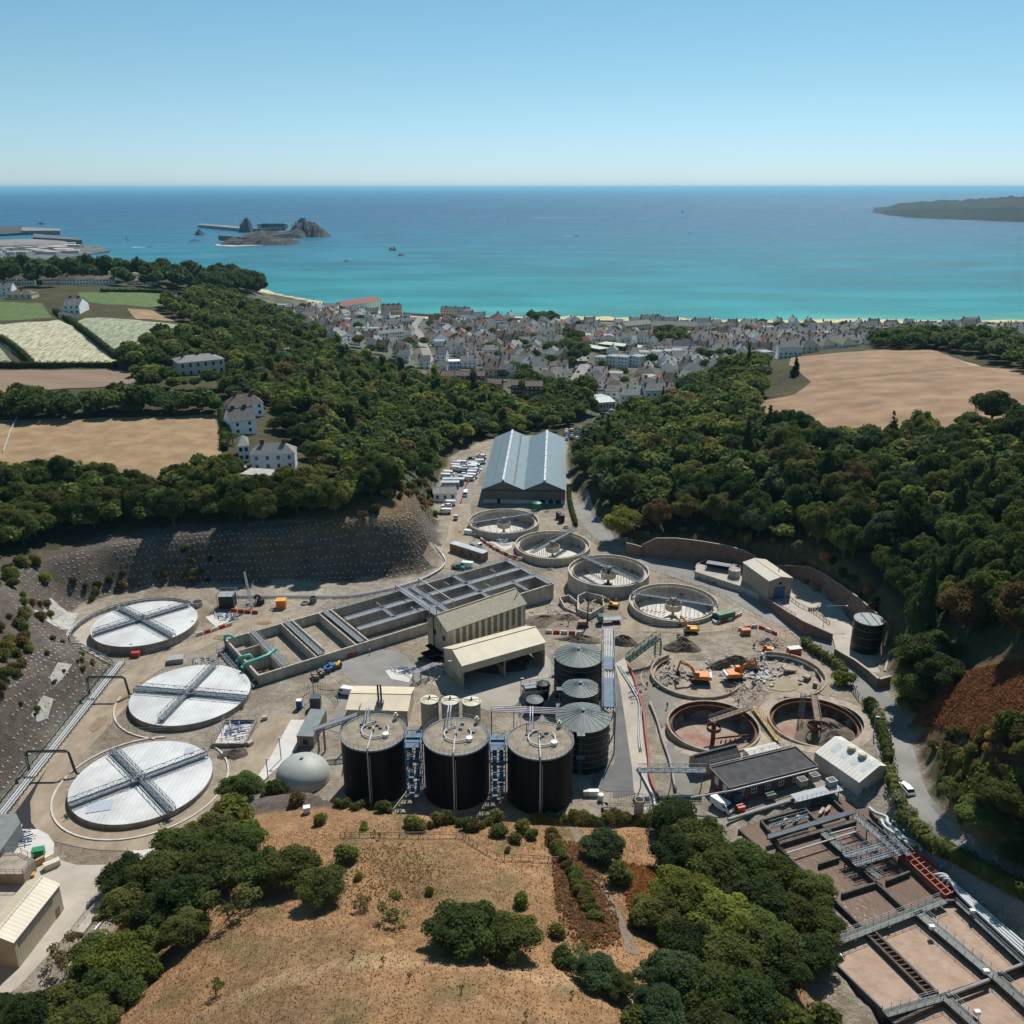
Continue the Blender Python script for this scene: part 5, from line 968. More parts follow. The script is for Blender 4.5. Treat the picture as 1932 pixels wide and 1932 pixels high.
for a, b, za_, zb_ in ((A, P1, za, zr), (P1, Dd, zr, zc)):
 c_, d_ = (B, P2) if a is A else (P2, C_); v = [(a.x, a.y, za_ + .04), (c_.x, c_.y, za_ + .04), (d_.x, d_.y, zb_ + .04), (b.x, b.y, zb_ + .04)]; v2 = [(x, y, z + .12) for x, y, z in v]
 m.add(v + v2, [(0, 1, 2, 3), (7, 6, 5, 4), (0, 4, 5, 1), (1, 5, 6, 2), (2, 6, 7, 3), (3, 7, 4, 0)])
part('roof', m, rm, ga)
sky_m = M('skylight', (.50, .56, .58), .35, .08, 1)
for k in range(4):
 s0 = .16 + k * .22; m = MB(); a = A.lerp(B, s0); b = A.lerp(B, s0 + .09); e = (Dd - A); v = []
 for p, tt in ((a, .30), (b, .30), (b, .62), (a, .62)): q = p + e * tt; v.append((q.x, q.y, za + (zr - za) * tt / f_ + .2))
 m.add(v, [(0, 1, 2, 3)]); part('skylight', m, sky_m, ga)
 m = MB(); v = []
 for p, tt in ((a, .76), (b, .76), (b, .95), (a, .95)): q = p + e * tt; v.append((q.x, q.y, zr + (zc - zr) * (tt - f_) / (1 - f_) + .2))
 m.add(v, [(0, 1, 2, 3)]); part('skylight', m, sky_m, ga)
for s0 in (.42, .66): q = A.lerp(B, s0) + (Dd - A) * .66; m = MB(); m.lathe((q.x, q.y, 9.9), [(.75, 0), (.75, .4), (.95, .45), (.6, .85), (.01, .95)], 16); part('roof_cowl', m, M('cowl', (.45, .38, .28), .6), ga)
panel(ga, 'door', B, C_, 1.2, 1.0, 4, 6.1, galv, .1, ua); panel(ga, 'roller_door', B, C_, 4.2, 2.2, 4, 6.9, cream, .1, ua)
# aeration basins at lower right
ZB = 4.75; bas = thing('basin_block', 'block of open treatment basins with brown liquor and tan foam', 'treatment basins', W(9, 1290, 1090, 3.7))
def plane9(name, pts, z, mat):
 m = MB(); m.add([W(9, *q, z) for q in pts], [tuple(range(len(pts)))]); o = part(name, m, mat, bas)
 if o.data.polygons[0].normal.z < 0: o.data.flip_normals()
 return o
plane9('brown_liquor', ((455, 560), (880, 420), (1080, 500), (1180, 680), (1560, 965), (1480, 1010), (880, 1240), (545, 860), (330, 610)), 3.75, sludge)
plane9('tan_foam', ((820, 1260), (1480, 1012), (1550, 1010), (2100, 1510), (2600, 2300), (1500, 2300), (1180, 1690), (820, 1330)), 3.75, foam)
def w9(a, b, th=.45, z=ZB, name='basin_wall', mat=None, z0=.8):
 A, B = W(9, *a, z), W(9, *b, z); m = MB(); A.z = B.z = (z + z0) / 2; m.bar(A, B, th, z - z0); return part(name, m, mat or M('dark_wet_concrete', (.085, .075, .065), .8, .25, .8), bas)
def k9(a, b, w=1.5, rails=True, z=None, mat=None):
 z = z or ZB + .1; A, B = W(9, *a, z), W(9, *b, z); m = MB(); m.bar(A, B, w, .16); part('walkway', m, mat or M('green_grey_grating', (.14, .15, .135), .8, .15, 1), bas)
 s = (B - A).normalized().cross(Vector((0, 0, 1))) * w / 2
 if rails:
  for sg in (-1, 1): m = MB(); m.rail([A + s * sg, B + s * sg], 1.05, 1.7, .055); part('handrail', m, galv_dk, bas)
for a, b in (((545, 700), (1060, 1190)), ((800, 635), (1300, 1090)), ((780, 805), (895, 768)), ((910, 972), (1112, 908)), ((1160, 900), (1290, 848)), ((455, 560), (560, 700)), ((455, 560), (700, 490)), ((515, 640), (715, 570)), ((700, 490), (800, 600)), ((740, 470), (850, 430)), ((850, 435), (950, 530)), ((760, 560), (900, 520)), ((1070, 500), (1190, 680)), ((1190, 680), (1540, 975)), ((420, 690), (330, 610)), ((600, 745), (545, 700))): w9(a, b, .4)
for a, b in (((545, 690), (985, 560)), ): w9(a, b, .9)
for a, b in (((830, 1325), (1140, 1635)), ((1040, 1190), (1395, 1540)), ((1090, 1180), (1450, 1530)), ((1315, 1080), (1760, 1450)), ((1350, 1070), (1800, 1440)), ((1760, 1450), (2060, 1720)), ((1800, 1440), (2080, 1690)), ((1480, 1012), (1555, 1008)), ((1555, 1008), (2100, 1510)), ((1140, 1640), (1460, 1545)), ((1200, 1700), (1470, 1575)), ((1460, 1545), (1760, 1445)), ((1800, 1440), (2060, 1330)), ((1470, 1560), (1800, 1860)), ((1500, 1540), (1840, 1850))): w9(a, b, .42)
k9((885, 1240), (1480, 1012), 1.7); k9((1332, 1075), (1775, 1445), 1.9, mat=M('grey_grating', (.20, .21, .20), .8)); k9((1780, 1445), (2070, 1705), 1.9); k9((1150, 1650), (1460, 1560), 1.4); k9((1485, 1550), (1830, 1860), 1.8); k9((805, 635), (1010, 810), 1.6); k9((1020, 815), (1130, 890), 1.3); k9((1560, 1020), (2100, 1515), 1.2)
for k in range(15): f = k / 15; w9((1040 + 355 * f, 1190 + 350 * f), (1090 + 360 * f, 1180 + 350 * f), .18, ZB - .1, 'cross_beam', rust_w, ZB - .4)
for a, b, r_, mt, z in (((600, 748), (1010, 620), .16, galv_lt, ZB + .4), ((840, 640), (985, 600), .14, galv_lt, ZB + .4), ((1500, 1550), (1735, 1460), .3, M('grey_pipe', (.28, .27, .26), .6), ZB + .3), ((1790, 1425), (2060, 1320), .3, MATS['grey_pipe'], ZB + .3), ((845, 1340), (1135, 1622), .22, galv_dk, ZB + .2)):
 m = MB(); m.tube([W(9, *a, z), W(9, *b, z)], r_, 8); part('pipe', m, mt, bas)
for x, y in ((970, 1225), (1160, 1155), (1420, 1055)): p = W(9, x, y, ZB - .2); m = MB(); m.box(p, (1.3, 1.0, .5), -.6); part('scum_box', m, M('dark_wet_concrete', (.085, .075, .065), .8), bas)
for x, y in ((1410, 1180), (1640, 1090), (890, 1345), (1665, 1660), (1715, 1430)): p = W(9, x, y, ZB + .2); m = MB(); m.box(p + Vector((0, 0, .7)), (.9, .6, .6)); m.bar(p, p + Vector((0, 0, .5)), .15); part('mixer_motor', m, white, bas)
for x, y in ((585, 568), (655, 550), (795, 508), (830, 495)): p = W(9, x, y, ZB - .3); m = MB(); m.box(p, (2.4, .6, .12), .9); part('plank', m, M('pale_timber', (.42, .34, .26), .9), bas)
# dark pipes crossing, steelwork, silver pipes, red channel
t = thing('pipe_bundle', 'three dark pipes crossing above the upper edge of the brown basins', 'pipes', W(9, 740, 600, ZB))
for k in range(3): m = MB(); m.tube([W(9, 492, 668 - k * 9, ZB + .7), W(9, 985, 522 - k * 9, ZB + .7)], .24, 8); part('pipe', m, M('blue_grey_pipe', (.16, .18, .21), .35, .1, 1, .2), t)
t = thing('steel_gangway', 'maze of grey steel gangways and railings above the basins', 'steelwork', W(9, 1100, 650, ZB))
for a, b, z, w in (((985, 540), (1240, 760), ZB + 1.6, 1.6), ((920, 760), (1200, 680), ZB + 1.4, 1.5), ((975, 810), (1250, 730), ZB + 1.2, 1.4), ((1180, 650), (1290, 760), ZB + 1.7, 1.2), ((505, 600), (720, 540), ZB + .7, .9)):
 m = MB(); truss(m, W(9, *a, z), W(9, *b, z), w, 1.1, 1.1, th=.09); part('gangway', m, galv, t)
for x, y in ((990, 570), (1050, 620), (1110, 690), (930, 770), (1010, 800), (1190, 700), (1120, 600)): p = W(9, x, y, ZB); m = MB(); m.bar((p.x, p.y, 3), (p.x, p.y, ZB + 1.6), .18); part('post', m, galv_dk, t)
t = thing('silver_pipes', 'pair of fat silver pipes with blue valves stepping down beside the hedge', 'pipes', W(9, 1200, 600, ZB))
for pts in (((1062, 492), (1095, 520), (1160, 545), (1165, 575), (1200, 605), (1270, 665), (1345, 695), (1352, 735)), ((1130, 560), (1150, 600), (1205, 640), (1255, 680), (1325, 705))):
 m = MB(); m.tube(smooth([W(9, *q, ZB + .9) for q in pts], 3), .34, 10); part('pipe', m, galv_lt, t, True)
for x, y in ((1258, 640), (1250, 680), (1195, 592), (1212, 640), (1465, 835)): p = W(9, x, y, ZB + .9); m = MB(); m.tube([p - Vector((0, 0, .5)), p + Vector((0, 0, .7))], .3, 8); m.box(p + Vector((0, 0, .9)), (.6, .6, .3)); part('valve', m, M('blue_grey_valve', (.08, .16, .24), .5), t)
t = thing('silver_pipes', 'four long parallel silver pipes running down the right edge of the basins', 'pipes', W(9, 1650, 1050, ZB))
for k in range(4):
 o = k * 24; m = MB(); st_ = [(1425 + o, 885 + o * .9 - 12, ZB), (1440 + o, 868 + o * .55, ZB + .9), (1490 + o * .85, 870 + o * .75, ZB + 1.2), (1560 + o * .35, 935 + o * .85, ZB + 1.0), (2100, 1400 + o, ZB + 1.0)]
 m.tube(smooth([W(9, a, b, z) for a, b, z in st_], 4), .27, 10); part('pipe', m, galv_lt, t, True)
for k in range(9):
 f = k / 8; p = W(9, 1560 + 440 * f, 955 + 390 * f, ZB); m = MB(); m.bar(p + Vector((-.6, -.5, .5)), p + Vector((1.6, .9, .5)), .15); m.bar(p + Vector((.4, .1, -1)), p + Vector((.4, .1, .5)), .15); part('pipe_stand', m, galv_dk, t)
t = thing('red_channel', 'long red-rimmed open channel with cross ribs beside the silver pipes', 'channel', W(9, 1390, 850, ZB)); rc = M('red_channel_paint', (.34, .10, .07), .7, .15, 1)
A, B, C_, Dd = [W(9, *q, ZB + .5) for q in ((1232, 745), (1300, 718), (1556, 955), (1490, 985))]
for a, b in ((A, B), (B, C_), (C_, Dd), (Dd, A), ((A + B) / 2, (C_ + Dd) / 2)): m = MB(); m.bar(a - Vector((0, 0, .6)), b - Vector((0, 0, .6)), .22, 1.5); part('channel_wall', m, rc, t)
for k in range(1, 9): m = MB(); m.bar(A.lerp(Dd, k / 9), B.lerp(C_, k / 9), .14); part('rib', m, rc, t)
m = MB(); m.tube([W(9, 1350, 745, ZB + .7), W(9, 1470, 838, ZB + .7)], .3, 8); single('red_pipe', m, redpipe, 'short fat red pipe between two blue-grey valves beside the hedge', 'pipe')
# plant in front of the pump house
t = thing('screening_plant', 'grey screening machines on a raised platform in front of the pump house', 'machinery', W(9, 740, 380, 4))
m = MB(); A, B = W(9, 640, 440, 5.9), W(9, 895, 375, 5.9); m.bar(A, B, 2.6, .14); part('platform', m, galv_dk, t); m = MB(); s = (B - A).normalized().cross(Vector((0, 0, 1))) * 1.3; m.rail([A + s, B + s], 1.1, 1.1); part('handrail', m, galv, t)
for x, y in ((685, 345), (755, 320), (850, 350)): p = W(9, x, y, 6.6); m = MB(); m.box(p, (1.9, 1.6, 1.5), .35); part('housing', m, M('beige_machine', (.40, .36, .30), .6, .1, 1) if x < 800 else galv_lt, t); m = MB(); m.box(p + Vector((0, 0, .8)), (1.4, 1.1, .15), .35); part('cover', m, dark, t)
for k in range(5): p = A.lerp(B, k / 4); m = MB(); m.bar((p.x, p.y, 3.5), (p.x, p.y, 5.9), .18); part('post', m, galv_dk, t)
t = thing('inlet_pipe', 'long grey pipe lying in front of the pump house', 'pipe', W(9, 400, 520, 4.6)); m = MB(); m.tube([W(9, 270, 560, 4.7), W(9, 540, 478, 4.7), W(9, 640, 450, 4.9)], .38, 10); part('pipe', m, MATS['grey_pipe'], t)
m = MB(); p = W(9, 505, 435, 4.4); m.box(p + Vector((0, 0, .5)), (2.2, 1.4, 1.1), .3); single('skip', m, M('dull_green', (.10, .13, .11), .7), 'dull green skip against the pump house wall', 'skip')
m = MB(); p = W(9, 315, 455, 4); m.box(p + Vector((0, 0, 1)), (1.7, 1.3, 2.0), .3); m.box(p + Vector((0, 0, 2.05)), (2.0, 1.6, .1), .3); single('kiosk', m, M('blue_kiosk', (.05, .11, .16), .6), 'small dark blue kiosk between the white van and the pump house', 'kiosk')
# pipes down the middle bank
t = thing('bank_pipes', 'red and white pipes running down the bank beside the green-edged yard', 'pipes', W(8, 230, 1100, 2))
for pts, r_, mt in ((((170, 880), (205, 960), (240, 1090), (262, 1180), (275, 1300), (292, 1440), (300, 1560), (355, 1690)), .28, redpipe), (((105, 880), (140, 940), (200, 1040), (235, 1120), (232, 1300), (240, 1400)), .15, galv_lt), (((120, 880), (160, 950), (215, 1040), (246, 1120), (243, 1290), (250, 1400)), .12, galv_lt), (((225, 1500), (270, 1580), (320, 1680), (330, 1740)), .26, galv_lt), (((300, 1110), (345, 1220), (375, 1330), (420, 1460), (455, 1640)), .33, M('grey_pipe', (.28, .27, .26), .6))):
 m = MB(); m.tube(smooth([GC(8, *q) + Vector((0, 0, .5)) for q in pts], 3), r_, 8); part('pipe', m, mt, t, True)
m = MB(); truss(m, W(8, 230, 1510, 5.5), W(8, 640, 1512, 7.5), 1.6, 1.1, 1.4, th=.1)
for x, y in ((240, 1600), (380, 1560), (600, 1600)): p = GC(8, x, y)
for f in (.05, .5, .95): p = W(8, 230, 1510, 5.5).lerp(W(8, 640, 1512, 7.5), f); m.bar((p.x, p.y, 1), p, .2)
single('cable_bridge', m, galv, 'grey lattice cable bridge crossing from the bank pipes to the pump house', 'bridge')
# big blue-grey shed
F0, F1 = W(19, 805, 862, -.2), W(19, 1800, 878, -.2); zE = zat(F0.x, F0.y, D(19, 810, 692)[1]); zR = zat((F0.x * .75 + F1.x * .25), F0.y, D(19, 1060, 590)[1])
Qs, us, ns_, Ls, Ds = rect(F0, F1, W(2, 1010, 885, zE)); sh = thing('twin_shed', 'large blue-grey shed with twin ridged roof and white ridge caps', 'building', ((F0 + F1) / 2 + ns_ * Ds / 2).to_tuple()[:2] + (-.2,))
def SP_(s, t, z): p = Qs[0] + us * s * Ls + ns_ * t * Ds; return (p.x, p.y, z)
m = MB(); z1 = -.2 + (zE + .2) * .30
m.add([SP_(0, 0, z1), SP_(1, 0, z1), SP_(1, 0, zE), SP_(.75, 0, zR), SP_(.5, 0, zE), SP_(.25, 0, zR), SP_(0, 0, zE), SP_(0, 1, z1), SP_(1, 1, z1), SP_(1, 1, zE), SP_(.75, 1, zR), SP_(.5, 1, zE), SP_(.25, 1, zR), SP_(0, 1, zE)],
  [(0, 1, 2, 3, 4, 5, 6), (13, 12, 11, 10, 9, 8, 7), (1, 8, 9, 2), (7, 0, 6, 13)]); part('cladding', m, corr('blue_grey_cladding', (.105, .125, .15), 0, 1.2, amp=.12, col2=(.15, .125, .105), scale=.18), sh)
m = MB(); m.prism([SP_(.002, .002, 0)[:2], SP_(.998, .002, 0)[:2], SP_(.998, .998, 0)[:2], SP_(.002, .998, 0)[:2]], -1, z1); part('plinth_wall', m, M('pale_plinth', (.42, .44, .47), .8), sh)
m = MB(); p, q = Vector(SP_(0, -.001, zE - .25)), Vector(SP_(1, -.001, zE - .25)); m.bar(p, q, .3, .3); part('gutter', m, dark, sh)
rfm = corr('blue_grey_roof', (.145, .205, .235), ang(us.y, us.x) + R(90), 1.0, .5, .06, .10)
for s0, s1, za, zb in ((-.012, .25, zE - .1, zR), (.25, .5, zR, zE), (.5, .75, zE, zR), (.75, 1.012, zR, zE - .1)):
 m = MB(); v = [SP_(s0, -.006, za + .06), SP_(s1, -.006, zb + .06), SP_(s1, 1.004, zb + .06), SP_(s0, 1.004, za + .06)]; v2 = [(a, b, c + .15) for a, b, c in v]
 m.add(v + v2, [(3, 2, 1, 0), (4, 5, 6, 7), (0, 1, 5, 4), (1, 2, 6, 5), (2, 3, 7, 6), (3, 0, 4, 7)]); part('roof', m, rfm, sh)
for s in (.25, .75):
 for k in range(9): m = MB(); m.bar(SP_(s, .0 + k * .111, zR + .5), SP_(s, .104 + k * .111, zR + .5), .9, .5); part('ridge_vent', m, galv_lt, sh)
for s, z in ((.14, zE + (zR - zE) * .56), (.37, zE + (zR - zE) * .52)):
 for k in range(30): m = MB(); m.bar(SP_(s, .03 + k * .032, z + .26), SP_(s, .046 + k * .032, z + .26), 1.4, .05); part('roof_light', m, M('old_rooflight', (.16, .16, .155), .7), sh)
for s, w, za, zb in ((.18, 1.2, 0, 2.0), (.70, 2, .3, 1.8), (.80, 2, .3, 1.8), (.88, 2.4, .3, 1.9)): panel(sh, 'door' if w < 1.5 else 'window', Qs[0], Qs[1], s * Ls, w, za, zb, darkg, .12, -ns_)
for s in (.1, .3, .68, .86): panel(sh, 'rust_stripe', Qs[0], Qs[1], s * Ls, .35, z1 + .2, zE - .8, M('rusty_brown', (.20, .12, .075), .9), .08, -ns_)
# ordinary buildings
slate = M('slate_roof', (.10, .10, .105), .8, .2, .6); slate_b = M('brown_tile_roof', (.15, .105, .085), .85, .2, .6); slate_g = M('green_grey_roof_tiles', (.15, .165, .125), .85, .15, .6); redt = M('red_tile_roof', (.30, .12, .08), .85, .2, .6); slate_l = M('pale_slate_roof', (.205, .20, .19), .8, .15, .6)
wwall = M('white_render', (.84, .84, .82), .8, .04, .3); cwall = M('cream_render', (.62, .56, .44), .8, .06, .3); bwall = M('brown_brickwork', (.15, .095, .08), .9, .15, .5); pwall = M('pinkish_render', (.58, .50, .44), .8, .06, .3)
chim = M('chimney_brick', (.14, .075, .06), .9, .2, 1)
def hip_roof(mb, Q, ze, zr, inset=.45, over=.35):
 A, B, C_, Dd = Q; ctr = sum(Q, Vector()) / 4; E = [q + (q - ctr).normalized() * over for q in Q]; m1, m2 = (A + Dd) / 2, (B + C_) / 2; L = (m2 - m1).length; d = min(.5, inset * (Dd - A).length / L); r0, r1 = m1.lerp(m2, d), m1.lerp(m2, 1 - d)
 v = [(e.x, e.y, ze) for e in E] + [(r0.x, r0.y, zr), (r1.x, r1.y, zr)]; return mb.add(v, [(0, 1, 5, 4), (1, 2, 5), (2, 3, 4, 5), (3, 0, 4), (3, 2, 1, 0)])
def building(name, label, c, a, b, depth, h, roof_h, wall, roof, cols=6, rows=2, kind='gable', chimneys=2, group=None, cat='building', zoff=0, win=None, gz=None):
 A, B = GC(c, *a), GC(c, *b); z = (A.z + B.z) / 2 + zoff if gz is None else gz; A = Vector((A.x, A.y, z)); B = Vector((B.x, B.y, z))
 u = (B - A).normalized(); n = Vector((-u.y, u.x, 0)); n = n if n.y > 0 else -n; L = (B - A).length; Q = [A, B, B + n * depth, A + n * depth]
 if kind == 'gable': t = gable(name, label, cat, Q, z - 2, z + h, z + h + roof_h, wall, roof, .3, group=group)
 else:
  ctr = sum(Q, Vector()) / 4; t = thing(name, label, cat, (ctr.x, ctr.y, z - 2), group=group); m = MB(); m.prism([(q.x, q.y) for q in Q], z - 2, z + h); part('wall', m, wall, t); m = MB()
  if kind == 'hip': hip_roof(m, Q, z + h + .02, z + h + roof_h)
  else:
   m.prism([(q.x + (q.x - ctr.x) * .02, q.y + (q.y - ctr.y) * .02) for q in Q], z + h + .01, z + h + .3)
  part('roof', m, roof, t)
 wh = h / rows
 for r_ in range(rows):
  for k in range(cols):
   s = L * (k + .5) / cols - .6; panel(t, 'window', A, B, s, 1.2, z + wh * r_ + wh * .3, z + wh * r_ + wh * .78, win or darkg, .1, -n)
 for k in range(chimneys):
  p = A + u * L * ((k + .5) / chimneys) + n * depth / 2; m = MB(); m.box((p.x, p.y, z + h + roof_h + .2), (1.6, .8, 2.4), ang(u.y, u.x)); part('chimney', m, chim, t)
 EXCL.append((A + u * L / 2 + n * depth / 2, max(L, depth) / 2 + 3)); return t
EXCL = []
building('hotel', 'tall white hotel block with a dark red mansard roof near the seafront', 17, (-15, 400), (110, 400), 17, 11, 6, wwall, M('dark_red_roof', (.13, .05, .04), .8, .2, .5), 9, 4, 'hip', 1)
building('hotel', 'white seafront apartments under long red-brown roofs at the left end of town', 16, (60, 268), (560, 278), 14, 9, 5, wwall, redt, 16, 3, 'hip', 0)
building('terrace_row', 'grey-roofed terrace with two gable chimneys behind the seafront, left of centre', 16, (560, 315), (800, 325), 10, 8, 4, cwall, slate_b, 10, 2, 'gable', 4)
building('terrace_row', 'long white terrace with pale roofs stepping across the left of town', 16, (400, 610), (830, 640), 9, 6, 3, wwall, slate_l, 14, 2, 'gable', 6)
building('terrace_row', 'blue-shaded terrace side-on below the slanting white rows', 16, (500, 475), (920, 480), 9, 6, 3, M('blue_shaded_render', (.50, .53, .56), .8), slate, 12, 1, 'gable', 4)  # bluish shade of the terrace front is put into its wall colour
building('school', 'low pale-roofed school building with a car park behind it', 17, (790, 600), (1000, 625), 12, 3.4, .2, bwall, M('pale_green_roof', (.46, .50, .40), .8, .06, .5), 8, 1, 'flat', 0)
building('school', 'long wing of the low school, pale green roof, running right', 17, (985, 590), (1460, 615), 14, 3.4, .2, bwall, MATS['pale_green_roof'], 16, 1, 'flat', 0)
building('retirement_home', 'long cream seafront building with grey roof and small gables', 17, (1510, 440), (1932, 445), 14, 8, 4.5, cwall, slate_l, 14, 3, 'gable', 0)
building('retirement_home', 'grey-roofed wing set at an angle to the long cream seafront building', 17, (1250, 420), (1500, 400), 12, 6, 4, cwall, slate_l, 8, 2, 'gable', 0)
for k in range(4): building('block_of_flats', ('leftmost', 'second', 'third', 'rightmost')[k] + ' brown brick flat block of the stepped pair row above the left wood', 16, (1100 + k * 165, 1130 + k * 26), (1250 + k * 165 + (45 if k == 3 else 0), 1146 + k * 28), 10, (6, 6, 7.5, 9)[k], 2.6, bwall, slate_b, 3, (2, 2, 3, 3)[k], 'gable', 0, 'brown brick flats above the wood', win=M('pale_window', (.50, .52, .55), .3))
for k in range(3): building('block_of_flats', ('brown flat block behind the big valley tree, left part', 'brown flat block, middle of the right-hand trio', 'tallest brown flat block with white windows, right end of the trio')[k], 17, ((-60, 150, 285)[k], (1010, 1050, 1110)[k]), ((45, 275, 450)[k], (1015, 1055, 1115)[k]), 10, (6, 8, 11)[k], 2.6, bwall, slate_b, 4, (2, 3, 4)[k], 'gable', 0, 'brown brick flats above the wood', win=MATS['pale_window'])
building('commercial_unit', 'pale warehouse with light grey roof at the foot of the town road', 17, (1000, 1190), (1150, 1170), 22, 5, 1.2, cwall, M('light_grey_roof', (.42, .44, .44), .6), 5, 1, 'gable', 0)
for k in range(4): building('white_flats', ('first', 'second', 'third', 'fourth')[k] + ' white cube flats from the left behind the curving town road', 17, (950 + k * 112, 765 - (k % 2) * 8), (1040 + k * 112, 770 - (k % 2) * 8), 10, 8, .2, wwall, M('grey_flat_roof', (.28, .28, .29), .8), 3, 3, 'flat', 0, 'white cube flats')
for k in range(4): building('white_flats', ('first', 'second', 'third', 'last')[k] + ' white flats from the left in the long row right of the tree pair', 17, (1385 + k * 106, 715 - k * 6), (1480 + k * 106, 712 - k * 6), 10, 7.5, .2, wwall, MATS['grey_flat_roof'], 3, 3, 'flat', 0, 'white cube flats')
building('house', 'white detached house with brown hipped roof just right of the town road', 17, (980, 985), (1160, 985), 11, 6.5, 3, wwall, slate_b, 4, 2, 'hip', 1)
building('house', 'white house with red-brown hipped roof, second right of the town road', 17, (1320, 1000), (1490, 1000), 10, 6, 3, wwall, redt, 4, 2, 'hip', 1)
building('house', 'white house with red roof beside the tall dark trees, right of town', 17, (1510, 960), (1630, 955), 10, 6, 3, wwall, redt, 3, 2, 'hip', 1)
building('house', 'white gabled house facing the road with two bright windows', 17, (580, 800), (690, 805), 9, 5.5, 3, wwall, slate_b, 2, 2, 'gable', 1)
building('house', 'pale blue flat-topped house above the brown flats', 16, (1365, 980), (1500, 985), 8, 6, .2, M('pale_blue_wall', (.46, .54, .62), .8), wwall, 3, 2, 'flat', 0)
building('parish_hall', 'red brick hall with pale steep roofs near the seafront', 16, (1470, 370), (1690, 375), 16, 6, 4, M('orange_brick', (.30, .13, .08), .9, .1), slate_l, 5, 1, 'hip', 0)
building('seafront_block', 'long dark-roofed block standing on the seafront left of centre', 16, (1260, 335), (1600, 345), 12, 7, 3.5, cwall, slate, 10, 2, 'gable', 3)
building('seafront_block', 'grey two-part house standing alone on the beach road', 17, (1440, 345), (1600, 345), 9, 6, 3, bwall, slate, 5, 2, 'gable', 3)
for k, (x, y) in enumerate(((610, 890), (700, 885), (780, 880), (880, 872), (980, 866))): building('house', ('first', 'second', 'third', 'fourth', 'fifth')[k] + ' green-roofed hipped house from the left in the row behind the right field', 3, (x - 38, y), (x + 38, y), 13, 4.5, 5, wwall, slate_g, 4, 1, 'hip', 1, 'green-roofed row behind the field')
# left-hand buildings
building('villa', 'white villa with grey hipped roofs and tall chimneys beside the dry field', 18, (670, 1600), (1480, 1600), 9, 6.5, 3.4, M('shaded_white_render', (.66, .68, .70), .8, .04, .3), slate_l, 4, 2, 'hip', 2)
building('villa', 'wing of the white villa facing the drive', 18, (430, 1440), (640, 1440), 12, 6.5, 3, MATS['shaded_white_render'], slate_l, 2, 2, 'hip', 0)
building('villa', 'slate-roofed house with brick chimneys behind the white villa', 18, (300, 930), (760, 930), 12, 6, 4.5, wwall, slate, 2, 2, 'gable', 2)
building('villa', 'rear hipped wing of the slate-roofed house, nearest the dark trees', 18, (260, 620), (900, 600), 10, 6, 4, wwall, slate_b, 4, 2, 'hip', 2)
building('flat_roofed_garage', 'flat-roofed white garage block in front of the white villa', 18, (470, 1830), (1270, 1900), 8, 3.2, .2, M('garage_render', (.55, .58, .62), .8), M('grey_felt', (.38, .36, .33), .8), 2, 1, 'flat', 0, gz=None)
building('manor', 'cream manor with shallow slate roof and cluster of chimneys among trees', 1, (1010, 1120), (1270, 1120), 16, 8, 2.6, pwall, slate_l, 6, 2, 'hip', 3)
EXCL[-1] = (EXCL[-1][0] + Vector((3, -14, 0)), 24); building('farmhouse', 'white farmhouse with steep slate gables between the pale fields', 1, (360, 775), (450, 775), 22, 6, 4.5, wwall, slate, 3, 2, 'gable', 2)
building('barn', 'small grey barn beside the white farmhouse', 1, (330, 800), (395, 810), 6, 3, 1.5, cwall, slate, 1, 1, 'gable', 0)
for k in range(7): building('terrace_row', 'low brown-roofed terrace number %s from the left on the ridge above the green field' % ('one', 'two', 'three', 'four', 'five', 'six', 'seven')[k], 1, ((10, 105, 240, 330, 430, 540, 760)[k], 612), ((95, 200, 325, 425, 535, 650, 890)[k], 612), 9, 5, 3.2, wwall, slate_b, 6, 2, 'gable', 1, 'brown-roofed terraces on the ridge')
building('bungalow', 'hipped bungalow with brown roof at the left edge above the green crop', 1, (40, 690), (180, 690), 12, 3.5, 3, cwall, slate_b, 4, 1, 'hip', 1); building('house', 'white gabled house at the far left edge above the crop field', 1, (-20, 670), (70, 670), 10, 6, 4, wwall, slate_l, 3, 2, 'gable', 1); building('house', 'white gabled cottage against the crop field hedge', 1, (915, 715), (985, 725), 8, 5, 4, wwall, slate_l, 1, 1, 'gable', 0)
building('house', 'pale hipped house with a cluster of chimneys deep in the left wood', 1, (1510, 915), (1595, 915), 9, 4, 3, cwall, slate_l, 3, 1, 'hip', 3); building('house', 'grey-blue roofed house deep in the left wood', 1, (1570, 1045), (1660, 1045), 9, 4, 4, wwall, slate_l, 2, 1, 'gable', 0)
p = GC(18, 1610, 640); m = MB(); m.box((p.x, p.y, p.z + .25), (7.5, 4.4, .3)); t = thing('swimming_pool', 'small turquoise swimming pool in the trees behind the villas', 'pool', p); part('surround', m, conc_lt, t); m = MB(); m.box((p.x, p.y, p.z + .45), (6.6, 3.5, .12)); part('water', m, M('pool_water', (.03, .50, .62), .1), t)
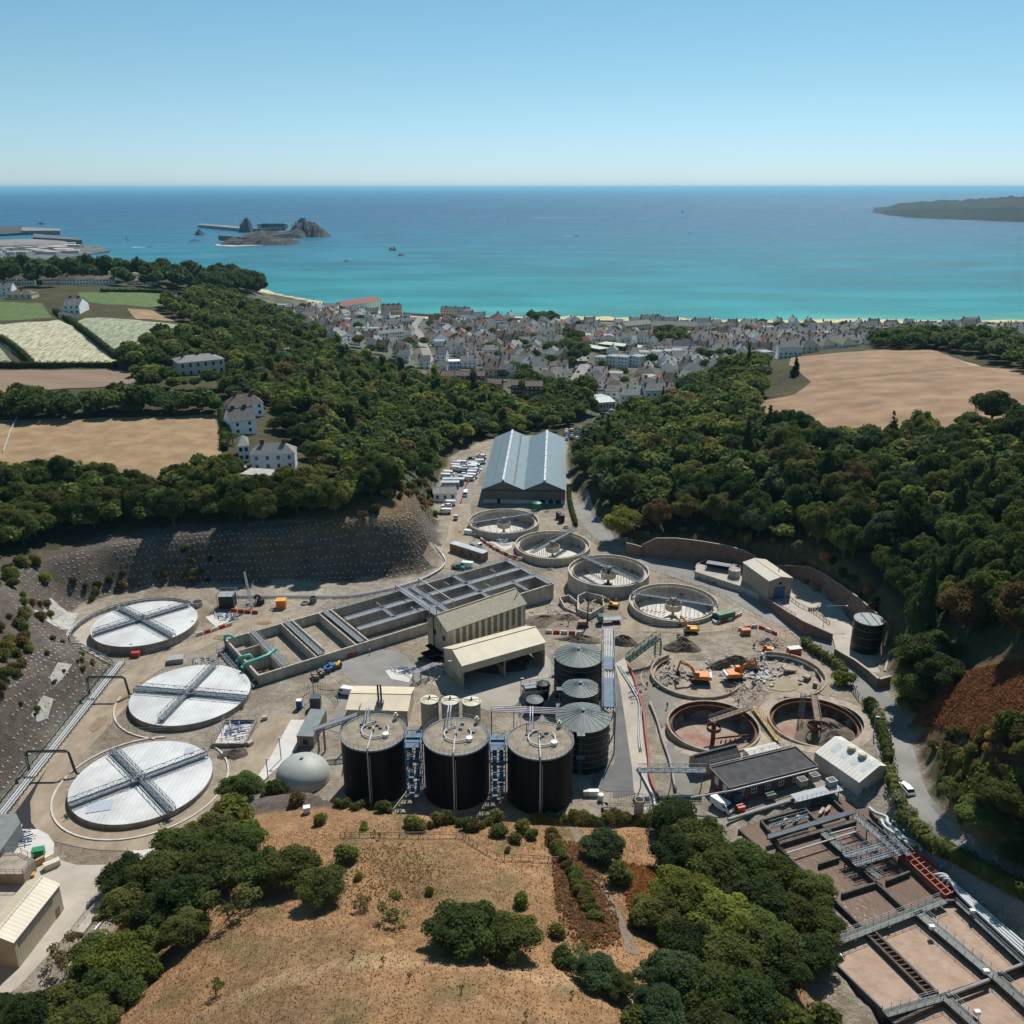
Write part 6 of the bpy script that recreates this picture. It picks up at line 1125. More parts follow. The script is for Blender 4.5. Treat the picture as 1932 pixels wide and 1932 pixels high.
# office and cabins beside the shed
building('site_office', 'white office with wide grey roof beside the shed road', 19, (215, 830), (490, 830), 9, 3.2, 1.6, wwall, slate_l, 3, 1, 'gable', 0)
for k in range(2): building('site_cabin', ('grey', 'blue-grey')[k] + ' site cabin %s the white office' % ('just behind', 'second row behind')[k], 19, (310 + k * 10, 690 - k * 40), (520 + k * 60, 690 - k * 40), 3, 2.8, .2, M('cabin_grey', (.25, .29, .33), .6), M('cabin_roof', (.40, .45, .48), .6), 4, 1, 'flat', 0)
building('site_cabin', 'long brown cabin with blue-grey roof beside the long concrete tank', 7, (365, 520), (605, 600), 3.0, 2.9, .2, timber, M('cabin_roof', (.40, .45, .48), .6), 4, 1, 'flat', 0)
building('container', 'dark grey-roofed container beside the bright slab and gas holder', 6, (655, 1415), (765, 1420), 11.5, 2.9, .2, M('container_brown', (.20, .165, .13), .7), M('container_roof', (.17, .20, .20), .6, .1), 1, 1, 'flat', 0)
Qb, ub, nb_, Lb, Db = rect(W(10, 75, 1025, 5.6), W(10, 332, 702, 5.6), W(10, -130, 1020, 5.6)); gb = gable('utility_building', 'beige ribbed metal building in the lower left corner of the yard', 'building', Qb, 0, 5.6, 6.9, corr('tan_wall', (.47, .41, .30), ang(ub.y, ub.x), .7, amp=.2), corr('tan_roof', (.62, .55, .42), ang(ub.y, ub.x), .8, amp=.2), .2)
panel(gb, 'louvre_band', Qb[0], Qb[1], 1.0, Lb - 3.5, 3.9, 4.8, M('dark_louvre', (.16, .15, .135), .7), .1, Vector((1, 0, 0))); panel(gb, 'door', Qb[0], Qb[1], Lb - 2.2, 1.1, 0, 2.1, M('brown_door', (.24, .17, .11), .7), .12, Vector((1, 0, 0)))
# town houses
WIN = darkg
def house_proto(i, w, d, h, rh, kind, wall, roof, nch):
 t = thing('house', 'x', 'house'); Q = [Vector((-w / 2, -d / 2, 0)), Vector((w / 2, -d / 2, 0)), Vector((w / 2, d / 2, 0)), Vector((-w / 2, d / 2, 0))]
 m = MB()
 if kind == 'gable': m.add([(-w / 2, -d / 2, -3), (w / 2, -d / 2, -3), (w / 2, d / 2, -3), (-w / 2, d / 2, -3), (-w / 2, -d / 2, h), (w / 2, -d / 2, h), (w / 2, d / 2, h), (-w / 2, d / 2, h), (-w / 2, 0, h + rh), (w / 2, 0, h + rh)], [(0, 1, 5, 4), (2, 3, 7, 6), (1, 2, 6, 9, 5), (3, 0, 4, 8, 7)])
 else: m.prism([(q.x, q.y) for q in Q], -3, h)
 part('wall', m, wall, t); m = MB()
 if kind == 'gable':
  for sg in (-1, 1):
   e = sg * (d / 2 + .3); dz = rh * .3 / (d / 2); v = [(-w / 2 - .3, e, h - dz + .05), (w / 2 + .3, e, h - dz + .05), (w / 2 + .3, 0, h + rh + .05), (-w / 2 - .3, 0, h + rh + .05)]; v2 = [(a, b, c + .18) for a, b, c in v]
   m.add(v + v2, [(0, 1, 2, 3), (7, 6, 5, 4), (0, 4, 5, 1), (1, 5, 6, 2), (2, 6, 7, 3), (3, 7, 4, 0)])
 elif kind == 'hip': hip_roof(m, Q, h + .02, h + rh)
 else: m.prism([(q.x * 1.03, q.y * 1.03) for q in Q], h + .01, h + .35)
 rf = part('roof', m, roof, t)
 for k in range(nch): m = MB(); x = (-w / 2 + .8) if k == 0 else (w / 2 - .8); m.box((x, 0, h + rh + .1), (.8, 1.3, 2.2)); part('chimney', m, chim, rf)
 n = max(2, int(w / 3.2))
 for r_ in range(2):
  for k in range(n): m = MB(); m.box((-w / 2 + w * (k + .5) / n, -d / 2 - .03, .9 + r_ * 2.6), (1.1, .12, 1.2)); part('window', m, WIN, t)
 if kind == 'gable':
  for y in (-1.5, 1.5): m = MB(); m.box((w / 2 + .03, y, 3.6), (.12, .9, 1.2)); part('window', m, WIN, t)
 return register(t)
specs = [(11, 9, 5.6, 3.4, 'gable', wwall, slate_l, 2), (9, 8, 5.6, 3.2, 'gable', wwall, slate_l, 1), (12, 9, 5.4, 3.2, 'hip', wwall, slate_b, 1), (10, 9, 5.5, 4, 'gable', cwall, slate_b, 2), (14, 8, 5.8, 3, 'gable', wwall, slate_l, 2), (8, 12, 5.6, 4, 'gable', wwall, slate, 1), (10, 8, 6, .2, 'flat', wwall, MATS['grey_flat_roof'], 0), (11, 9, 5.4, 3.4, 'hip', pwall, redt, 1), (12, 10, 5.4, 3.4, 'hip', cwall, slate, 2), (16, 8, 8, 3.4, 'gable', wwall, slate_l, 2)]
desc = ['white gabled house with pale slate roof', 'small white gabled house with pale slate roof', 'white house with brown hipped roof', 'cream gabled house with brown roof', 'long white house with pale slate roof', 'narrow white gabled house with dark slate roof', 'white flat-roofed house', 'pinkish house with red hipped roof', 'cream house with dark hipped roof', 'tall white terrace house with pale roof']
protos = [house_proto(i, *s) for i, s in enumerate(specs)]
TOWN = gp([(505, 580), (640, 589), (900, 607), (1100, 612), (1300, 616), (1932, 621), (2150, 622), (2150, 640), (1932, 640), (1640, 650), (1500, 672), (1400, 694), (1300, 738), (1280, 775), (1215, 800), (1150, 792), (1130, 762), (1030, 742), (900, 712), (830, 708), (790, 690), (700, 668), (640, 652), (560, 612)])
streets = [[G(*D(16, *q)) for q in ((1130, 900), (1060, 700), (1000, 540), (940, 460), (1010, 380), (1080, 290))], [G(*D(17, *q)) for q in ((700, 960), (790, 860), (850, 760), (830, 690), (780, 620), (740, 560))]]
for i, s in enumerate(streets): drape('road', stripw(smooth(s), 9 if i else 8), tarmac_lt, off=.25, world=True)
spots = []; hr = random.Random(21); TREES_TOWN = []
for j in range(60):
 for i in range(110):
  yy = 560 + j * 17.5; xx = -520 + i * 17.0 + (j % 2) * 6 + 10 * math.sin(j * .7)
  xx += hr.uniform(-2.5, 2.5); yy += hr.uniform(-3, 3)
  spots.append((xx, yy, j, i))
sa = np.array([(a, b) for a, b, _, _ in spots]); ok = inside(TOWN, sa[:, 0], sa[:, 1]); good = []
for k, (x, y, j, i) in enumerate(spots):
 if not ok[k]: continue
 if any((e[0].x - x) ** 2 + (e[0].y - y) ** 2 < (e[1] + 5) ** 2 for e in EXCL): continue
 if min(float(pdist([(q.x, q.y) for q in s], np.array(x), np.array(y), False)) for s in streets) < 9: continue
 if abs(((i + j // 3) % 7) - 3) < .5 and hr.random() < .7: continue
 if hr.random() < .17: TREES_TOWN.append((x, y)); continue
 good.append((x, y, j, i))
good.sort(key=lambda g: g[1]); print('houses', len(good))
used = set(); NEAR = 285
zone = lambda x, y: ('near the wood edge', 'in mid town', 'near the seafront')[min(2, int((y - 600) / 165))] + (', left side' if x < -60 else ', right side' if x > 160 else ', centre')
FARH = MB()
for n, (x, y, j, i) in enumerate(good):
 blk_ = (i // 6 + j // 3 * 3) % 5; k = ([0, 1, 4, 9, 3, 2, 5, 8, 6, 7][min(9, int(abs(hr.gauss(0, 3.6))))] if blk_ < 3 else hr.choice((2, 3, 5, 7, 8, 6)))
 rz = (0, .12, R(80), -.15, R(-72))[blk_] + hr.uniform(-.06, .06); sc = (hr.uniform(.9, 1.15), hr.uniform(.9, 1.15), hr.uniform(.85, 1.15)); z = tz(x, y)
 if n < NEAR:
  g = desc[k] + ' ' + zone(x, y)
  if k not in used: used.add(k); r = protos[k]; r.location = (x, y, z); r.rotation_euler = (0, 0, rz); r.scale = sc; r['label'] = g; r['group'] = g
  else: dup(protos[k], (x, y, z), rz, g, g, sc)
 else:
  w, d, h, rh, kind, wl_, rf_, nc = specs[k]; mt = Matrix.Translation((x, y, z)) @ Matrix.Rotation(rz, 4, 'Z') @ Matrix.Diagonal((*sc, 1)); q = len(FARH.v)
  pr = protos[k]; mats_all = [wwall, cwall, pwall, slate_l, slate_b, slate, MATS['grey_flat_roof'], redt, chim, WIN]
  def addm(o):
   if o.type == 'MESH':
    mi = mats_all.index(o.data.materials[0]); off = o.location + (o.parent.location if o.parent != pr else Vector()) if o.parent else Vector()
    FARH.add([mt @ (v.co) for v in o.data.vertices], [tuple(p.vertices) for p in o.data.polygons], mi)
   for c in TREE.get(o.name, []): addm(c)
  addm(pr)
for k, r in enumerate(protos):
 if k not in used: r.location = (-400 + k * 3, 900, tz(-400, 900)); r['label'] = desc[k] + ' behind the left ridge'
fo = bpy.data.objects.new('far_houses', FARH.mesh('far_houses', mats_all)); COL.objects.link(fo); setp(fo, 'mass of white and grey houses filling the town up to the beach', 'houses', None, 'stuff')
# sea wall and beach sheet
m = MB(); bw_ = [P(x, y, -22) for x, y in ((760, 592), (900, 600), (1100, 606), (1300, 610), (1600, 612), (1932, 614), (2200, 615))]
for a, b in zip(bw_[:-1], bw_[1:]): m.bar(a, b, 1.0, 3.0)
single('sea_wall', m, conc_d, 'low sea wall along the top of the beach', 'wall')
# far things
rock = M('dark_rock', (.075, .062, .055), .95, scale=.05, col2=(.03, .027, .025)); green_far = M('far_woodland', (.006, .018, .012), .95, scale=.03, col2=(.016, .024, .012), bump=1)
quay = M('quay_stone', (.22, .20, .19), .9, .15, .05)
def slab(name, label, pts, z0, z1, mat, cat='harbour pier', kind=None, c=1):
 m = MB(); m.prism([tuple(W(c, *q, -25))[:2] for q in pts], z0, z1); return single(name, m, mat, label, cat, kind=kind)
slab('headland', '', ((-200, 300), (120, 292), (200, 305), (160, 330), (-200, 350)), -26, -18, rock, kind='structure')
slab('harbour_pier', 'long dark outer harbour pier at the far left', ((130, 308), (345, 318), (340, 330), (120, 330)), -26, -12, quay)
slab('harbour_pier', 'second dark pier with sloping end nearer the marina', ((195, 352), (460, 382), (465, 392), (190, 374)), -26, -10, M('dark_pier', (.12, .115, .115), .9))
slab('harbour_land', '', ((-300, 395), (100, 386), (400, 392), (560, 400), (620, 428), (500, 445), (300, 480), (-300, 480)), -26, -22, M('harbour_ground', (.12, .115, .115), .9, .35, .03), kind='structure')
m = MB(); r_ = random.Random(8)
for _ in range(55):
 p = W(1, r_.uniform(-60, 440), r_.uniform(385, 440), -21); s = r_.uniform(8, 26); m.box((p.x, p.y, -21 + 2), (s * 1.6, s * .7, r_.uniform(4, 9)), r_.uniform(-.3, .3))
single('harbour_buildings', m, pwall, 'pale harbour sheds and moored boats behind the pines at far left', 'harbour buildings', kind='stuff')
p = W(1, 90, 395, -21); m = MB(); m.lathe((p.x, p.y, -21), [(130, 0), (120, 9), (60, 15), (.1, 17)], 24); single('harbour_hall', m, quay, 'wide cream-roofed harbour hall at the far left edge', 'building')
def rocky(name, label, c, x0, x1, y, top, mat, depth=60, seed=1, kind='structure', cat='rock', n=26, rough=.3):
 r_ = random.Random(seed); A, B = W(c, x0, y, -25), W(c, x1, y, -25); m = MB(); rows = 7
 for j in range(rows + 1):
  for i in range(n + 1):
   u = i / n; v = j / rows; x = A.x + (B.x - A.x) * u; yy = A.y + (B.y - A.y) * u + depth * v; f = math.sin(math.pi * min(1, max(0, v))) ** .6
   h = np.interp(u, [q[0] for q in top], [q[1] for q in top]); z = -26 + (h * f * (1 + r_.uniform(-rough, rough)) if 0 < i < n else 0); m.v.append((x + r_.uniform(-1, 1), yy + (r_.uniform(-.15, .15) * depth / rows * 2), z))
 for j in range(rows):
  for i in range(n): a = j * (n + 1) + i; m.f.append((a, a + 1, a + n + 2, a + n + 1)); m.m.append(0)
 return single(name, m, mat, label, cat, kind=kind)
rocky('island', '', 1, 1215, 1640, 390, ((0, 3), (.1, 16), (.35, 20), (.6, 22), (1, 8)), rock, 150, 2)
rocky('island', '', 1, 1330, 1700, 352, ((0, 3), (.1, 14), (.3, 20), (.6, 16), (.85, 24), (1, 10)), rock, 140, 13)
rocky('castle_rock', 'tall craggy castle rock at the right end of the island', 1, 1615, 1830, 345, ((0, 8), (.1, 38), (.3, 46), (.5, 42), (.75, 30), (.9, 16), (1, 3)), rock, 120, 3, kind=None, cat='rock')
rocky('rock', 'square dark rock stack behind the island breakwater', 1, 1340, 1410, 318, ((0, 20), (.3, 44), (.7, 40), (1, 12)), rock, 60, 4, kind=None, cat='rock', n=10)
rocky('rock', 'small dark rock left of the castle island', 1, 1092, 1130, 333, ((0, 8), (.5, 18), (1, 4)), rock, 40, 5, kind=None, n=8)
rocky('rock', 'flat low rock left of the castle beach', 1, 1050, 1115, 367, ((0, 2), (.5, 5), (1, 2)), rock, 30, 6, kind=None, n=8)
rocky('rock', 'pair of low dark rocks in the open bay right of the castle', 2, 380, 425, -165, ((0, 2), (.3, 8), (.5, 3), (.7, 9), (1, 2)), rock, 30, 7, kind=None, n=12)
rocky('rock', 'small reef rock right of the twin rocks in the bay', 2, 430, 470, -135, ((0, 2), (.5, 6), (1, 1)), rock, 30, 9, kind=None, n=8); rocky('rock', 'tiny reef breaking the surface off the pine ridge', 2, 120, 165, -102, ((0, 1), (.5, 4), (1, 1)), rock, 20, 10, kind=None, n=6); rocky('rock', 'far small reef beyond the harbour pier', 1, 205, 245, 272, ((0, 2), (.5, 10), (1, 2)), rock, 30, 11, kind=None, n=6)
slab('breakwater', 'long thin breakwater reaching left from the castle island', ((1115, 290), (1118, 283), (1345, 300), (1345, 312)), -26, -14, quay, 'breakwater')
castle = thing('castle', 'stone castle walls and keep on the island in the bay', 'castle', W(1, 1500, 340, -10)); cst = M('castle_stone', (.17, .145, .125), .95, .2, .05)
for (x0, y0, x1, y1, z0, z1) in ((1240, 372, 1390, 384, -20, -6), (1390, 378, 1640, 352, -20, -8), (1430, 330, 1600, 322, -16, -6)):
 A, B = W(1, x0, y0, -25), W(1, x1, y1, -25); m = MB(); m.bar((A.x, A.y, (z0 + z1) / 2), (B.x, B.y, (z0 + z1) / 2), 12, z1 - z0); part('wall', m, cst, castle)
for (x, w, h0, h1) in ((1690, 18, 18, 26), (1672, 14, 14, 20), (1715, 20, 10, 16), (1745, 16, 6, 12)): p = W(1, x, 335, -25); m = MB(); m.box((p.x, p.y + 50, (h0 + h1) / 2 - 4), (w, w, h1 - h0 + 14)); part('keep', m, cst, castle)
for k in range(7): p = W(1, 1460 + k * 22, 322, -25); m = MB(); m.box((p.x, p.y + 30, -2), (24, 20, 16)); part('barracks', m, M('castle_pale', (.40, .37, .34), .9), castle)
m = MB(); m.prism([tuple(W(1, *q, -25))[:2] for q in ((1215, 384), (1330, 392), (1480, 380), (1640, 362), (1660, 350), (1640, 372), (1480, 390), (1300, 398), (1210, 392))], -26, -24.2); o = single('island_beach', m, M('pale_sand', (.50, .42, .34), .95), '', '', kind='structure')
# headland on the right
xs_ = np.linspace(1160, 2600, 60); m = MB(); rows = 10; r_ = random.Random(12)
for j in range(rows + 1):
 for x in xs_:
  yb = np.interp(x, [1160, 1260, 1400, 1700, 1932, 2600], [182, 200, 213, 224, 234, 262]); yt = np.interp(x, [1160, 1180, 1220, 1290, 1400, 1560, 1700, 1800, 1932, 2600], [182, 172, 163, 142, 130, 124, 117, 106, 102, 96])
  A = W(3, x, yb, -25); v = j / rows; y = A.y + 1500 * v; zt = zat(A.x * (1 + .2 * .3), A.y + 450, D(3, x, yt)[1]); f = min(1, v / .3) ** .55 if v < .3 else max(0, 1 - (v - .3) * .9)
  m.v.append((A.x * (y / A.y), y, -26 + (zt + 26) * f * (1 + r_.uniform(-.05, .05) * (0 < v)) + (r_.uniform(0, 4) if v > 0 else 0)))
for j in range(rows):
 for i in range(len(xs_) - 1): a = j * len(xs_) + i; m.f.append((a, a + 1, a + len(xs_) + 1, a + len(xs_))); m.m.append(0)
single('headland', m, green_far, '', '', kind='structure')
# boats
def boat(label, c, x, y, s, sail=False, wake=0, rz=0.0):
 p = W(c, x, y, -25); t = thing('sailing_boat' if sail else 'motor_boat', label, 'boat', (p.x, p.y, -25)); m = MB(); L = s
 m.v = [(p.x - L / 2, p.y - L * .15, -24), (p.x + L / 2, p.y, -23.4), (p.x - L / 2, p.y + L * .15, -24), (p.x - L / 2, p.y - L * .1, -25.3), (p.x + L * .4, p.y, -25.3), (p.x - L / 2, p.y + L * .1, -25.3)]
 m.f = [(0, 1, 2), (3, 5, 4), (0, 3, 4, 1), (1, 4, 5, 2), (2, 5, 3, 0)]; m.m = [0] * 5; part('hull', m, white, t)
 m = MB(); m.box((p.x - L * .1, p.y, -22.8), (L * .35, L * .2, 1.6)); part('cabin', m, white, t)
 if sail: m = MB(); m.tube([(p.x, p.y, -24), (p.x, p.y, -25 + L * 1.5)], .12, 6); part('mast', m, galv, t); m = MB(); m.add([(p.x, p.y + .1, -22), (p.x - L * .45, p.y + .4, -22), (p.x, p.y + .1, -25 + L * 1.45), (p.x, p.y + .25, -22), (p.x - L * .45, p.y + .55, -22), (p.x, p.y + .25, -25 + L * 1.45)], [(0, 1, 2), (5, 4, 3), (0, 3, 4, 1), (1, 4, 5, 2), (2, 5, 3, 0)]); part('sail', m, white, t)
 if wake: m = MB(); m.add([(p.x - L / 2, p.y - .6, -24.93), (p.x - L / 2, p.y + .6, -24.93), (p.x - wake, p.y + 7, -24.93), (p.x - wake, p.y - 7, -24.93)], [(0, 3, 2, 1)]); o = single('wake', m, M('foam_white', (.75, .80, .82), .9), '', ''); o['kind'] = 'stuff'; o['label'] = 'white wake trailing behind the ' + label.split(',')[0][:40]; o['category'] = 'wake'
boat('white sailing boat off the harbour, nearest the pines', 1, 716, 360, 14, True); boat('small white motor boat right of the sailing boat', 1, 840, 400, 14, wake=45); boat('distant white boat beside the outer pier', 1, 503, 333, 11); boat('distant white boat above the castle, near the horizon', 1, 1800, 170, 24, wake=60)
boat('speedboat with the longest wake, far out in mid bay', 2, 1655, -350, 26, wake=430); boat('speedboat left of the longest wake', 2, 1000, -352, 22, wake=150); boat('speedboat in the middle of the bay', 2, 1440, -245, 16, wake=40); boat('lone sailing yacht far out to the right', 3, 216, 185, 18, True); boat('anchored small boat in the right of the bay', 3, 248, 287, 16)
# vegetation
def translucent(m, f=.46):
 n, l = m.node_tree.nodes, m.node_tree.links; b = n['Principled BSDF']; t = n.new('ShaderNodeBsdfTranslucent'); x = n.new('ShaderNodeMixShader'); x.inputs[0].default_value = f
 hs = n.new('ShaderNodeHueSaturation'); hs.inputs['Value'].default_value = 1.25; hs.inputs['Saturation'].default_value = 1.1; l.new(b.inputs['Base Color'].links[0].from_socket, hs.inputs['Color']); l.new(hs.outputs[0], t.inputs[0])
 l.new(b.outputs[0], x.inputs[1]); l.new(t.outputs[0], x.inputs[2]); l.new(x.outputs[0], n['Material Output'].inputs[0]); return m
def leafmat(name, c1, c2, scale=.25, rand=.25):
 m = M(name, (c1[0] * 2.6, c1[1] * 2.5, c1[2] * 2), .75, .1, scale, col2=(c2[0] * 2.4, c2[1] * 2.3, c2[2] * 2), spec=.10, rand=rand); return translucent(m)
LM = {'dark': leafmat('leaf_dark', (.034, .046, .016), (.016, .024, .009)), 'mid': leafmat('leaf_mid', (.056, .068, .022), (.026, .034, .011)), 'olive': leafmat('leaf_olive', (.085, .092, .032), (.04, .046, .016)),
  'bright': leafmat('leaf_bright', (.10, .11, .026), (.045, .055, .014)), 'brown': leafmat('leaf_brown', (.085, .062, .03), (.04, .032, .016)), 'blue': leafmat('leaf_blue', (.044, .062, .032), (.022, .032, .016)), 'purple': leafmat('leaf_purple', (.06, .03, .025), (.03, .016, .014)),
  'gorse': leafmat('leaf_gorse', (.10, .095, .03), (.045, .048, .016)), 'dry': leafmat('leaf_dry', (.20, .12, .06), (.09, .055, .028)), 'silver': leafmat('leaf_silver', (.24, .25, .20), (.10, .12, .07))}
bark = M('bark', (.10, .08, .06), .95, .25, 3)
def crown_np(seed, kind, nleaf, ls):
 g = np.random.default_rng(seed); L = []
 if kind == 'near':
  for _ in range(30):
   d = g.normal(size=3); d /= np.linalg.norm(d); d[2] = d[2] * .9 if d[2] > -.3 else -d[2] * .5; r = g.uniform(.16, .36); L.append((d * np.array([1, 1, .85]) * (1 - r) * g.uniform(.7, 1.15), r))
  L.append((np.array([0, 0, -.1]), .66))
 elif kind == 'broad':
  for _ in range(13):
   d = g.normal(size=3); d /= np.linalg.norm(d); d[2] = abs(d[2]) * .9 - .25; r = g.uniform(.30, .5); L.append((d * np.array([1, 1, .8]) * (1 - r) * g.uniform(.75, 1.12), r))
  L.append((np.array([0, 0, .0]), .62))
 elif kind == 'cone':
  for k in range(11): z = -.9 + k * .2; w = .62 * (1 - k / 11.5); a = g.uniform(0, 6.3); L.append((np.array([w * .35 * math.cos(a), w * .35 * math.sin(a), z]), max(.1, w * .85)))
 elif kind == 'tall':
  for k in range(13): z = g.uniform(-.9, .9); w = .5 * math.sqrt(max(.05, 1 - z * z * .8)); a = g.uniform(0, 6.3); L.append((np.array([w * .6 * math.cos(a), w * .6 * math.sin(a), z]), g.uniform(.22, .38)))
  L.append((np.zeros(3), .45))
 elif kind == 'bush':
  for _ in range(8):
   a = g.uniform(0, 6.3); q = g.uniform(0, .55); L.append((np.array([q * math.cos(a), q * math.sin(a), g.uniform(-.1, .35)]), g.uniform(.32, .55)))
 elif kind == 'sparse':
  for _ in range(16):
   d = g.normal(size=3); d /= np.linalg.norm(d); d[2] = abs(d[2]) - .2; r = g.uniform(.15, .28); L.append((d * np.array([1, 1, .85]) * g.uniform(.5, .9), r))
 wts = np.array([r * r for _, r in L]); wts /= wts.sum(); V, F = [], []
 ci = g.choice(len(L), nleaf, p=wts); c = np.array([L[i][0] for i in ci]); r = np.array([L[i][1] for i in ci])
 d = g.normal(size=(nleaf, 3)); d /= np.linalg.norm(d, axis=1)[:, None]; d[:, 2] = np.where(d[:, 2] < -.35, -d[:, 2], d[:, 2])
 p = c + d * (r * g.uniform(.86, 1.12, nleaf))[:, None]
 n = d + g.normal(size=(nleaf, 3)) * .55; n /= np.linalg.norm(n, axis=1)[:, None]
 t = np.cross(n, g.normal(size=(nleaf, 3))); t /= np.linalg.norm(t, axis=1)[:, None]; b = np.cross(n, t); s = (ls * g.uniform(.6, 1.3, nleaf))[:, None]
 k = g.uniform(.5, 1, nleaf)[:, None]
 q = np.stack([p - t * s, p - b * s * k, p + t * s + n * s * .3, p + b * s * k], 1).reshape(-1, 3); V.append(q); F.append(np.arange(nleaf * 4).reshape(-1, 4)); off = nleaf * 4
 for cc, rr in L:                            # twiggy inner mass that stops the light
  if kind == 'sparse': continue
  m_, k_ = 6, 4; vs = []
  for j in range(k_ + 1):
   for i in range(m_):
    a = 2 * math.pi * i / m_ + j; ph = math.pi * j / k_; q_ = rr * .80 * g.uniform(.8, 1.1); vs.append(cc + np.array([math.sin(ph) * math.cos(a), math.sin(ph) * math.sin(a), math.cos(ph)]) * q_)
  fs = [(j * m_ + i, (j + 1) * m_ + i, (j + 1) * m_ + (i + 1) % m_, j * m_ + (i + 1) % m_) for j in range(k_) for i in range(m_)]
  V.append(np.array(vs)); F.append(np.array(fs) + off); off += len(vs)
 return np.concatenate(V), np.concatenate(F)
CROWN = {}; LOW = {}
for kd, n_, nv, ls in (('near', 4, 8000, .042), ('broad', 5, 2600, .072), ('cone', 3, 1500, .06), ('tall', 3, 1700, .065), ('bush', 5, 900, .10), ('sparse', 2, 900, .06)):
 CROWN[kd] = []; LOW[kd] = []
 for i in range(n_):
  v, f = crown_np(100 + i + len(kd) * 7, kd, nv, ls); CROWN[kd].append(np_mesh('crown_' + kd, v, f, LM['mid']))
  LOW[kd].append(crown_np(100 + i + len(kd) * 7, kd, 420 if kd != 'bush' else 200, ls * 2.1))
def trunk_mesh():
 m = MB(); m.tube([(0, 0, -.6), (.02, 0, .3), (-.02, .03, .62)], [.055, .04, .022], 7)
 for a in range(5): x, y = math.cos(a * 1.26), math.sin(a * 1.26); m.tube([(0, 0, .28 + a * .05), (x * .15, y * .15, .5 + a * .03), (x * .38, y * .38, .78)], [.024, .016, .006], 5)
 return m.mesh('trunk', bark)
TRUNK = trunk_mesh(); CNT = {}
def tree(x, y, R_, H_, kind='broad', leaf='mid', label='', group=None, cat='tree', z=None, name=None, r_=rnd):
 z = tz(x, y) if z is None else z; nm = name or {'cone': 'conifer_tree', 'bush': 'shrub'}.get(kind, 'broadleaf_tree')
 t = thing(nm, label, cat, (x, y, z), r_.uniform(0, 6.28), group)
 ms = CROWN[kind]; o = bpy.data.objects.new('crown' if kind != 'bush' else 'foliage', ms[r_.randrange(len(ms))]); COL.objects.link(o); o.parent = t; o.material_slots[0].link = 'OBJECT'; o.material_slots[0].material = LM[leaf]
 cv = .56 if kind in ('broad', 'sparse') else .46 if kind == 'near' else .5; hh = H_ * (.46 if kind in ('broad', 'sparse') else .54)
 if kind == 'bush': o.location = (0, 0, H_ * .25); o.scale = (R_, R_ * r_.uniform(.8, 1.2), H_ * .85)
 else:
  o.location = (0, 0, H_ * cv); o.scale = (R_, R_ * r_.uniform(.88, 1.12), hh); k = bpy.data.objects.new('trunk', TRUNK); COL.objects.link(k); k.parent = t; k.scale = (H_ * .3,) * 2 + (H_ * .75,) if kind in ('cone', 'tall') else (H_ * .85, H_ * .85, H_ * .75)
 return t
WOOD = {}
def low(x, y, R_, H_, kind, leaf, r_):
 v, f = LOW[kind][r_.randrange(len(LOW[kind]))]; a = r_.uniform(0, 6.28); c, s = math.cos(a), math.sin(a); hh = H_ * (.46 if kind == 'broad' else .5)
 w = np.empty_like(v); w[:, 0] = (v[:, 0] * c - v[:, 1] * s) * R_ + x; w[:, 1] = (v[:, 0] * s + v[:, 1] * c) * R_ + y; w[:, 2] = v[:, 2] * hh + tz(x, y) + H_ * .54
 WOOD.setdefault(leaf, []).append((w, f))
def scatter(poly, sp, r_, world=False, jit=.42):
 w = poly if world else gp(poly); a = np.array([(q[0], q[1]) for q in w]); x0, y0 = a.min(0); x1, y1 = a.max(0); out = []; ny_ = int((y1 - y0) / sp) + 1
 for j in range(ny_ + 1):
  for i in range(int((x1 - x0) / sp) + 2):
   out.append((x0 + (i + (j % 2) * .5) * sp + r_.uniform(-jit, jit) * sp, y0 + j * sp + r_.uniform(-jit, jit) * sp))
 o = np.array(out); o = o[inside(w, o[:, 0], o[:, 1])]; return [tuple(q) for q in o]
fr_ = random.Random(99); CAND = []
def wood(poly, sp, Rm, where, leaves, kinds=('broad',), hf=(1.9, 2.4), world=False, skip=None, rmax=None):
 for x, y in scatter(poly, sp, fr_, world):
  if float(sdist(PLANT, np.array(x), np.array(y))) < 3.0: continue
  if any((e[0].x - x) ** 2 + (e[0].y - y) ** 2 < (e[1] + (1.5 if e[1] < 12 else 0)) ** 2 for e in EXCL if abs(e[0].x - x) < 40): continue
  if skip is not None and bool(inside(skip, np.array(x), np.array(y))): continue
  Rr = Rm * fr_.uniform(.65, 1.3); lf = fr_.choice(leaves); kd = fr_.choice(kinds); H = Rr * fr_.uniform(*hf)
  if kd == 'cone': H *= 1.15; lf = 'dark'
  if kd == 'tall': H *= 1.2; Rr *= .9
  CAND.append((Rr / math.hypot(x, y - 0), x, y, Rr, H, kd, lf, where))
mixR = ('dark',) * 5 + ('mid',) * 6 + ('olive',) * 4 + ('blue', 'blue', 'brown')
wood([(1092, 868), (1140, 812), (1180, 790), (1260, 765), (1300, 740), (1400, 700), (1440, 690), (1440, 745), (1412, 775), (1440, 812), (1520, 842), (1932, 845), (2150, 840), (2250, 1225), (1990, 1215), (1900, 1212), (1800, 1205), (1740, 1195), (1730, 1160), (1675, 1105), (1590, 1065), (1520, 1038), (1410, 1012), (1300, 1005), (1225, 1000), (1180, 960), (1140, 940), (1105, 900)], 7.0, 5.5, 'in the wood on the right-hand slope', mixR, ('broad',) * 24 + ('cone',))
